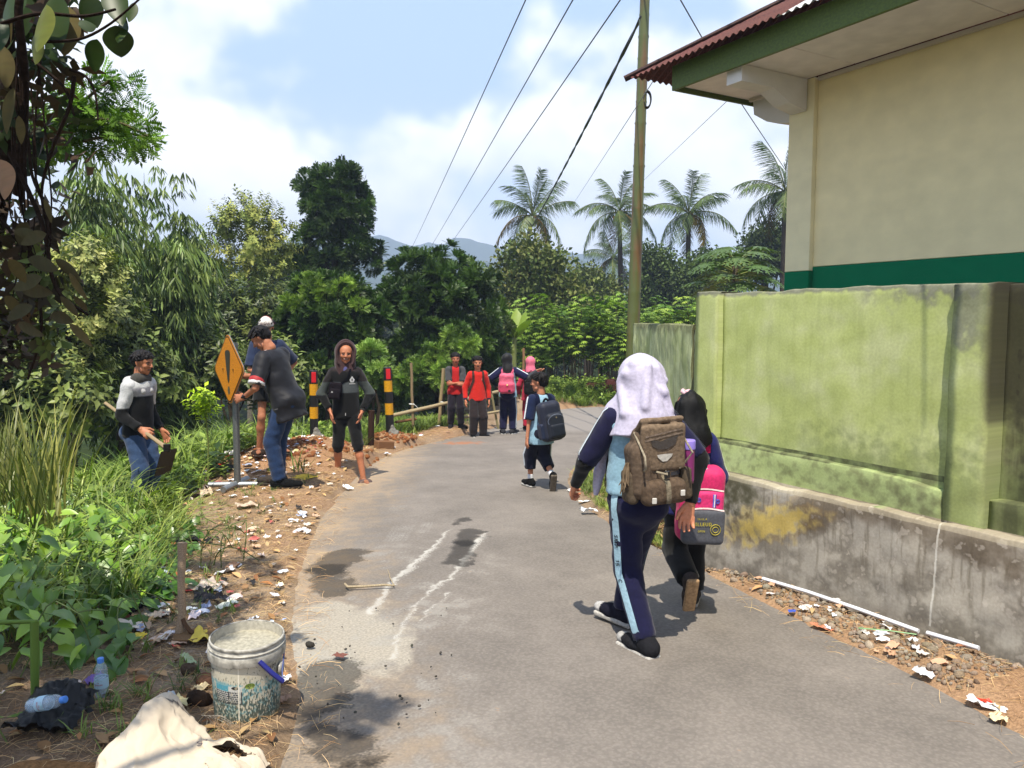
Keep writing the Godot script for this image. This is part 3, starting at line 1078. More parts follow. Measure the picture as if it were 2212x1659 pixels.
func build_house() -> void:
	var t := thing("school_building", "cream walled building with green band and rusty corrugated roof", "building", WA)
	var cream := L(250, 234, 184)
	var green := L(22, 118, 80)
	var w := MB.new()
	w.col = cream; slab(w, -0.42, 6.0, 2.075, 3.74, -4.6, -1.55)
	obj("wall", w, M["plaster"], t)
	var b := MB.new()
	b.col = green; slab(b, -0.42, 6.0, -0.6, 2.072, -4.6, -1.548)
	obj("green_band", b, M["plaster"], t)
	var p := MB.new()
	p.col = L(246, 234, 190); slab(p, -0.69, -0.42, 2.04, 3.74, -1.78, -1.50)
	obj("corner_pillar", p, M["plaster"], t)
	var pb := MB.new()
	pb.col = green; slab(pb, -0.69, -0.42, -0.6, 2.037, -1.78, -1.498)
	obj("pillar_band", pb, M["plaster"], t)
	var side := MB.new()
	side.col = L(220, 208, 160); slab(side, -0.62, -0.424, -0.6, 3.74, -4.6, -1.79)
	obj("side_wall", side, M["plaster"], t)
	# soffit boards with open joints
	for k in 6:
		var sf := MB.new()
		sf.col = jit(L(244, 236, 232), 0.02)
		var s0 := -1.24 + k * 1.22
		slab(sf, s0, s0 + 1.212, 3.742, 3.757, -1.50, -0.63, 0.002)
		obj("soffit_board", sf, M["plaster"], t)
	for k in 3:
		var sf := MB.new()
		sf.col = jit(L(240, 232, 228), 0.02)
		slab(sf, -1.24, -0.63, 3.742, 3.757, -1.508 - k * 1.05 - 1.04, -1.508 - k * 1.05, 0.002)
		obj("soffit_board", sf, M["plaster"], t)
	var batten := MB.new()
	batten.col = L(205, 196, 182)
	slab(batten, -0.40, 6.0, 3.705, 3.738, -1.545, -1.51)
	slab(batten, -1.20, -0.70, 3.71, 3.74, -1.56, -1.52)
	obj("batten", batten, M["plaster"], t)
	var fa := MB.new()
	fa.col = L(92, 114, 26); slab(fa, -1.275, 6.0, 3.70, 3.92, -0.628, -0.60, 0.003)
	obj("fascia_board", fa, M["paint"], t)
	var fb := MB.new()
	fb.col = L(84, 104, 26); slab(fb, -1.275, -1.245, 3.70, 3.92, -4.6, -0.632, 0.003)
	obj("fascia_board", fb, M["paint"], t)
	# concrete brackets that carry the eaves corner
	var br := MB.new()
	br.col = L(232, 228, 222)
	var o := WU * -0.66 + WN * -1.49
	prism(br, [o + Vector3.UP * 3.738, o + Vector3.UP * 3.46, o + WN * 0.22 + Vector3.UP * 3.50, o + WN * 0.42 + Vector3.UP * 3.60, o + WN * 0.82 + Vector3.UP * 3.60, o + WN * 0.82 + Vector3.UP * 3.738], WU * 0.17)
	obj("eaves_bracket", br, M["plaster"], t)
	var br2 := MB.new()
	br2.col = L(226, 222, 216)
	var o2 := WU * -0.70 + WN * -1.60
	prism(br2, [o2 + Vector3.UP * 3.738, o2 + Vector3.UP * 3.42, o2 - WU * 0.18 + Vector3.UP * 3.45, o2 - WU * 0.34 + Vector3.UP * 3.50, o2 - WU * 0.50 + Vector3.UP * 3.60, o2 - WU * 0.52 + Vector3.UP * 3.738], WN * -0.18)
	obj("eaves_bracket", br2, M["plaster"], t)
	# corrugated sheets: front slope, then the hip's other slope
	var e0 := wp(-1.69, 3.90, -0.45) - WA
	var pitch := tan(deg_to_rad(30.0))
	for side_k in 2:
		var du := WU if side_k == 0 else -WN
		var dq := -WN if side_k == 0 else WU
		var cuts := [0.0, 0.86, 1.73, 2.64, 3.5, 4.35, 5.2, 6.05] if side_k == 0 else [0.0, 0.9, 1.8, 2.7, 3.6, 4.5]
		for k in cuts.size() - 1:
			var mb := MB.new()
			mb.col = jit(L(122, 70, 60), 0.12)
			if side_k == 0 and k == 2: mb.col = L(214, 214, 212)
			var n := int((cuts[k + 1] - cuts[k] + 0.06) / 0.0095)
			var lift := 0.004 * (k % 2)
			var cols := []
			var edge := rr(-0.02, 0.02)
			for q in n + 1:
				var s := lerpf(cuts[k], cuts[k + 1] + 0.06, float(q) / n)
				var hgt := 0.011 * sin(s * TAU / 0.076)
				var qm := minf(2.6, maxf(s, 0.02))
				var c2 := []
				for j in 7:
					var qq := qm * j / 6.0 + (edge if j == 0 else 0.0)
					c2.append(mb.p(e0 + du * s + dq * qq + Vector3.UP * (qq * pitch + hgt + lift)))
				cols.append(c2)
			for q in n:
				for j in 6:
					if side_k == 0: mb.quad(cols[q][j], cols[q][j + 1], cols[q + 1][j + 1], cols[q + 1][j])
					else: mb.quad(cols[q][j], cols[q + 1][j], cols[q + 1][j + 1], cols[q][j + 1])
			obj("roof_sheet", mb, M["roof"] if mb.col.r < 0.4 else M["roof_pale"], t)
	var cap := MB.new()
	cap.col = L(84, 58, 50)
	var h0 := e0 + Vector3.UP * 0.02
	var hd := WU - WN + Vector3.UP * pitch
	for k in 3:
		var a := h0 + hd * (k * 0.8 - 0.04)
		var bq := h0 + hd * (k * 0.8 + 0.84)
		cap.tube([a, a.lerp(bq, 0.5) + Vector3.UP * rr(-0.01, 0.01), bq], [0.03, 0.026, 0.03], 7)
	obj("hip_cap", cap, M["roof"], t)
	# twigs blown onto the ridge
	var tw := MB.new()
	tw.col = L(90, 76, 60)
	for k in 9:
		var a := e0 + hd * 1.55 + WU * rr(-0.3, 0.6) + Vector3.UP * 0.05
		tw.tube([a, a + Vector3(rr(-.1, .1), rr(.12, .3), rr(-.1, .1)), a + Vector3(rr(-.25, .25), rr(.2, .5), rr(-.25, .25))], [0.006, 0.004, 0.002], 4)
	tag(obj("dead_twigs", tw, M["bark"]), "bare dead twigs standing up from the rusty roof", "twigs").position = WA
# ---------------------------------------------------------------- people
# s: H height, la/ra ankles, lw/rw wrists (metres in the person's own axes: facing +z, left +x), lean (side, forward), hy/hp/hr head turn, g girth
func skeleton(s: Dictionary) -> Dictionary:
	var h: float = s.H
	var g: float = s.get("g", 0.9)
	var J := {"H": h, "g": g}
	var ln: Vector2 = s.get("lean", Vector2.ZERO)
	J.hip = Vector3(s.get("hx", 0.0), 0.525 * h - float(s.get("drop", 0.0)), s.get("hz", 0.0))
	J.t = Vector3(ln.x, 1, ln.y).normalized()
	var tw: float = s.get("twist", 0.0)
	var x0 := Vector3(cos(tw), float(s.get("tilt", 0.0)), -sin(tw)).normalized()
	J.x = (x0 - J.t * x0.dot(J.t)).normalized()
	J.f = J.x.cross(J.t)
	J.neck = J.hip + J.t * 0.295 * h
	J.shL = J.neck - J.t * 0.02 * h + J.x * 0.105 * h * g
	J.shR = J.neck - J.t * 0.02 * h - J.x * 0.105 * h * g
	J.hL = J.hip + Vector3(0.047 * h * g, -0.005 * h, 0)
	J.hR = J.hip - Vector3(0.047 * h * g, 0.005 * h, 0)
	J.aL = s.get("la", Vector3(0.055 * h, 0.045 * h, 0))
	J.aR = s.get("ra", Vector3(-0.055 * h, 0.045 * h, 0))
	var kl := ik(J.hL, J.aL, 0.245 * h, 0.245 * h, s.get("lk", Vector3(0.1, 0, 1)))
	var kr := ik(J.hR, J.aR, 0.245 * h, 0.245 * h, s.get("rk", Vector3(-0.1, 0, 1)))
	J.kL = kl[0]; J.aL = kl[1]; J.kR = kr[0]; J.aR = kr[1]
	J.wL = s.get("lw", J.shL + Vector3(0.05 * h, -0.325 * h, 0.03))
	J.wR = s.get("rw", J.shR + Vector3(-0.05 * h, -0.325 * h, 0.03))
	var el := ik(J.shL, J.wL, 0.178 * h, 0.155 * h, s.get("le", Vector3(0.6, 0, -1)))
	var er := ik(J.shR, J.wR, 0.178 * h, 0.155 * h, s.get("re", Vector3(-0.6, 0, -1)))
	J.eL = el[0]; J.wL = el[1]; J.eR = er[0]; J.wR = er[1]
	J.u = s.get("hs", 0.135) * h
	J.hb = Basis.from_euler(Vector3(s.get("hp", 0.0), s.get("hy", 0.0), s.get("hr", 0.0)))
	var lift: Vector3 = (J.t + Vector3.UP * 0.6).normalized()
	J.head = J.neck + lift * 0.045 * h + J.hb.z * 0.012 * h
	return J

func hd(J: Dictionary, x: float, y: float, z: float) -> Vector3:
	return J.head + J.hb * (Vector3(x, y, z) * J.u)

func body_prims(J: Dictionary) -> Array:
	var h: float = J.H
	var g: float = J.g
	var f: Vector3 = J.f
	var b := [
		limb(J.hip - J.t * 0.01 * h, J.hip + J.t * 0.10 * h, 0.088 * h * g, 0.072 * h * g, 0.05, f, 1.42),
		limb(J.hip + J.t * 0.10 * h, J.neck - J.t * 0.075 * h, 0.070 * h * g, 0.084 * h * g, 0.05, f, 1.4),
		limb(J.shL - J.t * 0.012 * h, J.shR - J.t * 0.016 * h, 0.027 * h, 0.027 * h, 0.05),
		limb(J.neck - J.t * 0.02 * h, J.head + J.hb * Vector3(0, 0.25, -0.06) * J.u, 0.036 * h, 0.033 * h, 0.03)]
	for sd_ in ["L", "R"]:
		b.append(limb(J["h" + sd_], J["k" + sd_], 0.043 * h * g, 0.029 * h * g, 0.03))
		b.append(limb(J["k" + sd_], J["k" + sd_].lerp(J["a" + sd_], 0.35) - J.f * 0.006 * h, 0.029 * h * g, 0.033 * h * g, 0.03))
		b.append(limb(J["k" + sd_].lerp(J["a" + sd_], 0.35) - J.f * 0.006 * h, J["a" + sd_], 0.031 * h * g, 0.020 * h, 0.03))
		b.append(limb(J["sh" + sd_], J["e" + sd_], 0.025 * h * g, 0.021 * h * g, 0.03))
		b.append(limb(J["e" + sd_], J["w" + sd_], 0.021 * h * g, 0.016 * h, 0.02))
	return b

func head_prims(J: Dictionary) -> Array:
	var u: float = J.u
	var p := func(x, y, z): return hd(J, x, y, z)
	return [
		limb(p.call(0, .655, -.10), p.call(0, .66, .07), .335 * u, .325 * u, .04 * u),
		limb(p.call(0, .54, .14), p.call(0, .24, .19), .27 * u, .175 * u, .06 * u),
		limb(p.call(-.13, .22, .12), p.call(.13, .22, .12), .13 * u, .13 * u, .08 * u),
		limb(p.call(0, .10, .255), p.call(0, .12, .24), .085 * u, .08 * u, .06 * u),
		limb(p.call(-.15, .575, .335), p.call(.15, .575, .335), .05 * u, .05 * u, .05 * u),
		limb(p.call(-.17, .40, .27), p.call(-.16, .39, .27), .10 * u, .10 * u, .06 * u),
		limb(p.call(.17, .40, .27), p.call(.16, .39, .27), .10 * u, .10 * u, .06 * u),
		limb(p.call(0, .53, .395), p.call(0, .385, .465), .035 * u, .052 * u, .03 * u),
		limb(p.call(-.05, .375, .415), p.call(.05, .375, .415), .035 * u, .035 * u, .02 * u),
		limb(p.call(-.075, .245, .355), p.call(.075, .245, .355), .035 * u, .035 * u, .03 * u),
		limb(p.call(-.34, .53, -.03), p.call(-.335, .41, -.01), .06 * u, .04 * u, .015 * u, J.hb.x, 1.8),
		limb(p.call(.34, .53, -.03), p.call(.335, .41, -.01), .06 * u, .04 * u, .015 * u, J.hb.x, 1.8),
		limb(p.call(0, .28, -.06), p.call(0, -.05, -.08), .20 * u, .22 * u, .06 * u)]

func paint_face(mb: MB, from: int, J: Dictionary, skin: Color, smile := false) -> void:
	var inv: Basis = (J.hb as Basis).transposed()
	for k in range(from, mb.v.size()):
		var q: Vector3 = inv * (mb.v[k] - J.head) / float(J.u)
		if q.z < 0.2: continue
		var c := skin
		var ex := absf(absf(q.x) - .135)
		if ex < .062 and absf(q.y - .485) < .030: c = L(28, 18, 14) if ex < .034 else L(150, 130, 118)
		elif ex < .085 and absf(q.y - .565 + ex * .1) < .024: c = L(24, 18, 15)
		elif absf(q.x) < (.15 if smile else .11) and absf(q.y - .245 - q.x * q.x * (1.4 if smile else .0)) < (.042 if smile else .032): c = L(168, 138, 122) if smile and absf(q.y - .25 - q.x * q.x * 1.4) < .016 and absf(q.x) < .10 else L(112, 64, 54)
		elif absf(absf(q.x) - .045) < .02 and absf(q.y - .355) < .015: c = skin * 0.55
		mb.c[k] = c

func hand_prims(w: Vector3, dir: Vector3, thumb: Vector3, l: float, curl: float) -> Array:
	dir = dir.normalized()
	thumb = (thumb - dir * thumb.dot(dir)).normalized()
	var pn := dir.cross(thumb).normalized()                # towards the palm for one hand, away for the other
	if curl < 0.0: pn = -pn; curl = -curl
	var o := []
	var k := 0.05 * l
	for e in [0.13, 0.0, -0.12]:
		o.append(limb(w + thumb * e * 0.5 * l, w + dir * 0.46 * l + thumb * e * l, 0.105 * l, 0.10 * l, 0.12 * l, pn, 1.35))
	var lens := [0.40, 0.45, 0.42, 0.33]
	for q in 4:
		var a := w + dir * (0.46 - 0.03 * absf(q - 1.2)) * l + thumb * (0.19 - 0.125 * q) * l
		var ang := 0.25 * curl
		var d2 := (dir + thumb * (0.10 - 0.07 * q)).normalized()
		for j in 3:
			var d3 := d2 * cos(ang) + pn * sin(ang)
			var b: Vector3 = a + d3 * lens[q] * l * [0.45, 0.32, 0.23][j]
			o.append(limb(a, b, [0.062, 0.055, 0.049][j] * l, [0.055, 0.049, 0.042][j] * l, k * 0.6))
			a = b
			ang += curl * [0.75, 0.65, 0.4][j]
	var t0 := w + dir * 0.10 * l + thumb * 0.15 * l
	var t1 := t0 + (dir * 0.75 + thumb * 0.6 + pn * 0.3).normalized() * 0.27 * l
	var t2 := t1 + (dir * 0.95 + thumb * 0.25 + pn * 0.3 * curl).normalized() * 0.22 * l
	o.append(limb(t0, t1, 0.085 * l, 0.066 * l, k))
	o.append(limb(t1, t2, 0.064 * l, 0.050 * l, k * 0.6))
	return o

func person(label: String, pos: Vector3, yaw: float, s: Dictionary) -> Dictionary:
	var J := skeleton(s)
	var n := thing("person", label, "person", pos, yaw)
	J.node = n
	J.cell = s.get("cell", 0.016)
	var mb := MB.new()
	var skin: Color = s.get("skin", L(178, 120, 88))
	mb.col = skin
	net(mb, body_prims(J), J.cell)
	var from := mb.v.size()
	net(mb, head_prims(J), s.get("hcell", 0.009))
	if s.get("face", false): paint_face(mb, from, J, skin, s.get("smile", false))
	var hl := 0.108 * float(s.H)
	var hc: float = s.get("handcell", 0.007)
	net(mb, hand_prims(J.wL, s.get("lh", J.wL - J.eL), s.get("lt", J.f), hl, s.get("lc", 0.5)), hc)
	net(mb, hand_prims(J.wR, s.get("rh", J.wR - J.eR), s.get("rt", J.f), hl, -float(s.get("rc", 0.5))), hc)
	obj("body", mb, M["skin"], n)
	return J

# torso garment; returns its field for laying straps and prints on
func top_prims(J: Dictionary, off: float, hem: float, flare := 0.0) -> Array:
	var h: float = J.H
	var g: float = J.g
	var hc: Vector3 = J.hip + J.t * (hem - 0.525) * h
	return [
		limb(J.neck - J.t * 0.075 * h, hc, 0.086 * h * g + off, 0.092 * h * g + off + flare, 0.06, J.f, 1.36, true),
		limb(J.shL.lerp(J.shR, .10) - J.t * 0.010 * h, J.shR.lerp(J.shL, .10) - J.t * 0.010 * h, 0.034 * h + off * .8, 0.034 * h + off * .8, 0.06),
		limb(J.neck - J.t * 0.03 * h, J.neck + J.t * 0.004 * h, 0.045 * h + off * 0.5, 0.042 * h + off * 0.3, 0.04, J.f, 1.0, true)]

func sleeve_prims(J: Dictionary, s: String, off: float, to: float) -> Array:
	var h: float = J.H
	var a: Vector3 = J["sh" + s]
	var e: Vector3 = J["e" + s]
	var w: Vector3 = J["w" + s]
	if to <= 1.0: return [limb(a.lerp(J.neck, .12) - J.t * 0.004 * h, a.lerp(e, to), 0.037 * h + off, 0.029 * h * J.g + off * 1.4, 0.02, Vector3.ZERO, 1.0, true)]
	return [limb(a.lerp(J.neck, .12) - J.t * 0.004 * h, e, 0.036 * h + off, 0.026 * h * J.g + off, 0.03), limb(e, e.lerp(w, to - 1.0), 0.026 * h * J.g + off, 0.019 * h + off * .8, 0.03, Vector3.ZERO, 1.0, true)]

func wear(J: Dictionary, called: String, prims: Array, col: Color, m := "cloth", wr := 0.008, wf := 6.5, wx := Vector3(.75, 1.4, .75), cuts := []) -> MeshInstance3D:
	var mb := MB.new()
	mb.col = col
	net(mb, prims, J.cell, wr, wf, wx, cuts)
	return obj(called, mb, M[m], J.node)

func pants_prims(J: Dictionary, off: float, to: float, wide := 0.0) -> Array:
	var h: float = J.H
	var g: float = J.g
	var b := [limb(J.hip + J.t * 0.075 * h, J.hip - J.t * 0.03 * h, 0.082 * h * g + off * 0.6, 0.084 * h * g + off * .8, 0.04, J.f, 1.36),
		limb(J.hip - J.f * 0.035 * h + J.x * 0.035 * h - J.t * 0.02 * h, J.hip - J.f * 0.035 * h - J.x * 0.035 * h - J.t * 0.02 * h, 0.050 * h * g + off, 0.050 * h * g + off, 0.04)]
	for s in ["L", "R"]:
		var a: Vector3 = J["h" + s]
		var k: Vector3 = J["k" + s]
		var e: Vector3 = J["a" + s]
		if to <= 1.0:
			b.append(limb(a, a.lerp(k, to), 0.051 * h * g + off, 0.042 * h * g + off * 1.6 + wide, 0.02, Vector3.ZERO, 1.0, true))
		else:
			b.append(limb(a, k, 0.051 * h * g + off, 0.036 * h * g + off + wide * 0.5, 0.02))
			b.append(limb(k, k.lerp(e, to - 1.0), 0.036 * h * g + off + wide * 0.5, 0.022 * h * g + off * .8 + wide, 0.012, Vector3.ZERO, 1.0, true))
	return b

func shoe(J: Dictionary, s: String, fd: Vector3, upper: Color, sole: Color, toe_cap := Color(-1, 0, 0), sandal := false) -> void:
	var h: float = J.H
	fd = fd.normalized()
	var a: Vector3 = J["a" + s]
	var side := Vector3.UP.cross(fd).normalized()
	var up := fd.cross(side).normalized()
	var l := 0.155 * h
	var heel := a - up * 0.020 * h - fd * 0.025 * h
	var mb := MB.new()
	var c := 0.007
	if sandal:
		mb.col = L(176, 120, 90)
		net(mb, [limb(heel + up * 0.002, heel + fd * l * 0.62, 0.021 * h, 0.020 * h, 0.02, up, 1.2), limb(heel + fd * l * .62 + side * .008, heel + fd * l * 0.95 + side * .008, 0.021 * h, 0.012 * h, 0.02, up, 1.4), limb(a, heel, .021 * h, .02 * h, .02)], c)
		mb.col = sole
		net(mb, [block(heel + fd * l * 0.45 - up * 0.019 * h, Basis(side, up, fd), Vector3(0.030 * h, 0.006 * h, l * 0.60), 0.007)], c)
		mb.col = upper
		net(mb, [limb(heel + fd * l * 0.55 - up * 0.012 * h - side * .024 * h, heel + fd * l * 0.55 - up * 0.012 * h + side * .024 * h, 0.030 * h, 0.030 * h, 0.02, fd, .9)], c, 0, 8, Vector3.ONE, [[-up, (-up).dot(heel - up * 0.015 * h)]])
		obj("sandal", mb, M["canvas"], J.node)
		return
	mb.col = upper
	var q := [limb(heel + up * 0.004 * h, heel + fd * l * 0.55, 0.028 * h, 0.029 * h, 0.03), limb(heel + fd * l * 0.5, heel + fd * l * 0.90, 0.029 * h, 0.024 * h, 0.02, up, 1.25), limb(a + up * 0.014 * h, heel + up * 0.01 * h, 0.029 * h, 0.027 * h, 0.03)]
	var from := mb.v.size()
	net(mb, q, c, 0.0015, 20.0, Vector3.ONE, [[-up, (-up).dot(heel - up * 0.021 * h)]])
	if toe_cap.r >= 0.0:
		for k in range(from, mb.v.size()):
			if (mb.v[k] - heel).dot(fd) > l * 0.80: mb.c[k] = toe_cap
	mb.col = sole
	net(mb, [block(heel + fd * l * 0.42 - up * 0.022 * h, Basis(side, up, fd), Vector3(0.0285 * h, 0.010 * h, l * 0.565), 0.011)], c)
	obj("shoe", mb, M["canvas"], J.node)

func hair_short(J: Dictionary, col := Color(-1, 0, 0), fringe := true) -> void:
	var u: float = J.u
	if col.r < 0: col = L(22, 19, 18)
	var q := [limb(hd(J, 0, .67, -.11), hd(J, 0, .69, .07), .362 * u, .345 * u, .05 * u), limb(hd(J, 0, .5, -.22), hd(J, 0, .45, -.2), .24 * u, .2 * u, .08 * u)]
	if fringe:
		for k in 7: q.append(limb(hd(J, -.2 + .065 * k, .93, .2), hd(J, -.24 + .08 * k, .70 + .04 * sin(k * 2.1), .37), .07 * u, .03 * u, .05 * u))
	var mb := MB.new()
	mb.col = col
	var n: Vector3 = (J.hb * Vector3(0, -.93, .36)).normalized()
	net(mb, q, 0.0075, 0.06 * u, 22.0, Vector3(1, 0.6, 1), [[n, n.dot(hd(J, 0, .70, .36))]])
	var n2: Vector3 = (J.hb * Vector3(0, -.15, 1)).normalized()
	net(mb, q, 0.0075, 0.05 * u, 22.0, Vector3(1, 0.6, 1), [[n2, n2.dot(hd(J, 0, .5, -.05))], [J.hb * Vector3(0, -1, 0), (J.hb * Vector3(0, -1, 0)).dot(hd(J, 0, .25, 0))]])
	for k in 90:
		var a := rr(-2.6, 2.6)
		var e := rr(.15, 1.5)
		var d: Vector3 = Vector3(sin(a) * sin(e), cos(e), cos(a) * sin(e))
		if d.z > .2 and d.y < .42: continue
		var s: Vector3 = hd(J, 0, .68, -.02) + J.hb * d * .365 * u
		var f: Vector3 = (J.hb * Vector3(d.x * .5, -.45, .9 if d.z > -.2 else -.2) + J.hb * d * .25).normalized() * rr(.14, .26) * u
		mb.tube([s - f * .2, s + f * .4, s + f * .8 - J.hb * d * .02 * u, s + f], [.034 * u, .036 * u, .026 * u, .006 * u], 5)
	obj("hair", mb, M["hair"], J.node)

# a stripe down the outside of a leg
func leg_stripe(J: Dictionary, prims: Array, s: String, col: Color, w: float, y_from: float, y_to: float, turn := 0.0) -> void:
	var mb := MB.new()
	mb.col = col
	var out := Vector3(1.0 if s == "L" else -1.0, 0, 0).rotated(Vector3.UP, turn)
	var path := []
	for k in 15:
		var t := lerpf(y_from, y_to, k / 14.0)
		var p: Vector3 = (J["h" + s] + J.t * 0.06 * J.H).lerp(J["h" + s], clampf(t / 0.12, 0, 1)) if t < 0.12 else (J["h" + s].lerp(J["k" + s], (t - .12) / .44) if t < 0.56 else J["k" + s].lerp(J["a" + s], (t - .56) / .44))
		path.append([p, out])
	strip(mb, prims, path, w, 0.004)
	obj("leg_stripe", mb, M["satin"], J.node)

# a bag carried on the back: made in the wearer's axes, hung at o
func bag(label: String, J: Dictionary, o: Vector3, called := "backpack", cat := "backpack") -> Node3D:
	var t := thing(called, label, cat)
	t.transform = J.node.transform.translated_local(o)
	return t

func soft_box(at_: Vector3, b: Basis, half: Vector3, r: float, k := 0.015) -> Array:
	return block(at_, b, half, r, k)

func bag_mesh(called: String, parent: Node, prims: Array, col: Color, cell: float, m := "canvas", wr := 0.004, wf := 9.0) -> MeshInstance3D:
	var mb := MB.new()
	mb.col = col
	net(mb, prims, cell, wr, wf)
	return obj(called, mb, M[m], parent)

# both shoulder straps from the bag over the shoulders and down the chest, laid on the wearer's top
func straps(t: Node3D, J: Dictionary, o: Vector3, field: Array, col: Color, w: float, down := 0.20, out_x := 0.062) -> void:
	var h: float = J.H
	for sg in [1.0, -1.0]:
		var mb := MB.new()
		mb.col = col
		var path := []
		var c: Vector3 = J.neck - J.t * 0.055 * h + J.x * sg * out_x * h
		for k in 13:
			var a := lerpf(-0.55 * PI, 0.42 * PI, k / 12.0)
			var dirv: Vector3 = J.t * cos(a) + J.f * sin(a)
			path.append([c + dirv * 0.01, dirv])
		for k in 5:
			path.append([c - J.t * down * h * (k + 1) / 5.0 + J.x * sg * 0.012 * h * k + J.f * 0.02, J.f + J.x * sg * 0.12 * k])
		strip(mb, field, path, w, 0.009)
		for k in mb.v.size(): mb.v[k] -= o
		obj("strap", mb, M["canvas"], t)
# ---------------------------------------------------------------- the people of the photograph
func zoned(J: Dictionary, called: String, prims: Array, zones: Array, m := "cloth", wr := 0.006, wf := 7.0) -> void:
	var mb := MB.new()
	net(mb, prims, J.cell, wr, wf)
	for k in mb.v.size():
		var c: Color = zones[0][2]
		for z in zones:
			if (z[0] as Vector3).dot(mb.v[k]) > float(z[1]): c = z[2]
		mb.c[k] = c
	obj(called, mb, M[m], J.node)

func patch(called: String, field: Array, o: Vector3, r: Vector3, up: Vector3, out: Vector3, outline: Array, col: Color, parent: Node, shift := Vector3.ZERO, off := 0.004, m := "satin") -> void:
	# a flat print or sewn patch, its outline (right, up) laid on the field
	var mb := MB.new()
	mb.col = col
	var c := mb.p(stick(field, o + out * 0.2, -out, off) - shift)
	var ids := []
	for q in outline:
		ids.append(mb.p(stick(field, o + r * q.x + up * q.y + out * 0.2, -out, off) - shift))
	for k in ids.size():
		var a: Vector3 = mb.v[ids[k]]
		var b: Vector3 = mb.v[ids[(k + 1) % ids.size()]]
		if (b - mb.v[c]).cross(a - mb.v[c]).dot(out) > 0.0: mb.tri(c, ids[k], ids[(k + 1) % ids.size()])
		else: mb.tri(c, ids[(k + 1) % ids.size()], ids[k])
	obj(called, mb, M[m], parent)

func rect(w: float, h: float, n := 4) -> Array:
	var o := []
	for k in n: o.append(Vector2(-w + 2 * w * k / n, -h))
	for k in n: o.append(Vector2(w, -h + 2 * h * k / n))
	for k in n: o.append(Vector2(w - 2 * w * k / n, h))
	for k in n: o.append(Vector2(-w, h - 2 * h * k / n))
	return o

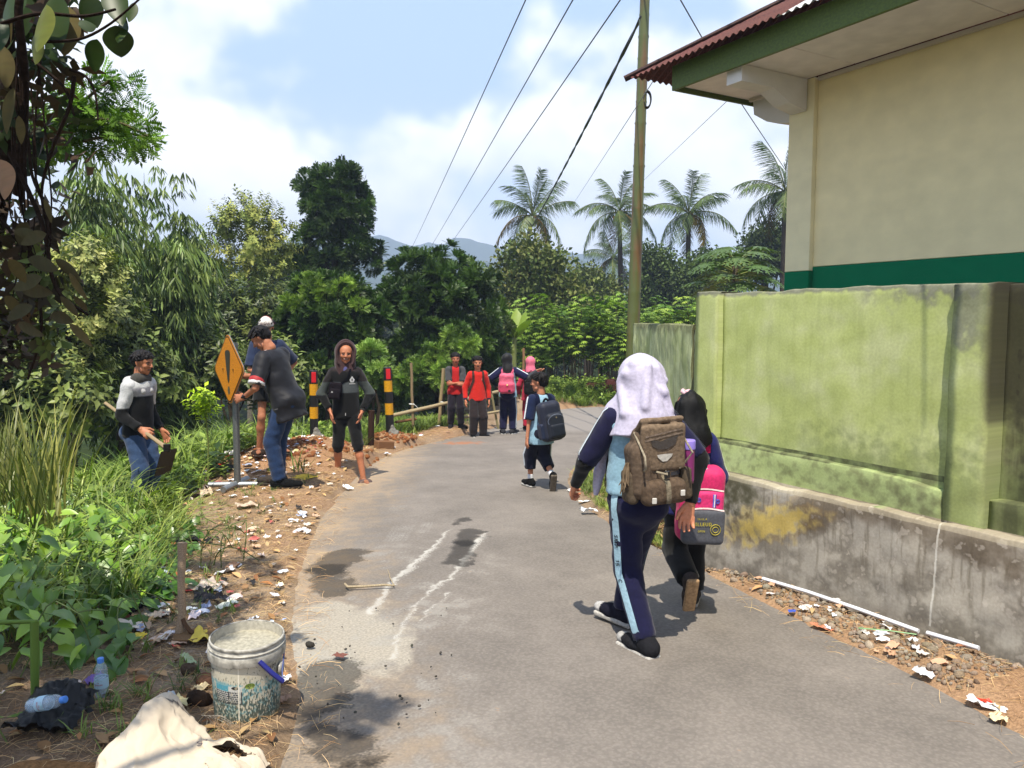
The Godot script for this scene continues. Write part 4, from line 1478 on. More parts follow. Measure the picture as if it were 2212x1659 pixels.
func woman_in_white() -> void:
	var p := Vector3(0.675, 0, -4.06)
	p.y = ground_top(p)
	var s := {"H": 1.56, "g": 0.99, "cell": 0.0125, "hcell": 0.008, "handcell": 0.0042, "la": Vector3(0.015, 0.072, -0.17), "ra": Vector3(-0.02, 0.085, 0.24), "lk": Vector3(0.1, 0, 1), "drop": 0.02,
		"lw": Vector3(0.27, 0.825, 0.26), "rw": Vector3(-0.225, 0.79, -0.16), "le": Vector3(0.7, -0.2, -1), "re": Vector3(-0.8, 0, -0.7), "lt": Vector3(-0.3, 0.2, 1), "hs": 0.142, "rt": Vector3(1, 0, 0.1), "lc": 1.5, "rc": 0.55, "skin": L(210, 140, 105)}
	var J := person("woman in white headscarf and navy tracksuit walking away with brown backpack", p, PI + 0.22, s)
	var h: float = J.H
	var top := top_prims(J, 0.024, 0.545, 0.012)
	wear(J, "shirt", top, L(150, 188, 208), "cloth", 0.009, 6.0)
	var navy := L(22, 24, 58)
	for q in ["L", "R"]:
		var sl := sleeve_prims(J, q, 0.010, 0.98)
		wear(J, "sleeve", sl, navy, "cloth", 0.008, 9.0)
		wear(J, "undersleeve", sleeve_prims(J, q, 0.004, 1.97), L(14, 14, 18), "cloth", 0.004, 12.0)
		var mb := MB.new()
		mb.col = L(214, 226, 232)
		for w in [-0.014, 0.014]:
			var path := []
			for k in 9:
				var d: Vector3 = Vector3.UP * lerpf(1.2, 0.15, k / 8.0) + J.x * (1.0 if q == "L" else -1.0) * lerpf(0.3, 1.0, k / 8.0) + J.f * 0.12
				path.append([J["sh" + q].lerp(J["e" + q], k / 8.0 * 0.95) + J.f * w, d])
			strip(mb, sl, path, 0.012, 0.005, 1)
		obj("sleeve_stripe", mb, M["satin"], J.node)
	var pants := pants_prims(J, 0.014, 1.96, 0.014)
	wear(J, "trousers", pants, L(24, 27, 56), "cloth", 0.010, 7.0)
	leg_stripe(J, pants, "L", L(164, 198, 214), 0.045, 0.02, 0.98, 0.55)
	leg_stripe(J, pants, "R", L(164, 198, 214), 0.045, 0.02, 0.98, -0.3)
	var lp: Vector3 = J.hL.lerp(J.kL, 0.72)
	for e in [["SMP", 0.55], ["15", 0.86], ["C", 1.12]]:
		var q: Vector3 = J.hL.lerp(J.kL, e[1]) if e[1] < 1.0 else J.kL.lerp(J.aL, e[1] - 1.0)
		var out := Vector3(1, 0, 0).rotated(Vector3.UP, 0.55)
		var hit := stick(pants, q + out * 0.25, -out, 0.007)
		var dn: Vector3 = (J.kL - J.hL).normalized()
		letters("lettering", e[0], 0.034, L(18, 20, 30), J.node, Transform3D(Basis(dn, out.cross(dn), out).orthonormalized(), hit))
	shoe(J, "L", Vector3(0.35, -0.02, 1), L(42, 42, 44), L(206, 202, 194), L(190, 188, 184))
	shoe(J, "R", Vector3(0.55, 0.03, 1), L(30, 32, 46), L(206, 202, 194), L(206, 204, 200))
	# headscarf
	var u: float = J.u
	var hj := [limb(hd(J, 0, .64, -.08), hd(J, 0, .60, .10), .44 * u, .41 * u, .05), limb(hd(J, 0, .50, -.10), J.neck - J.t * 0.01 * h - J.f * 0.045, .40 * u, 0.134, 0.07, J.f, 1.08),
		limb(J.neck - J.f * 0.035 + J.t * .03, J.neck - J.t * 0.072 * h - J.f * 0.052, 0.125, 0.18, 0.05, J.f, 1.25, true),
		limb(hd(J, -.25, .45, .0), J.neck + J.x * 0.13 - J.t * 0.03 + J.f * 0.02, .10, .055, .05), limb(J.neck + J.x * 0.11 + J.f * 0.05, J.neck + J.x * 0.10 + J.f * 0.12 - J.t * 0.16, .06, .05, .05),
		limb(hd(J, .12, .62, -.34), J.neck - J.f * 0.150 - J.x * 0.05 - J.t * .03, .04, .035, .05), limb(hd(J, -.2, .7, -.25), J.neck - J.f * 0.135 + J.x * 0.05 - J.t * .055, .03, .03, .045),
		limb(hd(J, .28, .5, -.2), J.neck - J.f * 0.11 - J.x * 0.13 - J.t * .04, .03, .035, .05)]
	var hm := MB.new()
	hm.col = L(200, 194, 216)
	for e in [[-.36, .50, -.1, .15, -.05, -.52, .03], [-.34, .62, -.2, .30, .18, -.46, .028], [-.2, .86, -.25, .38, .42, -.28, .024], [.02, .8, -.42, -.12, -.1, -.6, .026], [.2, .75, -.36, .42, -.2, -.46, .026], [-.38, .4, -.05, -.42, -.25, -.4, .03], [.0, .45, -.46, .2, -.3, -.62, .024]]:
		hj.append(limb(hd(J, -e[0] * 1.25, e[1], e[2] * 1.2 - .05), hd(J, -e[3] * 1.3, e[4] * 1.1, e[5] * 1.2 - .07), e[6] * .85, e[6] * .85, 0.02))
	net(hm, hj, 0.0075, 0.006, 7.0, Vector3(1, 0.45, 1))
	obj("headscarf", hm, M["satin"], J.node)
	var tail := MB.new()
	tail.col = L(200, 194, 216)
	var tp := bend(J.neck + J.x * 0.12 + J.f * 0.13 - J.t * 0.14, J.neck + J.x * 0.16 + J.f * 0.17 - J.t * 0.3, J.neck + J.x * 0.19 + J.f * 0.14 - J.t * 0.47, 8)
	tail.tube(tp, [.03, .034, .03, .036, .03, .034, .028, .024, .012], 7)
	obj("scarf_end", tail, M["satin"], J.node)
	# the backpack
	var o: Vector3 = J.hip + J.t * (0.675 - 0.525) * h - J.f * 0.175 - J.t * 0.215
	var t := bag("worn brown canvas backpack with pale triangle patch on the woman in white headscarf", J, o)
	var b := Basis(J.x, J.t, J.f).rotated(J.f, -0.06)
	var c := Vector3(0, 0.215, -0.045)
	var br := L(112, 96, 80)
	var main := [soft_box(c, b, Vector3(.120, .184, .07), .06), soft_box(c + b * Vector3(.10, -.03, -.02), b, Vector3(.055, .14, .075), .045)]
	bag_mesh("main_compartment", t, main, br, 0.0095, "canvas", 0.006, 8.0)
	var pk := [soft_box(c + b * Vector3(0, -.135, -.085), b, Vector3(.118, .062, .042), .035)]
	bag_mesh("front_pocket", t, pk, L(104, 88, 72), 0.009, "canvas", 0.005, 9.0)
	bag_mesh("side_pocket", t, [soft_box(c + b * Vector3(.145, -.11, -.01), b, Vector3(.03, .085, .06), .025)], L(106, 92, 76), 0.009)
	bag_mesh("side_pocket", t, [soft_box(c + b * Vector3(-.145, -.11, -.01), b, Vector3(.03, .085, .06), .025)], L(106, 92, 76), 0.009)
	var fl := [soft_box(c + b * Vector3(-.012, .085, -.078), b.rotated(b.x, -0.12), Vector3(.118, .118, .016), .016), soft_box(c + b * Vector3(-.012, .19, -.035), b.rotated(b.x, -0.9), Vector3(.116, .07, .014), .014)]
	bag_mesh("flap", t, fl, L(140, 120, 98), 0.008, "canvas", 0.004, 8.0)
	var edge := MB.new()
	edge.col = L(176, 164, 142)
	var ep := []
	for q in [Vector2(.108, .16), Vector2(.112, .06), Vector2(.112, .0), Vector2(.095, -.026), Vector2(.06, -.034), Vector2(0, -.036), Vector2(-.06, -.034), Vector2(-.10, -.026), Vector2(-.13, 0), Vector2(-.135, .06), Vector2(-.132, .16)]:
		ep.append(stick(fl, c + b * Vector3(q.x, q.y, -.35), b.z, 0.001))
	edge.tube(ep, [0.0055], 6)
	obj("piping", edge, M["canvas"], t)
	patch("triangle_label", fl, c + b * Vector3(-.015, .035, 0), -b.x, b.y, -b.z, [Vector2(-.042, .018), Vector2(0, .02), Vector2(.042, .018), Vector2(.036, .004), Vector2(.012, -.018), Vector2(-.012, -.018), Vector2(-.036, .004)], L(205, 200, 190), t, Vector3.ZERO, 0.003)
	patch("flap_window", fl, c + b * Vector3(-.01, .10, 0), -b.x, b.y, -b.z, [Vector2(-.07, .035), Vector2(-.02, .02), Vector2(.03, .035), Vector2(.075, .045), Vector2(.06, 0), Vector2(.02, -.022), Vector2(-.03, -.02), Vector2(-.062, 0)], L(74, 68, 62), t, Vector3.ZERO, 0.002)
	var zp := MB.new()
	zp.col = L(150, 132, 116)
	for yy in [.148, .128]:
		var path := []
		for k in 8: path.append([c + b * Vector3(lerpf(.09, -.11, k / 7.0), yy + k * .004, 0), -b.z])
		strip(zp, fl, path, 0.008, 0.003, 1)
	obj("zip", zp, M["canvas"], t)
	var st := MB.new()
	st.col = L(140, 128, 108)
	var sp := []
	for k in 9: sp.append([c + b * Vector3(-.012, lerpf(-.045, -.19, k / 8.0), 0), -b.z])
	strip(st, main + pk, sp, 0.026, 0.004)
	obj("webbing", st, M["canvas"], t)
	var bk := MB.new()
	bk.col = L(26, 25, 25)
	bk.box(c + b * Vector3(-.014, -.045, -.112), Vector3(.030, .036, .012), b, .004)
	obj("buckle", bk, M["plastic"], t)
	for e in [[.066, -.165], [-.085, -.14]]:
		var b2 := MB.new()
		b2.col = L(190, 186, 178)
		b2.box(c + b * Vector3(e[0], e[1], -.132), Vector3(.024, .03, .008), b.rotated(b.z, rr(-.3, .3)), .003)
		obj("buckle", b2, M["plastic"], t)
	patch("maker_label", main, c + b * Vector3(-.085, -.052, 0), -b.x, b.y, -b.z, rect(.034, .009), L(52, 52, 56), t, Vector3.ZERO, 0.004)
	var tas := MB.new()
	tas.col = L(136, 116, 92)
	for k in 16:
		var a := c + b * Vector3(.165 + rr(-.008, .008), .02, -.05)
		tas.tube(bend(a, a + b * Vector3(rr(0, .03), -.07, rr(-.02, .02)), a + b * Vector3(rr(.01, .05), rr(-.16, -.11), rr(-.03, .02)), 5), [.005, .006, .006, .005, .004, .002], 4)
	obj("frayed_strap", tas, M["canvas"], t)
	var bo := thing("water_bottle", "purple water bottle in the side pocket of the brown backpack", "bottle")
	bo.transform = J.node.transform.translated_local(o + c + b * Vector3(-.158, -.12, -.03))
	var bm := MB.new()
	bm.col = L(120, 40, 96)
	bm.lathe([Vector2(0, 0), Vector2(.030, .002), Vector2(.033, .02), Vector2(.033, .17), Vector2(.030, .178)], 20)
	obj("body", bm, M["plastic"], bo)
	var lid := MB.new()
	lid.col = L(140, 122, 206)
	lid.lathe([Vector2(.036, .176), Vector2(.037, .18), Vector2(.037, .215), Vector2(.034, .222), Vector2(0, .223)], 20)
	obj("lid", lid, M["plastic"], bo)
	straps(t, J, o, top, L(80, 68, 56), 0.05)

func ground_top(p: Vector3) -> float:
	if off_road(p.x, p.z) < 0.0: return slope_y(p.z) + 0.012
	return ground_y(p.x, p.z)

func girl_with_long_hair() -> void:
	var p := Vector3(1.065, 0, -4.58)
	p.y = ground_top(p)
	var J := person("girl with long wavy black hair walking beside the green wall with pink backpack", p, PI + 0.08, {"H": 1.30, "cell": 0.013, "hs": 0.16, "handcell": 0.006, "la": Vector3(0.06, 0.26, -0.24), "ra": Vector3(-0.075, 0.062, 0.10), "lk": Vector3(0, 0, 1), "skin": L(191, 128, 96),
		"lw": Vector3(0.17, 0.66, 0.12), "rw": Vector3(-0.2, 0.64, 0.1)})
	var top := top_prims(J, 0.022, 0.47, 0.02)
	wear(J, "shirt", top, L(30, 34, 92))
	for q in ["L", "R"]: wear(J, "sleeve", sleeve_prims(J, q, 0.018, 1.9), L(30, 34, 92))
	var tr := MB.new()
	tr.col = L(220, 220, 224)
	for sg in [-1.0, 1.0]:
		var path := []
		for k in 8: path.append([J["shR" if sg < 0 else "shL"].lerp(J["eR" if sg < 0 else "eL"], k / 7.0), J.x * sg + Vector3.UP * 0.2 - J.f * .5])
		strip(tr, sleeve_prims(J, "R" if sg < 0 else "L", 0.018, 1.9), path, 0.014, 0.004, 1)
	obj("sleeve_stripe", tr, M["satin"], J.node)
	var pp := pants_prims(J, 0.022, 1.92, 0.024)
	wear(J, "trousers", pp, L(20, 18, 20), "cloth", 0.008, 7.0)
	shoe(J, "R", Vector3(-0.45, 0, 1), L(70, 64, 60), L(190, 182, 170))
	shoe(J, "L", Vector3(0.0, -0.92, 0.35), L(74, 66, 60), L(196, 160, 118))
	var u: float = J.u
	var q2 := [limb(hd(J, 0, .67, -.12), hd(J, 0, .66, .06), .385 * u, .36 * u, .05 * u), limb(hd(J, 0, .55, -.2), hd(J, -.05, -.25, -.36), .38 * u, .48 * u, .08 * u, J.f, 1.3), limb(hd(J, 0, -.1, -.34), hd(J, -.1, -.72, -.42), .44 * u, .30 * u, .08 * u, J.f, 1.3),
		limb(hd(J, .3, .4, .05), hd(J, .38, -.3, -.05), .12 * u, .10 * u, .05 * u), limb(hd(J, -.3, .4, .05), hd(J, -.40, -.35, -.1), .12 * u, .10 * u, .05 * u)]
	var n: Vector3 = J.hb * Vector3(0, -.6, .8)
	var hm := MB.new()
	hm.col = L(17, 14, 14)
	net(hm, q2, 0.008, 0.024, 8.0, Vector3(1, .5, 1), [[n.normalized(), n.normalized().dot(hd(J, 0, .72, .35))]])
	for k in 170:
		var a := rr(-1.9, 1.9)
		var r0 := hd(J, sin(a) * .36, rr(.1, .75), -cos(a) * .34 - .06)
		var pts := []
		var ln := rr(.8, 1.4) * u
		for j in 9:
			var f := j / 8.0
			pts.append(r0 + J.hb * Vector3(sin(a) * .18 * u * f + sin(f * 12.0 + k * .4) * .05 * u, -ln * f, -cos(a) * .17 * u * f + cos(f * 11.0 + k * .6) * .05 * u))
		hm.tube(pts, [.008, .009, .009, .009, .008, .007, .006, .004, .002], 4, false)
	obj("hair", hm, M["hair"], J.node)
	var bow := MB.new()
	bow.col = L(232, 190, 198)
	for k in 7:
		var a := TAU * k / 7.0
		var cc := hd(J, .12, 1.03, -.02)
		bow.join(ball(cc + Vector3(cos(a) * .018, sin(a * 2.0) * .006, sin(a) * .018), Vector3(.014, .013, .014)))
	for k in bow.c.size(): bow.c[k] = L(232, 190, 198)
	obj("scrunchie", bow, M["cloth"], J.node)
	var o: Vector3 = J.hip - J.t * 0.20 - J.f * 0.155 - J.x * 0.01
	var t := bag("bright pink school backpack with dark printed pocket on long haired girl", J, o)
	var b := Basis(J.x, J.t, J.f).rotated(J.f, 0.05)
	var c := Vector3(0, 0.215, -0.03)
	var main := [soft_box(c + b.y * .01, b, Vector3(.134, .225, .08), .065)]
	var pink := L(214, 40, 104)
	bag_mesh("main_compartment", t, main, pink, 0.009, "satin", 0.004, 8.0)
	var up := [soft_box(c + b * Vector3(0, .0, -.06), b, Vector3(.118, .105, .035), .032)]
	bag_mesh("upper_pocket", t, up, L(224, 52, 118), 0.009, "satin", 0.003, 9.0)
	var lowp := [soft_box(c + b * Vector3(0, -.105, -.075), b, Vector3(.124, .105, .037), .03)]
	bag_mesh("lower_pocket", t, lowp, L(84, 86, 92), 0.009, "satin", 0.003, 9.0)
	var ln := MB.new()
	ln.col = L(220, 200, 196)
	for yy in [-.008, .10]:
		var path := []
		for k in 10: path.append([c + b * Vector3(lerpf(.112, -.112, k / 9.0), yy + .012 * sin(PI * k / 9.0), 0), -b.z])
		strip(ln, main + up + lowp, path, .008, .003, 1)
	obj("zip", ln, M["satin"], t)
	var gy := L(190, 176, 60)
	var fld: Array = main + up + lowp
	for e in [["DILLEUD", -.085, .028], ["TA UL A", -.055, .016], ["OPEN", -.125, .016]]:
		var hit := stick(fld, c + b * Vector3(.02, e[1], -.3), b.z, .005)
		letters("printed_words", e[0], e[2], gy, t, Transform3D(Basis(-b.x, b.y, -b.z).rotated(-b.z, 0.02), hit))
	for e in [[-.062, -.115, .030], [.04, .05, .012], [-.07, .045, .012]]:
		var ring := MB.new()
		ring.col = gy if e[0] == -.062 else L(70, 90, 190)
		for q in [1.0, .55]:
			var pts := []
			for k in 17: pts.append(stick(fld, c + b * Vector3(e[0] + cos(TAU * k / 16.0) * e[2] * q, e[1] + sin(TAU * k / 16.0) * e[2] * q, -.3), b.z, .003))
			ring.tube(pts, [.0022], 4, false)
		obj("printed_ring", ring, M["satin"], t)
	for k in 3:
		var s2 := MB.new()
		s2.col = [L(60, 110, 210), L(230, 230, 236), L(70, 70, 160)][k]
		var path := []
		for q in 6: path.append([c + b * Vector3(-.045 - .007 * k, lerpf(.085, .01, q / 5.0), 0), -b.z])
		strip(s2, fld, path, .006, .003, 1)
		obj("printed_line", s2, M["satin"], t)
	var hn := MB.new()
	hn.col = L(170, 170, 174)
	hn.tube(bend(c + b * Vector3(.05, .19, -.03), c + b * Vector3(0, .245, -.06), c + b * Vector3(-.05, .19, -.03)), [.012], 8)
	obj("handle", hn, M["canvas"], t)
	straps(t, J, o, top, L(206, 36, 96), 0.05)

func ball(o: Vector3, r: Vector3, n := 8) -> MB:
	var m := MB.new()
	var prof := []
	for k in n / 2 + 2:
		var a := -PI / 2 + PI * k / (n / 2 + 1)
		prof.append(Vector2(cos(a), sin(a)))
	m.lathe(prof, n, Transform3D(Basis.from_scale(r), o))
	return m

func boy_walking() -> void:
	var p := Vector3(0.33, 0, -8.75)
	p.y = ground_top(p)
	var J := person("boy with navy backpack and light blue shirt walking down the road", p, PI + 0.42, {"H": 1.30, "cell": 0.014, "hs": 0.17, "hcell": 0.007, "hy": 0.75, "face": true, "la": Vector3(0.07, 0.062, 0.12), "ra": Vector3(-0.055, 0.16, -0.20), "drop": 0.015,
		"lw": Vector3(0.20, 0.56, -0.05), "rw": Vector3(-0.17, 0.60, 0.2), "skin": L(189, 126, 96)})
	var top := top_prims(J, 0.026, 0.41, 0.03)
	wear(J, "shirt", top, L(150, 186, 208), "cloth", 0.008, 6.0)
	for q in ["L", "R"]:
		var sl := sleeve_prims(J, q, 0.022, 1.0)
		wear(J, "sleeve", sl, L(24, 34, 68))
		var mb := MB.new()
		mb.col = L(225, 230, 236)
		var path := []
		for k in 7: path.append([J["sh" + q].lerp(J["e" + q], k / 6.0 * .95), (J.x * (1.0 if q == "L" else -1.0) + Vector3.UP * (.9 - k * .13) - J.f * .2)])
		strip(mb, sl, path, .022, .004, 1)
		obj("sleeve_stripe", mb, M["satin"], J.node)
	var pp := pants_prims(J, 0.024, 1.55, 0.02)
	wear(J, "trousers", pp, L(22, 24, 44), "cloth", 0.008, 7.0)
	leg_stripe(J, pp, "R", L(205, 214, 222), 0.04, .1, .74, -0.8)
	leg_stripe(J, pp, "L", L(205, 214, 222), 0.03, .1, .74)
	for q in ["L", "R"]:
		var sk := MB.new()
		sk.col = L(222, 222, 226)
		var up: Vector3 = (J["k" + q] - J["a" + q]).normalized()
		net(sk, [limb(J["a" + q] - up * .02, J["a" + q] + up * .085, .033, .035, .02, Vector3.ZERO, 1.0, true)], .008)
		obj("sock", sk, M["cloth"], J.node)
	shoe(J, "L", Vector3(0.12, 0, 1), L(24, 24, 26), L(206, 204, 198))
	shoe(J, "R", Vector3(-0.1, -0.93, 0.35), L(24, 24, 26), L(120, 110, 98))
	hair_short(J)
	var o: Vector3 = J.hip - J.t * 0.10 - J.f * 0.16
	var t := bag("dark navy school backpack on boy walking down the road", J, o)
	var b := Basis(J.x, J.t, J.f).rotated(J.f, -0.13).rotated(J.x, 0.12)
	var c := Vector3(-.01, 0.235, -0.06)
	var main := [soft_box(c, b, Vector3(.135, .225, .085), .07)]
	bag_mesh("main_compartment", t, main, L(30, 36, 54), 0.011, "satin", 0.004)
	var fp := [soft_box(c + b * Vector3(-.015, -.055, -.085), b, Vector3(.108, .15, .045), .05)]
	bag_mesh("front_pocket", t, fp, L(24, 30, 46), 0.010, "satin", 0.003)
	bag_mesh("lower_pocket", t, [soft_box(c + b * Vector3(-.015, -.105, -.115), b, Vector3(.09, .075, .03), .028)], L(20, 25, 40), 0.010, "satin", 0.003)
	bag_mesh("side_pocket", t, [soft_box(c + b * Vector3(.13, -.10, 0), b, Vector3(.025, .09, .06), .02)], L(26, 36, 62), 0.010, "satin", 0.003)
	var z := MB.new()
	z.col = L(90, 98, 116)
	var path := []
	for k in 18:
		var a := lerpf(-.35, PI + .35, k / 17.0)
		path.append([c + b * Vector3(-.015 - cos(a) * .10, .0 + sin(a) * .075, 0), -b.z])
	strip(z, main + fp, path, .007, .003, 1)
	obj("zip", z, M["satin"], t)
	var hn := MB.new()
	hn.col = L(18, 20, 26)
	hn.tube(bend(c + b * Vector3(.035, .215, .03), c + b * Vector3(0, .29, .02), c + b * Vector3(-.035, .215, .03)), [.013], 8)
	obj("handle", hn, M["canvas"], t)
	patch("emblem", fp, c + b * Vector3(-.015, .04, 0), -b.x, b.y, -b.z, [Vector2(0, .012), Vector2(.013, 0), Vector2(0, -.012), Vector2(-.013, 0)], L(120, 110, 90), t, Vector3.ZERO, .004)
	straps(t, J, o, top, L(26, 32, 56), 0.055)

func standing_children() -> void:
	var dk := L(40, 34, 38)
	# arms crossed, red and grey tee
	var p := on_ground(983, 14.55)
	var J := person("boy in red and grey tee with arms crossed by bamboo rail", p, 0.12, {"H": 1.38, "cell": 0.014, "hs": 0.168, "la": Vector3(.10, .062, .02), "ra": Vector3(-.09, .062, 0), "hcell": 0.008, "face": true, "hy": 0.05, "lw": Vector3(-0.06, 0.855, 0.165), "rw": Vector3(0.07, 0.83, 0.145), "le": Vector3(1, -0.6, -0.2), "re": Vector3(-1, -0.6, -0.2), "lc": 0.9, "rc": 0.9, "lh": Vector3(-1, .05, .0), "rh": Vector3(1, 0.1, 0), "lt": Vector3.UP, "rt": Vector3.UP, "skin": L(180, 112, 82)})
	var top := top_prims(J, 0.026, 0.46, 0.02)
	wear(J, "shirt", top, L(186, 38, 36), "cloth", 0.008)
	for q in ["L", "R"]: wear(J, "sleeve", sleeve_prims(J, q, 0.024, 0.95), L(74, 74, 76))
	patch("shirt_print", top, J.hip + J.t * .2, J.x, J.t, J.f, rect(.07, .016), L(70, 22, 24), J.node)
	var pp := pants_prims(J, 0.02, 1.93, 0.02)
	wear(J, "trousers", pp, L(32, 28, 36))
	leg_stripe(J, pp, "R", L(180, 36, 44), .03, .05, .97)
	shoe(J, "L", Vector3(0.7, 0, 1), L(20, 20, 22), L(50, 50, 52))
	shoe(J, "R", Vector3(-0.2, 0, 1), L(40, 40, 46), L(160, 160, 164))
	hair_short(J)
	small_bag("dark grey backpack on boy with crossed arms", J, top, L(60, 62, 64), .045)
	# red long sleeves
	p = on_ground(1031, 14.25)
	J = person("boy in red long sleeved shirt standing beside boy with crossed arms", p, 0.22, {"H": 1.50, "cell": 0.014, "hs": 0.16, "hcell": 0.008, "face": true, "la": Vector3(.10, .067, .02), "ra": Vector3(-.095, .067, .05), "hy": -0.1, "lw": Vector3(0.215, 0.72, 0.0), "rw": Vector3(-0.235, 0.73, 0.04), "skin": L(198, 128, 96)})
	top = top_prims(J, 0.024, 0.475, 0.02)
	wear(J, "shirt", top, L(205, 42, 30), "cloth", 0.008)
	for q in ["L", "R"]:
		wear(J, "sleeve", sleeve_prims(J, q, 0.018, 1.88), L(205, 42, 30))
		wear(J, "cuff", [limb(J["e" + q].lerp(J["w" + q], .82), J["e" + q].lerp(J["w" + q], .96), .036, .038, .01, Vector3.ZERO, 1.0, true)], L(34, 44, 80), "cloth", 0)
	wear(J, "collar", [limb(J.neck + J.t * .002, J.neck + J.t * .016, .078, .072, .01, J.f, 1.1, true)], L(30, 26, 28), "cloth", 0)
	patch("chest_emblem", top, J.hip + J.t * .33 + J.x * .075, J.x, J.t, J.f, [Vector2(0, .028), Vector2(.02, .006), Vector2(.013, -.022), Vector2(-.013, -.022), Vector2(-.02, .006)], L(220, 120, 110), J.node)
	pp = pants_prims(J, 0.024, 1.93, 0.026)
	wear(J, "trousers", pp, L(46, 34, 34))
	shoe(J, "L", Vector3(0.75, 0, 0.8), L(20, 20, 22), L(204, 204, 202))
	shoe(J, "R", Vector3(-0.05, 0, 1), L(24, 24, 26), L(208, 208, 206), L(210, 210, 208))
	hair_short(J)
	small_bag("brown backpack on boy in red long sleeves", J, top, L(78, 54, 48), .045)
	# black headscarf, arm over her friend's shoulders
	p = on_ground(1097, 14.5)
	p.y = ground_top(p)
	J = person("girl in black headscarf with pink backpack and arm round her friend", p, PI - 0.1, {"H": 1.50, "cell": 0.015, "hs": 0.155, "la": Vector3(.095, .067, 0), "ra": Vector3(-.09, .067, 0), "rw": Vector3(-0.55, 1.21, 0.06), "lw": Vector3(0.21, 0.90, 0.06), "le": Vector3(1, -0.2, -0.6), "re": Vector3(0, -1, -0.3), "rt": Vector3(0, 0.3, -1), "rh": Vector3(-1, 0, .1), "rc": 0.6, "hr": -0.1, "skin": L(191, 126, 96)})
	top = top_prims(J, 0.024, 0.47, 0.025)
	wear(J, "shirt", top, L(150, 186, 208))
	for q in ["L", "R"]:
		var sl := sleeve_prims(J, q, 0.022, 0.95)
		wear(J, "sleeve", sl, L(24, 28, 62))
		wear(J, "undersleeve", sleeve_prims(J, q, 0.009, 1.93), L(62, 66, 70) if q == "R" else L(20, 20, 24))
		var mb := MB.new()
		mb.col = L(220, 228, 234)
		var path := []
		for k in 6: path.append([J["sh" + q].lerp(J["e" + q], k / 5.0 * .92), Vector3.UP * 1.0 + J.x * (.5 if q == "L" else -.5) - J.f * .5])
		strip(mb, sl, path, .025, .004, 1)
		obj("sleeve_stripe", mb, M["satin"], J.node)
	pp = pants_prims(J, 0.022, 1.94, 0.024)
	wear(J, "trousers", pp, L(24, 27, 56))
	leg_stripe(J, pp, "R", L(190, 206, 216), .022, .1, .97, -.5)
	shoe(J, "L", Vector3(0.3, 0, 1), L(60, 60, 64), L(206, 204, 200))
	shoe(J, "R", Vector3(-0.5, 0, 1), L(60, 60, 64), L(206, 204, 200))
	scarf(J, L(20, 18, 20), .17)
	var o: Vector3 = J.hip - J.t * .02 - J.f * .14
	var t := bag("soft pink drawstring backpack on girl in black headscarf", J, o)
	var b := Basis(J.x, J.t, J.f)
	var c := Vector3(0, .21, -.05)
	var main := [soft_box(c, b, Vector3(.14, .19, .07), .065), soft_box(c - b.y * .07, b, Vector3(.155, .115, .085), .07)]
	bag_mesh("main_compartment", t, main, L(218, 96, 124), 0.013, "satin", 0.012, 8.0)
	bag_mesh("front_pocket", t, [soft_box(c + b * Vector3(0, -.085, -.07), b, Vector3(.13, .085, .035), .03)], L(196, 62, 96), 0.012, "satin", 0.008)
	patch("black_label", main + [soft_box(c + b * Vector3(0, -.085, -.07), b, Vector3(.13, .085, .035), .03)], c + b * Vector3(-.06, -.13, 0), -b.x, b.y, -b.z, rect(.022, .02), L(26, 22, 24), t, Vector3.ZERO, .004)
	var cl := MB.new()
	cl.col = L(226, 206, 130)
	cl.box(c + b * Vector3(-.02, -.02, -.115), Vector3(.025, .03, .012), b, .003)
	obj("clasp", cl, M["plastic"], t)
	straps(t, J, o, top, L(224, 110, 136), 0.05, .1)
	# pink headscarf
	p = on_ground(1146, 15.1)
	p.y = ground_top(p)
	J = person("girl in pink headscarf and red clothes with black backpack", p, PI + 0.05, {"H": 1.43, "cell": 0.016, "hs": 0.155, "lw": Vector3(0.22, 0.72, 0.1), "rw": Vector3(-0.2, 0.95, 0.25), "skin": L(191, 126, 96)})
	top = top_prims(J, 0.026, 0.42, 0.04)
	wear(J, "tunic", top, L(176, 34, 62))
	for q in ["L", "R"]: wear(J, "sleeve", sleeve_prims(J, q, 0.018, 1.9), L(186, 44, 72))
	wear(J, "trousers", pants_prims(J, 0.022, 1.94, 0.02), L(172, 30, 56))
	shoe(J, "L", Vector3(0.2, 0, 1), L(30, 30, 34), L(200, 200, 198))
	shoe(J, "R", Vector3(-0.2, 0, 1), L(30, 30, 34), L(200, 200, 198))
	scarf(J, L(224, 110, 136), .13)
	small_bag("black and grey backpack on girl in pink headscarf", J, top, L(40, 40, 42), .045, Vector3(.14, .22, .085))

func scarf(J: Dictionary, col: Color, reach: float) -> void:
	var u: float = J.u
	var hj := [limb(hd(J, 0, .64, -.08), hd(J, 0, .60, .10), .41 * u, .39 * u, .05), limb(hd(J, 0, .5, -.06), J.neck - J.f * 0.03, .34 * u, 0.10, 0.06, J.f, 1.1),
		limb(J.neck - J.f * 0.03 + J.t * .03, J.neck - J.t * reach - J.f * 0.09, 0.09, 0.085, 0.04, J.f, 1.6, true)]
	wear(J, "headscarf", hj, col, "satin", 0.012, 5.0, Vector3(1, .45, 1))

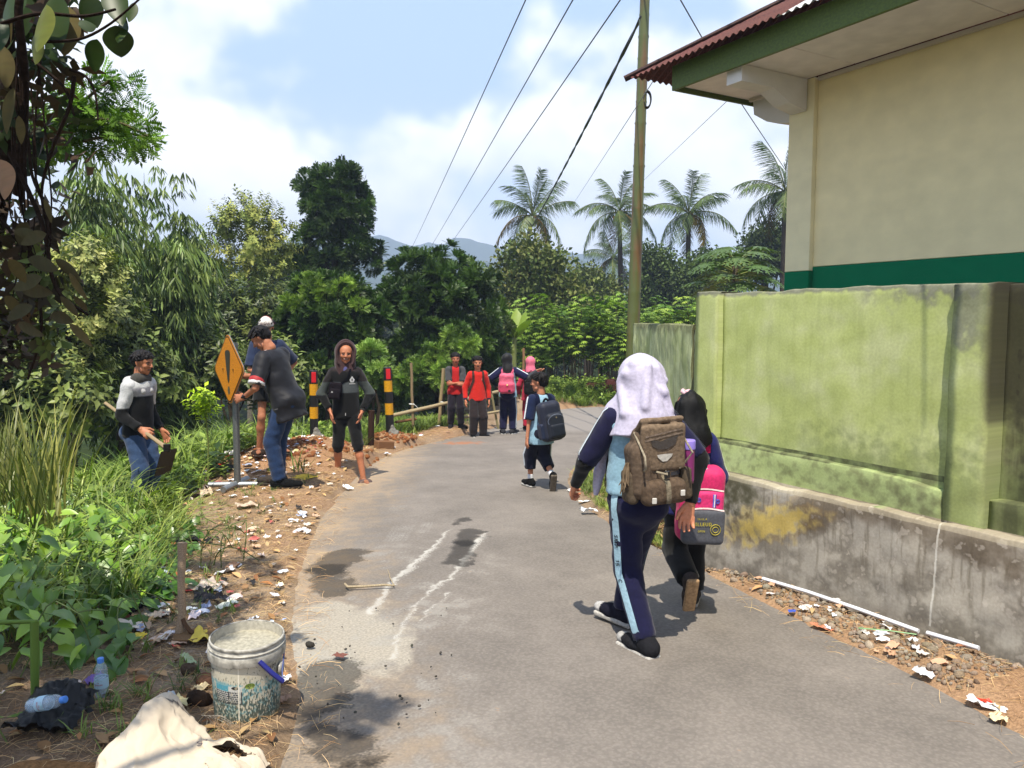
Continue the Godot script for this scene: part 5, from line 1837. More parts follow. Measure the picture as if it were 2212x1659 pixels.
func small_bag(label: String, J: Dictionary, top: Array, col: Color, sw: float, half := Vector3(.13, .19, .07)) -> void:
	var o: Vector3 = J.hip - J.t * .02 - J.f * (.10 + half.z)
	var t := bag(label, J, o)
	var b := Basis(J.x, J.t, J.f)
	var c := Vector3(0, half.y, 0)
	bag_mesh("main_compartment", t, [soft_box(c, b, half, .06)], col, 0.013, "canvas", 0.005)
	bag_mesh("front_pocket", t, [soft_box(c + b * Vector3(0, -half.y * .35, -half.z), b, Vector3(half.x * .82, half.y * .5, .04), .035)], col * 0.8, 0.012, "canvas", 0.004)
	var z := MB.new()
	z.col = L(120, 120, 122)
	var path := []
	for k in 12:
		var a := PI * k / 11.0
		path.append([c + b * Vector3(cos(a) * half.x * .8, half.y * .25 + sin(a) * half.y * .55, 0), -b.z])
	strip(z, [soft_box(c, b, half, .06)], path, .008, .003, 1)
	obj("zip", z, M["canvas"], t)
	var hn := MB.new()
	hn.col = col * 0.7
	hn.tube(bend(c + b * Vector3(.03, half.y * .96, .02), c + b * Vector3(0, half.y + .06, .02), c + b * Vector3(-.03, half.y * .96, .02)), [.009], 6)
	obj("handle", hn, M["canvas"], t)
	straps(t, J, o, top, col, sw)

func hooded_man() -> void:
	var p := Vector3(-2.02, 0, -9.45)
	p.y = minf(ground_y(-2.2, -9.6), ground_y(-1.85, -9.3)) + 0.01
	var J := person("smiling man in black hooded top and cropped trousers with hands at pockets", p, 0.16, {"H": 1.70, "hs": .14, "cell": 0.0145, "hcell": 0.0065, "face": true, "smile": true, "g": .86, "hy": 0.1, "hr": -0.05, "hx": -0.03, "la": Vector3(0.17, 0.075, 0.15), "ra": Vector3(-0.15, 0.075, -0.12), "lk": Vector3(.2, 0, 1), "tilt": 0.03,
		"lw": Vector3(0.165, 0.885, 0.085), "rw": Vector3(-0.21, 0.895, 0.085), "le": Vector3(1, 0, -0.6), "re": Vector3(-1, 0, -0.6), "lh": Vector3(-.25, -1, .2), "rh": Vector3(.15, -1, .1), "skin": L(186, 121, 87)})
	var h: float = J.H
	var top := top_prims(J, 0.030, 0.475, 0.0)
	var y0: float = 0.735 * h
	zoned(J, "hooded_top", top, [[Vector3.UP, -9.0, L(17, 17, 20)], [Vector3.UP, y0 - .13, L(78, 84, 86)], [Vector3.UP, y0 + .005, L(17, 17, 20)], [Vector3.UP, y0 + .13, L(44, 35, 37)]], "cloth", 0.009, 6.0)
	for q in ["L", "R"]:
		zoned(J, "sleeve", sleeve_prims(J, q, 0.014, 1.86), [[Vector3.UP, -9.0, L(17, 17, 20)], [Vector3.UP, y0 - .16, L(70, 76, 74)], [Vector3.UP, y0 + .0, L(36, 31, 33)]], "cloth", 0.010, 7.0)
	var u: float = J.u
	var hood := MB.new()
	hood.col = L(72, 52, 52)
	var n: Vector3 = (J.hb * Vector3(0, .12, 1)).normalized()
	net(hood, [limb(hd(J, 0, .68, -.14), hd(J, 0, .68, .20), .52 * u, .47 * u, .05), limb(hd(J, 0, .95, -.1), hd(J, 0, 1.0, .05), .22 * u, .18 * u, .08), limb(hd(J, 0, .5, -.1), hd(J, 0, .0, -.05), .50 * u, .48 * u, .06), limb(hd(J, 0, 0, -.1), J.neck - J.t * .03, .46 * u, .12, .06)], 0.009, 0.006, 7.0, Vector3.ONE, [[n, n.dot(hd(J, 0, .6, .16))]])
	hood_rim(J, hood)
	obj("hood", hood, M["cloth"], J.node)
	var tee := MB.new()
	tee.col = L(84, 84, 130)
	net(tee, [limb(J.neck + J.f * .055 + J.t * .01, J.neck + J.f * .085 - J.t * .06, .05, .03, .02, J.f, 1.5)], .008)
	obj("undershirt", tee, M["cloth"], J.node)
	var pp := pants_prims(J, 0.014, 1.22, 0.010)
	wear(J, "trousers", pp, L(15, 15, 17), "cloth", 0.009, 8.0)
	patch("pocket_print", pp, J.hR.lerp(J.kR, .28), J.f, Vector3.UP, -J.x, rect(.03, .07), L(190, 196, 200), J.node)
	shoe(J, "L", Vector3(0.25, 0, 1), L(112, 96, 92), L(120, 104, 98), Color(-1, 0, 0), true)
	shoe(J, "R", Vector3(-0.75, 0, 0.8), L(96, 82, 78), L(110, 96, 90), Color(-1, 0, 0), true)
	# printed stone emblem
	var ec: Vector3 = J.hip + J.t * .385 + J.x * .085
	patch("chest_emblem", top, ec, J.x, J.t, J.f, [Vector2(0, .045), Vector2(.03, .0), Vector2(.018, -.032), Vector2(-.018, -.032), Vector2(-.03, .0)], L(214, 214, 214), J.node)
	patch("emblem_cut", top, ec - J.t * .004, J.x, J.t, J.f, [Vector2(0, .03), Vector2(.009, .0), Vector2(0, -.012), Vector2(-.009, .0)], L(24, 24, 26), J.node, Vector3.ZERO, .0065)
	patch("emblem_word", top, ec - J.t * .048, J.x, J.t, J.f, rect(.036, .005), L(190, 190, 190), J.node)
	var dr := MB.new()
	dr.col = L(200, 200, 200)
	dr.tube([J.hip + J.f * .118 - J.t * .02, J.hip + J.f * .13 - J.t * .05], [.004], 5)
	obj("drawstring", dr, M["cloth"], J.node)
	var wr_ := MB.new()
	wr_.col = L(40, 40, 42)
	var wd: Vector3 = (J.wL - J.eL).normalized()
	wr_.tube([J.wL - wd * .035, J.wL - wd * .01], [.034], 12)
	obj("wristband", wr_, M["cloth"], J.node)
	# pouch worn across the chest
	var o: Vector3 = J.hip + J.t * .155 - J.x * .115 + J.f * .135
	var t := bag("black sling pouch across chest of man in hooded top", J, o, "sling_pouch", "bag")
	var b := Basis(J.x, J.t, J.f).rotated(J.f, -0.12)
	var c := Vector3(0, .10, .01)
	var mn := [soft_box(c, b, Vector3(.078, .105, .035), .03)]
	bag_mesh("pouch", t, mn, L(30, 28, 32), .009, "canvas", .004)
	var fp := [soft_box(c + b * Vector3(0, -.03, .03), b, Vector3(.064, .062, .022), .02)]
	bag_mesh("front_pocket", t, fp, L(34, 30, 34), .009, "canvas", .004)
	patch("triangle_print", mn + fp, c + b * Vector3(-.035, -.01, 0), b.x, b.y, b.z, [Vector2(0, .014), Vector2(.013, -.009), Vector2(-.013, -.009)], L(190, 190, 190), t, Vector3.ZERO, .004)
	var sm := MB.new()
	sm.col = L(20, 20, 22)
	var path := []
	for k in 12:
		var f := k / 11.0
		var pt: Vector3 = (J.hip + J.t * .33 - J.x * .06).lerp(J.neck + J.x * .09 - J.t * .05, f)
		path.append([pt, J.f.lerp(J.t, maxf(0.0, f - .6) * 2.0)])
	strip(sm, top, path, .03, .008)
	for k in sm.v.size(): sm.v[k] -= o
	obj("strap", sm, M["canvas"], t)

func hood_rim(J: Dictionary, mb: MB) -> void:
	var u: float = J.u
	var pts := []
	for k in 17:
		var a := lerpf(-0.75 * PI, 0.75 * PI, k / 16.0)
		pts.append(hd(J, sin(a) * .47, .55 + cos(a) * .56 - (.15 if absf(a) > 2.0 else 0.0), .26 - .05 * cos(a)))
	mb.tube(pts, [.055 * u], 8)

func sign_men() -> void:
	# the man who holds the sign
	var p := Vector3(-2.42, 0, -8.12)
	p.y = ground_y(p.x, p.z) + 0.005
	var J := person("man in black polo shirt and jeans steadying the yellow sign", p, -1.72, {"H": 1.76, "cell": 0.014, "hcell": 0.007, "face": true, "lean": Vector2(0.04, 0.29), "hz": -0.03, "hs": 0.14, "hp": 0.62, "hy": 0.1, "la": Vector3(0.09, 0.08, 0.03), "ra": Vector3(-0.12, 0.08, 0.14), "twist": -0.25,
		"lw": Vector3(0.16, 0.975, 0.36), "rw": Vector3(-0.06, 1.18, 0.46), "le": Vector3(0.7, -0.6, -0.4), "re": Vector3(-0.7, -0.8, -0.2), "lh": Vector3(-0.15, -.2, 1), "lt": Vector3(-.2, 1, .2), "rh": Vector3(.2, .1, 1), "rt": Vector3(.2, 1, 0), "lc": 0.7, "rc": 0.7, "skin": L(182, 119, 87)})
	var top := top_prims(J, 0.036, 0.41, 0.022)
	top.append(limb(J.hip - J.f * .030 * 1.76 + J.x * .06, J.hip - J.f * .030 * 1.76 - J.x * .06, .128, .128, .05))
	wear(J, "polo_shirt", top, L(19, 19, 22), "satin", 0.012, 5.5)
	for q in ["L", "R"]:
		var sl := sleeve_prims(J, q, 0.026, 0.90)
		wear(J, "sleeve", sl, L(19, 19, 22), "satin", 0.008)
		var a: Vector3 = J["sh" + q]
		var e: Vector3 = J["e" + q]
		for w in [[.77, .83, L(170, 34, 40)], [.83, .90, L(214, 214, 214)]]:
			wear(J, "sleeve_band", [limb(a.lerp(e, w[0]), a.lerp(e, w[1]), .029 * 1.76 * .9 + .040, .029 * 1.76 * .9 + .040, .003, Vector3.ZERO, 1.0, true)], w[2], "satin", 0)
	wear(J, "collar", [limb(J.neck + J.t * .0, J.neck + J.t * .035, .072, .062, .01, J.f, 1.05, true)], L(19, 19, 22), "satin", 0.002)
	var sb := MB.new()
	sb.col = L(216, 216, 218)
	for k in 3:
		var path := []
		for j in 5: path.append([J.shL.lerp(J.neck, .15 + j * .14) + J.f * (.02 - .016 * k), J.t + J.x * .35])
		strip(sb, top, path, .009, .006, 1)
	obj("shoulder_stripe", sb, M["satin"], J.node)
	patch("hem_tag", top, J.hip + J.x * .1 - J.t * .05, -J.f, J.t, J.x, rect(.028, .004), L(130, 130, 134), J.node)
	var pp := pants_prims(J, 0.020, 1.97, 0.02)
	wear(J, "jeans", pp, L(34, 56, 92), "cloth", 0.009, 8.0)
	shoe(J, "L", Vector3(-0.3, 0, -1.0), L(26, 24, 24), L(52, 46, 42))
	shoe(J, "R", Vector3(0.1, 0, 1), L(72, 66, 60), L(80, 74, 66))
	hair_short(J, L(24, 21, 20), false)
	var wt := MB.new()
	wt.col = L(20, 20, 22)
	var wd: Vector3 = (J.wL - J.eL).normalized()
	wt.tube([J.wL - wd * .04, J.wL - wd * .015], [.035], 12)
	wt.box(J.wL - wd * .028 + J.x * .036, Vector3(.022, .042, .042), Basis.looking_at(wd, J.x), .006)
	obj("wrist_watch", wt, M["plastic"], J.node)
	# the man in the cap behind him
	p = Vector3(-3.0, 0, -9.45)
	p.y = ground_y(p.x, p.z)
	J = person("man in white cap, navy tee and black shorts behind the sign", p, 0.5, {"H": 1.66, "cell": 0.016, "hcell": 0.008, "hs": .142, "face": true, "hy": -0.35, "hp": 0.2, "lw": Vector3(0.185, 0.93, 0.0), "rw": Vector3(-0.12, 0.98, 0.3), "le": Vector3(1, 0.1, -0.5), "lh": Vector3(-.6, -.8, .1), "la": Vector3(0.10, 0.075, 0.02), "ra": Vector3(-0.13, 0.075, 0.0), "skin": L(175, 115, 84), "tilt": 0.02})
	top = top_prims(J, 0.026, 0.48, 0.0)
	wear(J, "tee_shirt", top, L(42, 50, 78), "cloth", 0.009, 6.0)
	for q in ["L", "R"]: wear(J, "sleeve", sleeve_prims(J, q, 0.024, 0.9), L(42, 50, 78))
	wear(J, "shorts", pants_prims(J, 0.024, 0.55, 0.01), L(18, 18, 20))
	for q in ["L", "R"]: shoe(J, q, Vector3(.4 if q == "L" else -.3, 0, 1), L(60, 48, 42), L(70, 56, 48), Color(-1, 0, 0), true)
	hair_short(J)
	var u: float = J.u
	var n: Vector3 = (J.hb * Vector3(0, -1, .06)).normalized()
	var cap := MB.new()
	net(cap, [limb(hd(J, 0, .69, -.11), hd(J, 0, .70, .09), .39 * u, .385 * u, .05 * u), limb(hd(J, 0, .87, .02), hd(J, 0, .90, .0), .27 * u, .25 * u, .08 * u)], .008, 0, 8, Vector3.ONE, [[n, n.dot(hd(J, 0, .64, 0))]])
	for k in cap.v.size():
		var z: float = (J.hb as Basis).z.dot(cap.v[k] - J.head) / u
		cap.c[k] = L(214, 208, 200) if z > .06 else (L(150, 34, 38) if z > -.08 else L(60, 50, 50))
	obj("cap", cap, M["cloth"], J.node)
	var bill := MB.new()
	bill.col = L(36, 34, 36)
	net(bill, [limb(hd(J, -.16, .665, .30), hd(J, .16, .665, .30), .24 * u, .24 * u, .03, J.hb.y, 9.0), limb(hd(J, -.1, .63, .52), hd(J, .1, .63, .52), .2 * u, .2 * u, .03, J.hb.y, 9.0)], .006)
	obj("cap_bill", bill, M["cloth"], J.node)
	for e in [[.845, .030, "ORIGINAL"], [.765, .022, "GOODS CO"]]:
		letters("cap_lettering", e[2], e[1], L(90, 40, 44), J.node, Transform3D(J.hb.rotated(J.hb.x, -.25), hd(J, 0, e[0], .475)), .085)

func boy_with_hoe() -> void:
	var p := Vector3(-3.60, 0, -7.35)
	p.y = ground_y(p.x, p.z) - 0.02
	var J := person("boy in white and black hooded jacket holding a hoe in tall grass", p, 1.28, {"H": 1.58, "cell": 0.014, "hcell": 0.0068, "face": true, "hy": 0.15, "hp": 0.12, "hs": .142, "lean": Vector2(-0.02, 0.10), "rw": Vector3(-0.17, 0.86, 0.19), "lw": Vector3(0.18, 0.80, 0.12), "re": Vector3(-.15, -.2, -1), "le": Vector3(.2, 0, -1), "g": .84, "rc": 1.3, "rt": Vector3(0.3, -.2, 1), "skin": L(180, 117, 84)})
	var h: float = J.H
	var top := top_prims(J, 0.030, 0.485, 0.01)
	var y0 := 0.735 * h
	zoned(J, "jacket", top, [[Vector3.UP, -9.0, L(16, 16, 19)], [Vector3.UP, y0, L(158, 156, 160)], [Vector3.UP, y0 + .085, L(206, 206, 204)]], "cloth", 0.010, 6.0)
	for q in ["L", "R"]:
		zoned(J, "sleeve", sleeve_prims(J, q, 0.016, 1.9), [[Vector3.UP, -9.0, L(16, 16, 19)], [Vector3.UP, y0 - .10, L(196, 196, 196)]], "cloth", 0.012, 7.0)
	wear(J, "hood", [limb(J.neck - J.f * .06 + J.x * .06, J.neck - J.f * .06 - J.x * .06, .062, .062, .03, J.t, 1.2), limb(J.neck + J.x * .08 + J.t * .01, J.neck + J.x * .05 + J.f * .085 - J.t * .08, .035, .03, .03), limb(J.neck - J.x * .08 + J.t * .01, J.neck - J.x * .05 + J.f * .085 - J.t * .08, .035, .03, .03)], L(190, 188, 186), "cloth", .006)
	wear(J, "hood_lining", [limb(J.neck - J.x * .05 + J.t * .03 + J.f * .02, J.neck + J.x * .05 + J.t * .03 + J.f * .02, .062, .062, .03)], L(70, 68, 62), "cloth", .004)
	var pp := pants_prims(J, 0.022, 1.95, 0.02)
	wear(J, "jeans", pp, L(58, 78, 112), "cloth", 0.010, 7.0)
	for q in ["L", "R"]: shoe(J, q, Vector3(0, 0, 1), L(30, 28, 28), L(60, 56, 52))
	hair_short(J)
	var dirv := Vector3(-.15, -.42, .9).normalized()
	var o: Vector3 = J.wR + (J.wR - J.eR).normalized() * .07
	var t := thing("hoe", "wooden hoe with dark blade held by boy in hooded jacket", "hoe")
	t.transform = J.node.transform.translated_local(o)
	var hn := MB.new()
	hn.col = L(186, 164, 128)
	hn.tube([-dirv * .62, -dirv * .2, dirv * .12, dirv * .30], [.017, .018, .019, .024], 10)
	obj("handle", hn, M["wood"], t)
	var bl := MB.new()
	bl.col = L(58, 54, 48)
	var e := dirv * .29
	bl.box(e + Vector3(0, -.13, -.02), Vector3(.21, .25, .006), Basis(Vector3.RIGHT, .35), .002)
	bl.tube([e + Vector3(0, .04, 0), e + Vector3(0, -.03, 0)], [.032], 10)
	obj("blade", bl, M["metal"], t)
# ---------------------------------------------------------------- plants
var SP := {}

func grey(k: float) -> Color:
	return Color(k, k, k)

func make_sprigs() -> void:
	rng.seed = 77
	var oval := [0.0, 0.75, 1.0, 0.7, 0.0]
	# a spray of feathered leaves
	for kind in 2:
		var m := MB.new()
		var nl := 7
		for k in nl:
			var a := k * 2.4 + rr(-.3, .3)
			var tl := lerpf(.25, 1.25, float(k) / nl)
			var d := Vector3(sin(tl) * cos(a), cos(tl), sin(tl) * sin(a))
			var s := d.cross(Vector3.UP if absf(d.y) < .95 else Vector3.RIGHT).normalized()
			var n := s.cross(d)
			if n.y < 0: n = -n
			var ln := rr(.30, .42)
			m.col = grey(rr(.75, 1.15))
			for j in 7:
				var f := (j + 1.2) / 8.0
				var q := d * ln * f - Vector3(0, .10 * f * f, 0)
				var w := .034 if kind == 0 else .05
				for sg in [-1.0, 1.0]:
					m.leaf2(q, (s * sg + d * .45 - n * .12).normalized() * (.12 if kind == 0 else .15) * (1.0 - .35 * absf(f - .5)), d * w * .5, n)
			m.leaf2(d * ln * .98 - Vector3(0, .1, 0), (d - n * .3) * .10, s * .02, n)
		SP["pinnate" if kind == 0 else "pinnate_broad"] = m.mesh()
	# oval leaves round a twig
	var b := MB.new()
	for k in 15:
		var a := k * 2.4
		var y := .04 * k - .1
		var d := Vector3(cos(a), rr(-.1, .6), sin(a)).normalized()
		b.col = grey(rr(.7, 1.2))
		b.leaf2(Vector3(0, y * .8, 0), d * rr(.13, .2), d.cross(Vector3.UP).normalized() * .042, Vector3.UP)
	SP.oval = b.mesh()
	# small leaf cloud for crowns far off
	b = MB.new()
	for k in 44:
		var q := rdir() * pow(rng.randf(), .5) * .42
		var d := (rdir() + q * 1.5).normalized()
		b.col = grey(rr(.65, 1.25))
		b.leaf2(q, d * rr(.10, .17), d.cross(rdir()).normalized() * .04, Vector3.UP)
	SP.cloud = b.mesh()
	# hanging bamboo leaves
	b = MB.new()
	for k in 5:
		var a := k * 2.4 + rr(-.4, .4)
		var o := Vector3(cos(a) * .10 * k * .5, -.02 * k, sin(a) * .10 * k * .5)
		for j in 4:
			var a2 := a + rr(-.8, .8)
			var d := Vector3(cos(a2) * rr(.15, .7), rr(-1.1, -.55), sin(a2) * rr(.15, .7)).normalized()
			b.col = grey(rr(.7, 1.25))
			b.leaf(o, d * rr(.15, .24), d.cross(Vector3(rr(-1, 1), .4, rr(-1, 1))).normalized() * .013, Vector3.UP, rr(0, .03), [.25, 1.0, .7, 0.0])
	SP.bamboo = b.mesh()
	# grass clumps: 0 tall arching cane grass, 1 short tuft, 2 dry straw
	for kind in 4:
		b = MB.new()
		for k in [12, 14, 10, 9][kind]:
			var a := rr(0, TAU)
			var ln: float = [rr(.55, 1.1), rr(.15, .34), rr(.12, .3), rr(.7, 1.3)][kind]
			var w: float = [.008, .0045, .003, .007][kind]
			var lean := rr(.15, .75) if kind < 3 else rr(.03, .28)
			var d := Vector3(cos(a) * lean, 1, sin(a) * lean).normalized()
			var hd_ := Vector3(cos(a), 0, sin(a))
			var s := Vector3(-sin(a), 0, cos(a)) * w
			var o := Vector3(rr(-.07, .07), 0, rr(-.07, .07)) * (1.4 if kind == 0 else .7)
			b.col = grey(rr(.65, 1.25))
			var last := []
			for j in 6:
				var f := j / 5.0
				var q: Vector3 = o + d * ln * f + hd_ * ln * .35 * f * f * [1.0, .6, .6, .35][kind] - Vector3(0, ln * (.42 if kind < 3 else .2) * pow(f, 2.6) * rr(.8, 1.1), 0)
				var pw: float = [.7, 1.0, 1.0, .8, .5, .04][j]
				var l := b.p(q - s * pw)
				var r := b.p(q + s * pw)
				if j > 0: b.quad(last[0], l, r, last[1])
				last = [l, r]
		SP[["cane", "tuft", "straw", "reed"][kind]] = b.mesh()
	# cassava head: five-fingered leaves on long stalks
	b = MB.new()
	for k in 9:
		var a := k * 2.4
		var tl := lerpf(.4, 1.7, k / 9.0)
		var d := Vector3(sin(tl) * cos(a), cos(tl), sin(tl) * sin(a))
		var q := d * rr(.16, .26)
		b.col = grey(.7)
		b.leaf2(Vector3.ZERO, q, d.cross(Vector3.UP).normalized() * .004, Vector3.UP)
		b.col = grey(rr(.75, 1.2))
		for j in 6:
			var t := (j - 2.5) * .55
			var s := d.cross(Vector3.UP).normalized()
			var out := (Vector3(d.x, 0, d.z).normalized() * cos(t) + s * sin(t) - Vector3(0, .35, 0)).normalized()
			b.leaf2(q, out * (.17 - absf(t) * .025), out.cross(Vector3.UP).normalized() * .024, Vector3.UP)
	SP.cassava = b.mesh()
	# sweet potato leaf, heart shaped with lobes
	for kind in 2:
		b = MB.new()
		var out := [Vector2(0, 0), Vector2(.035, -.03), Vector2(.075, -.015), Vector2(.085, .03), Vector2(.055, .06), Vector2(.03, .11), Vector2(0, .16)] if kind == 0 else [Vector2(0, 0), Vector2(.04, -.025), Vector2(.065, .02), Vector2(.06, .07), Vector2(.035, .12), Vector2(0, .165)]
		var c := b.p(Vector3(0, .0, .05))
		var ids := []
		for q in out: ids.append(b.p(Vector3(q.x, .018 + q.x * .22 - q.y * q.y * 2.2, q.y)))
		var ids2 := []
		for q in out: ids2.append(b.p(Vector3(-q.x, .018 + q.x * .22 - q.y * q.y * 2.2, q.y)))
		for k in out.size() - 1:
			b.tri(c, ids[k + 1], ids[k]); b.tri(c, ids2[k], ids2[k + 1])
		SP["heart" if kind == 1 else "lobed"] = b.mesh()
	# papaya leaf
	b = MB.new()
	for j in 9:
		var t := (j - 4) * .58
		var d := Vector3(sin(t), -.15, cos(t)).normalized()
		var s := d.cross(Vector3.UP).normalized()
		b.leaf(Vector3.ZERO, d * (.36 - absf(t) * .05), s * .045, Vector3.UP, .06, [.3, .6, 1.0, .55, 0.0], .3)
		for sg in [-1.0, 1.0]:
			for f in [.45, .7]: b.leaf2(d * .36 * f - Vector3(0, .06 * f * f, 0), (d * .8 + s * sg * .7) * .13, (s - d * sg * .5) * .018, Vector3.UP)
	SP.papaya = b.mesh()

# leaf sprays over and inside a set of lobes [centre, radii], all in the parent's axes
func crown(called: String, parent: Node, lobes: Array, mesh: Mesh, m: Material, count: int, s0: float, s1: float, ca: Color, cb: Color, upb := 0.6, gap := -0.2, deep := 0.35) -> void:
	var where := []
	var tint := []
	var tot := 0.0
	for l in lobes: tot += pow((l[1] as Vector3).length(), 2.0)
	for l in lobes:
		var n := int(count * pow((l[1] as Vector3).length(), 2.0) / tot)
		for k in n:
			var d := rdir()
			var q: Vector3 = l[0] + d * l[1] * pow(rng.randf(), deep) * rr(.9, 1.06)
			if nz.get_noise_3dv((q + parent.position) * 160.0 / maxf(.6, (l[1] as Vector3).length())) < gap: continue
			var nn: Vector3 = (d / l[1]).normalized()
			var bs := basis_y(nn + Vector3.UP * upb, rr(0, TAU)).scaled(Vector3.ONE * rr(s0, s1))
			where.append(Transform3D(bs, q))
			var f := clampf(.5 + nz.get_noise_3dv((q + parent.position) * 90.0) * 1.1 + rr(-.35, .35), 0, 1)
			tint.append(jit(ca.lerp(cb, f) * Color(1.62, 1.5, 1.2), .2))
	scatter(called, parent, mesh, m, where, tint)

# lobes given as photograph spots: [u, v, radius in its pixels, squash] at d metres
func spots(list: Array, d: float, base: Vector3, flat := 0.8) -> Array:
	var o := []
	for q in list:
		var r: float = q[2] * d / 1663.0
		var c := at(q[0], q[1], d + (q[3] if q.size() > 3 else 0.0))
		o.append([c - base, Vector3(r, r * (flat if q.size() < 5 else q[4]), r)])
	return o

func trunk(parent: Node, foot: Vector3, lobes: Array, r: float, col: Color, limbs := 6) -> void:
	var mb := MB.new()
	mb.col = col
	var top := Vector3.ZERO
	for l in lobes: top += l[0] / lobes.size()
	top.y = lerpf(foot.y, top.y, .9)
	var f := foot
	var mid := f.lerp(top, .5) + Vector3(rr(-.15, .15), 0, rr(-.15, .15))
	mb.tube([f - Vector3(0, .3, 0), f.lerp(mid, .4), mid, top], [r * 1.25, r, r * .75, r * .35], 8)
	for k in mini(limbs, lobes.size()):
		var e: Vector3 = lobes[k][0]
		var s := f.lerp(top, rr(.35, .75))
		mb.tube(bend(s, s.lerp(e, .5) + Vector3(0, -.1, 0), e + Vector3(0, .2, 0), 4), [r * .42, r * .36, r * .28, r * .2, r * .08], 6)
	obj("trunk", mb, M["bark"], parent)

func tree(called: String, label: String, cat: String, list: Array, d: float, foot_u: float, sprig: String, m: String, count: int, s0: float, s1: float, ca: Color, cb: Color, tr := 0.12, trc := Color(-1, 0, 0), upb := 0.6, gap := -0.2, group := "", deep := 0.35, foot_y := -99.0) -> Node3D:
	var f := at(foot_u, 690, d)
	f.y = ground_y(f.x, f.z) if foot_y < -90.0 else foot_y
	var t := thing(called, label, cat, f, 0.0, group)
	var lobes := spots(list, d, f)
	trunk(t, Vector3.ZERO, lobes, tr, trc if trc.r >= 0 else L(82, 70, 56))
	crown("crown", t, lobes, SP[sprig], M[m], count, s0, s1, ca, cb, upb, gap, deep)
	return t

func palm(label: String, u: float, v: float, d: float, foot_u: float, reach: float, n: int, sd_: int, fruit := false, wind := 0.25, group := "coconut palms beyond the road") -> void:
	rng.seed = sd_
	var top := at(u, v, d)
	var f := at(foot_u, 690, d)
	f.y = ground_y(f.x, f.z)
	var t := thing("coconut_palm", label, "palm tree", f, 0.0, group)
	var e := top - f
	var tr := MB.new()
	tr.col = L(96, 84, 72)
	var pts := bend(Vector3(0, -.4, 0), Vector3(e.x * .2, e.y * .55, 0), e, 10)
	var rad := []
	for k in 11: rad.append(lerpf(.19, .12, k / 10.0))
	tr.tube(pts, rad, 9)
	for k in 26:
		var q: Vector3 = pts[0].lerp(pts[10], (k + 1) / 27.0)
		var f2 := (k + 1) / 27.0 * 10.0
		q = (pts[int(f2)] as Vector3).lerp(pts[mini(10, int(f2) + 1)], f2 - int(f2))
		tr.tube([q, q + Vector3(0, .05, 0)], [lerpf(.20, .128, f2 / 10.0)], 9, false)
	obj("trunk", tr, M["bark"], t)
	var meshes := []
	for kind in 4:
		var m := MB.new()
		var ln := reach
		var prev := Vector3.ZERO
		var rach := []
		var droop: float = ([.42, .6, .85, .3][kind] as float) * rr(.8, 1.25)
		for k in 15:
			var s := k / 14.0
			rach.append(Vector3(0, ln * (.42 * s - droop * s * s), ln * (s - .18 * s * s)))
		m.col = L(112, 116, 60)
		m.tube(rach, [.035, .033, .031, .029, .027, .025, .023, .021, .019, .017, .015, .013, .011, .009, .006], 4, false)
		for k in 58:
			var s := .12 + .88 * k / 58.0
			var q: Vector3 = (rach[int(s * 14)] as Vector3).lerp(rach[mini(14, int(s * 14) + 1)], s * 14 - int(s * 14))
			var ll := ln * .21 * (1.0 - pow(absf(s - .45) * 1.5, 2.0) * .75) + .1
			for sg in [-1.0, 1.0]:
				m.col = L(84, 102, 50) * rr(.7, 1.3)
				var dv := Vector3(sg * rr(.5, .8) + wind * .5, rr(-.85, -.3), rr(.35, .6)).normalized()
				m.leaf(q, dv * ll * rr(.85, 1.1), Vector3(0, .02, -.03).normalized() * .027, Vector3.UP, ll * rr(.2, .5), [.6, 1.0, .6, 0.0], .2)
		meshes.append(m.mesh())
	for k in n:
		var a := k * 2.39996 + rr(-.25, .25)
		var el := lerpf(1.15, -.75, pow(float(k) / n, .85)) + rr(-.12, .12)
		var fr := MeshInstance3D.new()
		fr.name = "frond"
		fr.mesh = meshes[2 if el < -.1 else (k % 2 if el < .75 else 3)]
		fr.material_override = M["frond_dry" if k >= n - 2 else "leaf"]
		t.add_child(fr, true)
		var b := Basis(Vector3.UP, a) * Basis(Vector3.RIGHT, -el) * Basis(Vector3.FORWARD, rr(-.3, .3))
		b = Basis(Vector3.BACK, -wind * .5) * b
		fr.transform = Transform3D(b.scaled(Vector3.ONE * rr(.85, 1.08)), e + Vector3(0, .1, 0))
	for k in (9 if fruit else 5):
		var nb := ball(e + Vector3(cos(k * 2.4) * .26, -.22 - .05 * (k % 3), sin(k * 2.4) * .26), Vector3(.13, .15, .13))
		for j in nb.c.size(): nb.c[j] = L(196, 140, 70) if fruit else L(110, 112, 50)
		obj("coconut", nb, M["paint"], t)

func clumps(called: String, label: String, cat: String, mesh: Mesh, m: String, places: Array, s0: float, s1: float, ca: Color, cb: Color) -> void:
	var where := []
	var tint := []
	for q in places:
		where.append(Transform3D(Basis(Vector3.UP, rr(0, TAU)).rotated(Vector3.RIGHT, rr(-.2, .2)).scaled(Vector3.ONE * rr(s0, s1)), q))
		tint.append(jit(ca.lerp(cb, clampf(.5 + nz.get_noise_2d(q.x * 120.0, q.z * 120.0) + rr(-.3, .3), 0, 1)), .2))
	tag(scatter(called, self, mesh, M[m], where, tint), label, cat)

func area(n: int, x0: float, x1: float, z0: float, z1: float, keep) -> Array:
	var o := []
	for k in n:
		var x := rr(x0, x1)
		var z := rr(z0, z1)
		if keep.call(x, z): o.append(Vector3(x, ground_y(x, z) - .01, z))
	return o

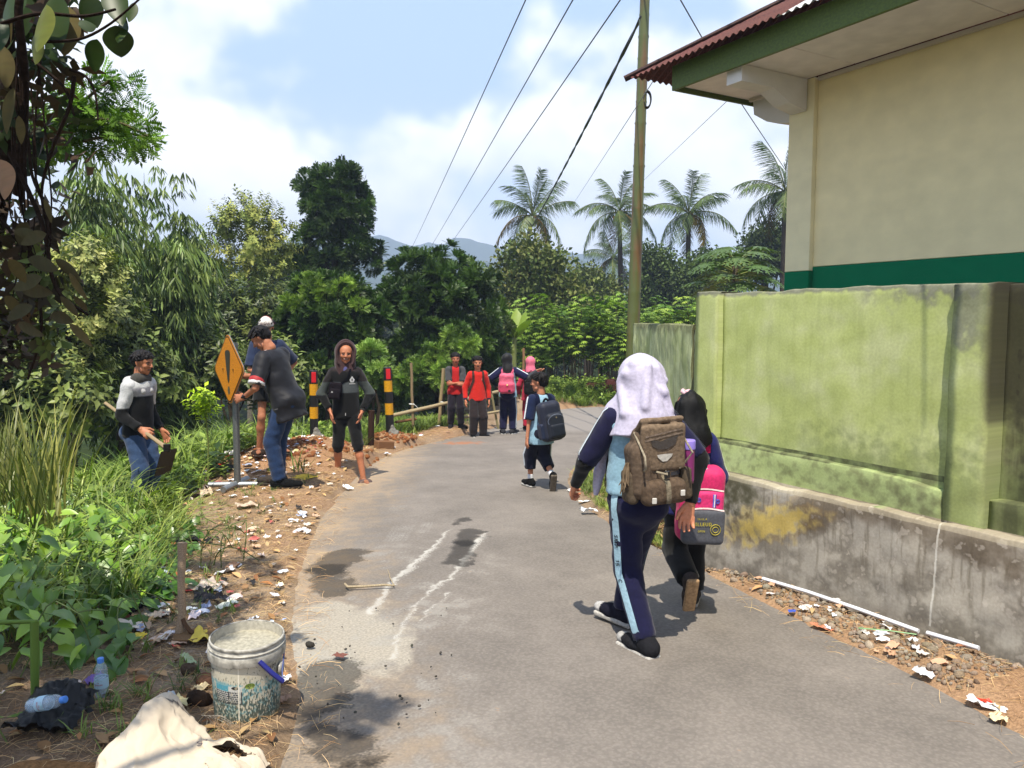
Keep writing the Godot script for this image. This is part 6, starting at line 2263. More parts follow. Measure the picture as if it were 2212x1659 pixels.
func plant_far() -> void:
	rng.seed = 5
	var dk := L(46, 62, 30)
	var md := L(66, 84, 40)
	var ol := L(88, 94, 50)
	var lt := L(108, 128, 52)
	# wooded valley beyond everything, too far to count
	var where := []
	var tint := []
	for k in 2600:
		var d := lerpf(62.0, 420.0, pow(rng.randf(), 1.6))
		var u := rr(-500, 2700)
		var q := at(u, 690, d)
		q.y = far_y(q.x, q.z) + rr(.5, 4.5) + d * .012
		where.append(Transform3D(basis_y(Vector3.UP, rr(0, TAU)).scaled(Vector3(rr(5, 9), rr(5, 9), rr(5, 9)) * (.7 + d * .004)), q))
		tint.append(jit(dk.lerp(ol, rng.randf()), .2))
	tag(scatter("woodland", self, SP.cloud, M["leaf_dull"], where, tint), "green wooded valley floor seen between the nearer trees", "woodland")
	var farlist := [
		[[[170, 520, 40], [215, 500, 50], [240, 540, 45], [150, 560, 40], [260, 580, 40]], 62.0, 210, dk, md, "dark rounded tree on the far left skyline above the red roof"],
		[[[410, 560, 40], [450, 600, 50], [380, 620, 50]], 48.0, 420, dk, md, "dark tree standing far behind the bamboo clump"],
		[[[600, 570, 40], [650, 560, 45], [690, 590, 50], [560, 600, 45], [620, 630, 60]], 40.0, 630, dk, md, "broad green tree between the airy tree and the tall dark tree"],
		[[[1150, 545, 45], [1130, 590, 60], [1190, 600, 60], [1100, 630, 45], [1160, 650, 70], [1225, 640, 45]], 32.0, 1155, md, ol, "olive green bushy tree below the leftmost coconut palm"],
		[[[1270, 610, 30], [1240, 640, 40], [1300, 640, 40]], 44.0, 1270, md, ol, "low olive tree left of the bamboo pole"],
		[[[1410, 560, 40], [1440, 590, 50], [1390, 620, 45], [1470, 620, 50], [1420, 650, 50]], 42.0, 1430, dk, md, "bushy tree between the bamboo pole and the third palm"],
		[[[1530, 580, 35], [1560, 610, 45], [1510, 620, 45]], 40.0, 1540, dk, md, "bushy tree under the fronds of the third palm"],
		[[[1635, 522, 36], [1668, 505, 36], [1660, 560, 50], [1620, 570, 40], [1690, 560, 40]], 46.0, 1650, dk, L(54, 70, 34), "round dark tree behind the corner of the cream building"]]
	for e in farlist:
		tree("broadleaf_tree", e[5], "tree", e[0], e[1], e[2], "cloud", "leaf_dull", 330, 1.0, 1.9, e[3], e[4], .22)
	# far roof in the valley
	var q := at(232, 584, 61.0)
	var hs := thing("valley_house", "small red roofed house far left among the trees", "house", Vector3(q.x, q.y - 3.0, q.z), .5)
	var wl := MB.new()
	wl.col = L(196, 190, 178); wl.box(Vector3(0, 1.2, 0), Vector3(2.6, 2.9, 3.0))
	obj("wall", wl, M["plaster"], hs)
	var rf := MB.new()
	rf.col = L(176, 52, 48)
	prism(rf, [Vector3(-1.7, 2.65, -1.8), Vector3(1.7, 2.65, -1.8), Vector3(0, 3.6, -1.8)], Vector3(0, 0, 3.6))
	obj("roof", rf, M["paint"], hs)
	palm("leftmost coconut palm with wind swept fronds above the olive tree", 1150, 470, 44.0, 1105, 3.15, 17, 101, false, .45)
	palm("second coconut palm with orange coconuts just left of the bamboo pole", 1338, 462, 46.0, 1343, 3.1, 18, 102, true, .2)
	palm("third coconut palm between bamboo pole and cream building", 1488, 465, 44.0, 1484, 3.1, 18, 103, false, .15)
	palm("coconut palm half hidden behind the corner of the cream building", 1696, 418, 40.0, 1690, 3.2, 18, 104, false, .1)
	palm("small low palm under the second coconut palm", 1325, 560, 60.0, 1328, 3.0, 16, 105, false, .1)
	# power lines
	for e in [[1130, 0, 15.0, 885, 545, 70.0, "leftmost of the overhead wires across the sky"], [1230, 0, 14.0, 925, 543, 66.0, "second overhead wire from the left"], [1330, 0, 13.0, 960, 545, 62.0, "third overhead wire from the left, nearest the pole"]]:
		var a := at(e[0], e[1], e[2])
		var b := at(e[3], e[4], e[5])
		var mb := MB.new()
		mb.col = L(40, 40, 44)
		var back := a + (a - b).normalized() * 22.0
		mb.tube(bend(back, back.lerp(b, .5) - Vector3(0, .25, 0), b, 16), [.013], 5)
		tag(obj("power_line", mb, M["plastic"]), e[6], "cable", "power lines over the road")

func plant_near_trees() -> void:
	rng.seed = 9
	var dk := L(36, 54, 24)
	var md := L(54, 78, 32)
	
	tree("dark_tree", "tall dark dense tree standing above the bushes", "tree", [[668, 395, 34, .2], [712, 382, 32], [745, 382, 40], [690, 430, 48], [760, 430, 46], [725, 465, 62], [775, 480, 34], [690, 505, 44], [752, 525, 44], [720, 560, 46], [800, 560, 40, .5], [660, 560, 30]], 23.0, 722, "pinnate_broad", "leaf", 800, .6, .95, dk * .85, md * .95, .16, Color(-1, 0, 0), .6, -.1, "", .5)
	tree("dense_bush", "big dark round bush behind the road bend", "bush", [[885, 590, 62], [950, 580, 66], [1010, 600, 58], [860, 660, 60, -.3], [930, 660, 90, -.5], [1010, 670, 74, -.3], [1050, 620, 36], [900, 740, 80, -.4], [980, 760, 90, -.4], [1040, 740, 50], [920, 830, 70, -.2], [1010, 830, 60]], 19.0, 950, "pinnate_broad", "leaf", 1500, .5, .85, dk, md, .12, Color(-1, 0, 0), .6, -.12)
	tree("dense_bush", "dark bush behind the hooded man and first bollard", "bush", [[690, 640, 58], [745, 635, 50], [650, 680, 50], [720, 700, 80, -.4], [790, 690, 54], [640, 740, 50], [700, 780, 80, -.4], [780, 780, 70, -.3], [810, 850, 60], [720, 860, 70]], 17.0, 740, "pinnate_broad", "leaf", 1500, .5, .85, dk, md, .12)
	tree("light_shrub", "fresh light green shrub on top of the dark bush", "shrub", [[672, 618, 34], [735, 615, 26], [640, 655, 26], [780, 655, 22], [705, 640, 30]], 16.2, 700, "pinnate", "leaf", 190, .32, .52, md, L(104, 132, 46), .05)
	tree("light_shrub", "pale feathery shrub behind the second bollard and bamboo stake", "shrub", [[985, 725, 32], [1010, 745, 26], [940, 770, 34], [900, 800, 34], [960, 815, 36], [870, 830, 28]], 16.6, 950, "pinnate", "leaf", 420, .34, .55, md, L(120, 150, 70), .05)
	tree("light_shrub", "feathery shrub behind the hooded man's shoulder", "shrub", [[800, 760, 26], [820, 800, 30], [785, 830, 26]], 13.6, 805, "pinnate", "leaf", 170, .3, .45, md, L(120, 150, 80), .04)
	# round airy tree with pale trunk
	tree("airy_tree", "airy round olive tree with a pale slender trunk", "tree", [[535, 470, 62], [490, 490, 50], [590, 500, 50], [540, 530, 90], [470, 545, 44], [610, 545, 36], [520, 590, 60], [590, 590, 40], [460, 600, 40]], 22.0, 530, "oval", "leaf_dull", 1100, .5, .85, L(84, 98, 48), L(140, 148, 84), .11, L(150, 142, 126), .3, -.12, "", .6)
	var low := [[[470, 640, 60], [560, 660, 60], [500, 700, 70], [600, 700, 50], [430, 700, 50], [540, 760, 70]], [[420, 760, 60], [360, 740, 60], [470, 800, 60], [390, 820, 70]], [[590, 780, 50], [630, 830, 50], [560, 830, 50]], [[240, 700, 60], [280, 780, 60], [200, 780, 60], [330, 830, 50]], [[1070, 700, 30], [1065, 760, 30], [1080, 800, 30]], [[40, 790, 80], [-40, 760, 80], [110, 850, 70], [20, 880, 80], [180, 880, 50]]]
	var names := ["mixed dark bush below the airy tree", "leafy bush behind the boy in hooded jacket", "leafy bush behind the man in the cap", "leafy bush at the foot of the bamboo", "small bush between dark bush and cassava field", "yellowish leafy bush at the left edge behind the reeds"]
	for k in low.size():
		tree("leafy_bush", names[k], "bush", low[k], [18.5, 14.0, 13.5, 12.0, 20.0, 9.6][k], low[k][0][0], "oval" if k != 4 else "pinnate", "leaf", [1100, 900, 420, 800, 160, 900][k], .5, .85, L(44, 58, 28), L(98, 112, 62), .07)
	# creeper hung shrub at the far left
	tree("creeper_shrub", "pale leafed creeper covered shrub at far left behind dead vines", "shrub", [[180, 560, 50], [215, 600, 55], [150, 620, 60], [210, 680, 60], [150, 720, 60], [100, 640, 60], [60, 560, 70], [60, 700, 80], [110, 800, 70], [190, 790, 50]], 11.0, 150, "oval", "leaf", 1500, .35, .6, L(64, 80, 40), L(150, 158, 104), .06)
	# bamboo: culms with hanging leaves
	for e in [[330, 13.5, 6, 201, "pale bamboo clump with hanging leaves left of the airy tree"], [265, 12.5, 5, 202, "leaning bamboo clump at left above the creeper shrub"], [405, 16.0, 3, 203, "third bamboo clump close to the airy tree"]]:
		rng.seed = e[3]
		var f := at(e[0], 690, e[1])
		f.y = ground_y(f.x, f.z)
		var t := thing("bamboo_clump", e[4], "bamboo", f)
		var where := []
		var tint := []
		for k in e[2]:
			var hgt := rr(4.0, 6.7) - f.y - 1.6
			var a := rr(0, TAU)
			var b := Vector3(cos(a) * rr(.2, .5), hgt * .62, sin(a) * rr(.1, .3))
			var c := Vector3(cos(a) * rr(.2, .8), hgt * rr(.78, .95), sin(a) * rr(.2, .7))
			var pts := bend(Vector3(rr(-.25, .25), -.2, rr(-.2, .2)), b, c, 14)
			var cm := MB.new()
			cm.col = L(98, 112, 60)
			cm.tube(pts, [.026, .026, .025, .024, .023, .022, .020, .018, .016, .014, .012, .010, .007, .005, .003], 6)
			obj("culm", cm, M["plastic"], t)
			for j in 95:
				var s := rr(.12, 1.0)
				var q: Vector3 = (pts[int(s * 14)] as Vector3).lerp(pts[mini(14, int(s * 14) + 1)], s * 14 - int(s * 14))
				var sp := lerpf(.48, .3, s)
				q += Vector3(rr(-sp, sp), rr(-.25, .3), rr(-sp, sp))
				where.append(Transform3D(Basis(Vector3.UP, rr(0, TAU)).scaled(Vector3.ONE * rr(.8, 1.5)), q))
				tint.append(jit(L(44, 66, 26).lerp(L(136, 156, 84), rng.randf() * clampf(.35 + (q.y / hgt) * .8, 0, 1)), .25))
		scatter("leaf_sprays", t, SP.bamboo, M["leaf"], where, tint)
	# cassava field across the road
	rng.seed = 31
	var heads := []
	var tint := []
	for k in 150:
		var x := rr(-.6, 10.5)
		var z := rr(-32.0, -23.8)
		if k < 46:
			x = lerpf(.2, 7.0, k / 45.0) + rr(-.1, .1); z = rr(-24.6, -23.6)
		if z > -24.8 and x < .4: continue
		var y := ground_y(x, z)
		var t := thing("cassava_plant", "tall thin stemmed cassava plant in the field across the road", "cassava", Vector3(x, y, z), 0.0, "cassava plants across the road")
		var mb := MB.new()
		mb.col = jit(L(124, 108, 84), .2)
		var hgt := rr(1.6, 2.95)
		var w2 := []
		var t2 := []
		for j in (1 + k % 3):
			var e := Vector3(rr(-.3, .3), hgt * rr(.85, 1.0), rr(-.25, .25))
			var pts := bend(Vector3(0, -.1, 0), Vector3(e.x * .2, hgt * .55, e.z * .2), e, 5)
			mb.tube(pts, [.019, .018, .016, .014, .012, .01], 5)
			for h in 7:
				w2.append(Transform3D(basis_y(Vector3(rr(-.4, .4), 1, rr(-.4, .4)), rr(0, TAU)).scaled(Vector3.ONE * rr(.85, 1.3)), e.lerp(pts[2], h * .16) + Vector3(rr(-.15, .15), rr(-.05, .1), rr(-.15, .15))))
				t2.append(jit(L(80, 114, 34).lerp(L(152, 176, 70), rng.randf()), .18))
		obj("stem", mb, M["bark"], t)
		scatter("foliage", t, SP.cassava, M["leaf"], w2, t2)
	# banana
	var f := at(1108, 690, 21.5)
	f.y = ground_y(f.x, f.z)
	var bt := thing("banana_plant", "young banana plant with broad upright leaves beside the cassava", "banana plant", f)
	var bs := MB.new()
	bs.col = L(122, 132, 72)
	bs.tube([Vector3(0, -.1, 0), Vector3(.03, 1.2, 0), Vector3(.05, 1.7, 0)], [.1, .08, .05], 8)
	obj("stem", bs, M["paint"], bt)
	for k in 7:
		var a := k * 2.4
		var lf := MB.new()
		lf.col = jit(L(128, 152, 56), .15)
		var d := Vector3(cos(a) * rr(.35, .8), 1.0, sin(a) * rr(.35, .8)).normalized()
		lf.leaf(Vector3(.05, 1.6, 0), d * rr(.9, 1.25), d.cross(Vector3.UP).normalized() * .17, d.cross(d.cross(Vector3.UP)).normalized(), rr(.1, .6), [.15, .8, 1, 1, .95, .7, 0.0], .2)
		obj("leaf", lf, M["leaf"], bt)
	# papaya behind the wall
	f = at(1585, 690, 13.5)
	f.y = ground_y(f.x, f.z)
	var pt := thing("papaya_tree", "papaya tree with deeply cut pale leaves behind the green wall", "papaya tree", f)
	var ps := MB.new()
	ps.col = L(142, 132, 112)
	var ph := 2.55 - f.y
	ps.tube([Vector3(0, -.1, 0), Vector3(.02, ph * .5, 0), Vector3(0, ph, 0)], [.08, .07, .05], 8)
	obj("trunk", ps, M["bark"], pt)
	for k in 22:
		var a := k * 2.4
		var el := lerpf(.9, -.35, k / 22.0)
		var dv := Vector3(cos(a) * cos(el), sin(el) * .6, sin(a) * cos(el))
		var s0 := Vector3(0, ph - .015 * k, 0)
		var e := s0 + dv * rr(.45, .72)
		var lf := MB.new()
		lf.col = L(120, 132, 70)
		lf.tube([s0, s0.lerp(e, .5) + Vector3(0, .05, 0), e], [.012, .010, .007], 5, false)
		lf.col = jit(L(84, 108, 60), .15)
		var o := MB.new()
		var arr: Array = (SP.papaya as ArrayMesh).surface_get_arrays(0)
		var base := lf.v.size()
		var b := Basis(Vector3.UP, -a + PI / 2) * Basis(Vector3.RIGHT, rr(.1, .5))
		for q in arr[Mesh.ARRAY_VERTEX]: lf.p(e + b * (q * rr(.98, 1.02)))
		for q in arr[Mesh.ARRAY_INDEX]: lf.i.push_back(q + base)
		obj("leaf", lf, M["leaf"], pt)

func plant_undergrowth() -> void:
	rng.seed = 41
	var g1 := L(74, 98, 34)
	var g2 := L(138, 160, 66)
	# grass on the valley edge, tall to the left
	clumps("cane_grass", "tall arching green grass along the left verge", "grass", SP.cane, "leaf", area(800, -6.5, -2.2, -13.5, -4.6, func(x, z): return off_road(x, z) > (1.45 + .3 * nz.get_noise_2d(x * 200, z * 200) if z < -6.2 else 2.3) and not (z > -9.9 and z < -6.9 and x > -3.35) and rng.randf() < (.9 if x < -3.2 else .4)), .45, .95, g1, g2)
	clumps("cane_grass", "grass blades growing up through the sweet potato leaves", "grass", SP.cane, "leaf", area(260, -4.6, -2.3, -6.8, -4.0, func(x, z): return x < -2.2 - maxf(0.0, -z - 4.8) * .36), .45, .85, L(92, 116, 40), L(164, 176, 84))
	clumps("cane_grass", "very tall reed grass at the left edge of the view", "grass", SP.reed, "leaf", area(120, -5.6, -3.2, -7.8, -5.2, func(x, z): return x < .585 * z), .9, 1.45, L(78, 92, 38), L(150, 150, 78))
	clumps("weeds", "mixed leafy green weeds among the tall grass at left", "weeds", SP.oval, "leaf", area(1500, -6.0, -2.3, -13.0, -4.4, func(x, z): return off_road(x, z) > (1.25 if z < -6.2 else 1.75) and not (z > -9.9 and z < -6.9 and x > -3.3)), .35, .95, L(82, 108, 38), L(140, 158, 70))
	clumps("grass_tufts", "short green grass tufts round the fence and bollards", "grass", SP.tuft, "leaf", area(2300, -3.6, .6, -16.5, -9.0, func(x, z): return off_road(x, z) > .55 and mounds(x, z) < .14), .8, 1.5, g1, g2)
	clumps("grass_tufts", "trodden green grass scraps on the littered left verge", "grass", SP.tuft, "leaf", area(1500, -3.6, -.9, -9.2, -2.3, func(x, z): return off_road(x, z) > .3 and rng.randf() < .25 + .6 * nz.get_noise_2d(x * 130, z * 130)), .25, .6, g1, L(120, 140, 60))
	clumps("grass_tufts", "green grass strip along the right edge of the road", "grass", SP.tuft, "leaf", area(900, .7, 1.55, -10.4, -6.4, func(x, z): return off_road(x, z) > .1 and x < 1.36), .3, .7, L(92, 112, 40), L(150, 164, 78))
	clumps("dry_straw", "dry straw and cut stalks scattered on the left verge", "straw", SP.straw, "dry", [], .5, 1.0, g1, g2)
	var lying := []
	var tint := []
	for k in 52000:
		var x := rr(-3.9, -.6)
		var z := rr(-14.5, -2.2)
		if k > 47000:
			x = rr(.9, 2.6); z = rr(-7.5, -2.6)
		var s := off_road(x, z)
		if s < -.22 or s > 2.3 or (s < .02 and rng.randf() < .75): continue
		if k <= 47000 and rng.randf() > .4 + 1.0 * smoothstep(1.5, .2, s): continue
		var b := Basis(Vector3.UP, rr(0, TAU)) * Basis(Vector3.RIGHT, rr(-.35, .35))
		lying.append(Transform3D(b.scaled(Vector3(1, 1, 1) * rr(.3, 1.3)), Vector3(x, ground_top(Vector3(x, 0, z)) + .007, z)))
		tint.append(jit(L(214, 184, 136).lerp(L(140, 104, 70), rng.randf()), .25))
	var sm := MB.new()
	sm.tube([Vector3(0, 0, -.05), Vector3(.004, .006, 0), Vector3(0, 0, .05)], [.0009, .0011, .0007], 3, false)
	tag(scatter("straw_bits", self, sm.mesh(), M["dry"], lying, tint), "dry stalks and straw strewn over the brown verge", "straw")
	# dead flat leaves
	lying = []; tint = []
	var dl := MB.new()
	dl.leaf(Vector3(0, 0, -.04), Vector3(0, .01, .08), Vector3(.018, 0, 0), Vector3.UP, .01, [0.0, .8, 1, .6, 0.0], .5)
	for k in 1300:
		var x := rr(-3.8, -.8)
		var z := rr(-13.0, -2.2)
		if k > 1100:
			x = rr(1.0, 2.5); z = rr(-7, -2.6)
		if off_road(x, z) < .03: continue
		lying.append(Transform3D((Basis(Vector3.UP, rr(0, TAU)) * Basis(Vector3.RIGHT, rr(-.5, .5))).scaled(Vector3.ONE * rr(.5, 1.3)), Vector3(x, ground_y(x, z) + .012, z)))
		tint.append(jit(L(132, 92, 60).lerp(L(184, 154, 110), rng.randf()), .3))
	tag(scatter("fallen_leaves", self, dl.mesh(), M["dry"], lying, tint), "curled dead leaves lying on the earth verges", "leaves")
	# pebbles along the wall
	lying = []; tint = []
	var pb := ball(Vector3.ZERO, Vector3(.02, .013, .017), 7)
	for k in 3000:
		var s := rr(-.4, 2.4)
		var q := WA + WU * s + WN * rr(.22, 1.0)
		if off_road(q.x, q.z) < .02: continue
		lying.append(Transform3D(Basis(rdir(), rr(0, TAU)).scaled(Vector3.ONE * rr(.25, 1.3) * (1.3 if rng.randf() < .1 else .7)), Vector3(q.x, ground_y(q.x, q.z) + .004, q.z)))
		tint.append(jit(L(186, 172, 152).lerp(L(148, 124, 102), rng.randf()), .2))
	for k in 45:
		var x := rr(-1.1, -.3)
		var z := rr(-4.6, -3.1)
		lying.append(Transform3D(Basis(rdir(), rr(0, TAU)).scaled(Vector3.ONE * rr(.12, .5)), Vector3(x, ground_top(Vector3(x, 0, z)) + .012, z)))
		tint.append(jit(L(96, 92, 84), .3))
	for c in [[-3.1, -9.9, .7], [-2.7, -10.8, .8], [-2.05, -12.8, .5]]:
		for k in 160:
			var a := rr(0, TAU)
			var r := sqrt(rng.randf()) * float(c[2])
			var x: float = c[0] + cos(a) * r
			var z: float = c[1] + sin(a) * r
			lying.append(Transform3D(Basis(rdir(), rr(0, TAU)).scaled(Vector3.ONE * rr(.6, 2.6)), Vector3(x, ground_y(x, z) + .005, z)))
			tint.append(jit(L(150, 96, 60), .25))
	tag(scatter("gravel", self, pb.mesh(), M["stone"], lying, tint), "loose pebbles and clods on the verges", "gravel")
	# low plants on the bank across the road
	var bw := []
	var bt := []
	for k in 1100:
		var x := rr(-.2, 7.5)
		var z := rr(-24.4, -22.0)
		var s := off_road(x, z)
		if s < .12: continue
		bw.append(Transform3D(basis_y(Vector3(rr(-.3, .3), 1, rr(-.3, .3)), rr(0, TAU)).scaled(Vector3.ONE * rr(.35, .8)), Vector3(x, ground_y(x, z) + rr(0, .25) * smoothstep(.2, 1.0, s), z)))
		bt.append(jit(L(70, 92, 36).lerp(L(134, 156, 66), rng.randf()), .2))
	tag(scatter("ground_cover", self, SP.oval, M["leaf"], bw, bt), "low leafy ground cover on the bank across the road", "ground cover")
	clumps("grass_tufts", "bright green grass at the foot of the far bank", "grass", SP.tuft, "leaf", area(1300, -.3, 7.0, -24.2, -21.6, func(x, z): return off_road(x, z) > .05), 1.0, 1.9, L(88, 112, 40), g2)
	var heap := MB.new()
	heap.col = L(74, 46, 40)
	var hq := at(1300, 830, 22.9)
	net(heap, [limb(Vector3(-.3, 0, 0), Vector3(.3, .05, .1), .22, .28, .1)], .05, .12, 2.5)
	tag(obj("earth_bank", heap, M["soil"]), "reddish bare earth lump in the bank across the road", "earth").position = Vector3(hq.x, ground_y(hq.x, hq.z) + .05, hq.z)

func vine_patch() -> void:
	rng.seed = 61
	# sweet potato vines, each big leaf its own
	var t := thing("sweet_potato_vines", "patch of broad bright green sweet potato leaves at lower left", "vines", Vector3(-2.6, ground_y(-2.6, -4.2), -4.2))
	var n := 0
	var extra := []
	var etint := []
	for k in 1500:
		var z := rr(-6.9, -3.5)
		var x := rr(-4.3, -1.7)
		var line := lerpf(-1.78, -2.15, clampf((-z - 3.2) / 1.2, 0, 1)) - maxf(0.0, (-z - 4.8)) * .36 + .15 * nz.get_noise_2d(z * 300, 5.0)
		if x > line: continue
		var rise := clampf((line - x) / .55, .05, 1.0)
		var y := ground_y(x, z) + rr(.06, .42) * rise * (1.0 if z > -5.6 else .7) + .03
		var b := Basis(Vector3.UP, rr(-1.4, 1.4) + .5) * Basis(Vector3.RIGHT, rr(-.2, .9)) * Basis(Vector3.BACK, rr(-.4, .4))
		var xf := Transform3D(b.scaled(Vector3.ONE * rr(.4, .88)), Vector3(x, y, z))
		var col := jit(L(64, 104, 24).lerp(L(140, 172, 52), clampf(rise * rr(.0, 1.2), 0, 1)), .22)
		if n < 290 and (y - ground_y(x, z)) > .10 and z > -5.9:
			var key := "%s%d" % ["lobed" if k % 3 == 0 else "heart", k % 7]
			if not TX.has(key):
				var src: Array = (SP["lobed" if k % 3 == 0 else "heart"] as ArrayMesh).surface_get_arrays(0)
				var mb := MB.new()
				mb.col = col
				for q in src[Mesh.ARRAY_VERTEX]: mb.p(q)
				for q in src[Mesh.ARRAY_INDEX]: mb.i.push_back(q)
				TX[key] = mb.mesh()
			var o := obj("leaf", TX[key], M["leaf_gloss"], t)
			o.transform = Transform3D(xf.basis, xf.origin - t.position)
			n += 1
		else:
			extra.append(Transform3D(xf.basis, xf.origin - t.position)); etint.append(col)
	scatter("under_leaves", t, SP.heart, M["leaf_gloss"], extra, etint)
	var st := MB.new()
	st.col = L(96, 108, 58)
	for k in 60:
		var x := rr(-3.6, -1.95)
		var z := rr(-6.0, -2.9)
		var a := Vector3(x, ground_y(x, z), z) - t.position
		st.tube(bend(a, a + Vector3(rr(-.2, .2), rr(.2, .5), rr(-.2, .2)), a + Vector3(rr(-.5, .5), rr(.0, .3), rr(-.5, .5)), 6), [.004], 4, false)
	tag(obj("stems", st, M["leaf_dull"], t), "", "", "", "stuff")
	# one thick cut stalk in front of them
	var cs := MB.new()
	cs.col = L(96, 122, 50)
	var q := at(70, 1440, 3.2)
	cs.tube([Vector3(-.04, -.02, 0), Vector3(0, .03, 0), Vector3(.012, .25, 0), Vector3(.018, .42, 0)], [.008, .015, .018, .017], 9)
	cs.tube([Vector3(-.32, .02, .02), Vector3(-.12, -.01, .01), Vector3(-.02, .02, 0)], [.008, .010, .010], 6)
	cs.tube([Vector3(.03, .42, 0), Vector3(-.1, .425, .02), Vector3(-.3, .43, .05)], [.008, .010, .010], 6)
	tag(obj("green_stalk", cs, M["leaf_dull"]), "thick bent green stalk in front of the vine leaves", "stalk").position = Vector3(q.x, ground_y(q.x, q.z), q.z)
	# weed with yellow-green head beside the sign
	var wq := on_ground(437, 8.6)
	var w := thing("yellow_weed", "weed with bright yellow green top left of the sign", "weed", wq)
	var ws := MB.new()
	ws.col = L(110, 120, 60)
	ws.tube([Vector3.ZERO, Vector3(.02, .45, 0), Vector3(0, .85, 0)], [.012, .010, .006], 5)
	obj("stem", ws, M["leaf_dull"], w)
	var ww := []
	var wt := []
	for k in 26:
		ww.append(Transform3D(basis_y(rdir() + Vector3.UP * 1.2, rr(0, TAU)).scaled(Vector3.ONE * rr(.3, .55)), Vector3(rr(-.1, .1), rr(.75, .95), rr(-.1, .1))))
		wt.append(jit(L(176, 200, 40), .15))
	scatter("leaves", w, SP.oval, M["leaf"], ww, wt)
	# pale dry reed lying across
	var rd := MB.new()
	rd.col = L(176, 178, 108)
	var ra := at(258, 1230, 6.3)
	var rb := at(395, 1118, 7.0)
	rd.tube(bend(ra, ra.lerp(rb, .5) + Vector3(0, .04, 0), rb), [.014], 6)
	tag(obj("fallen_reed", rd, M["leaf_dull"]), "pale reed lying slantwise in the weeds below the boy in hooded jacket", "reed")

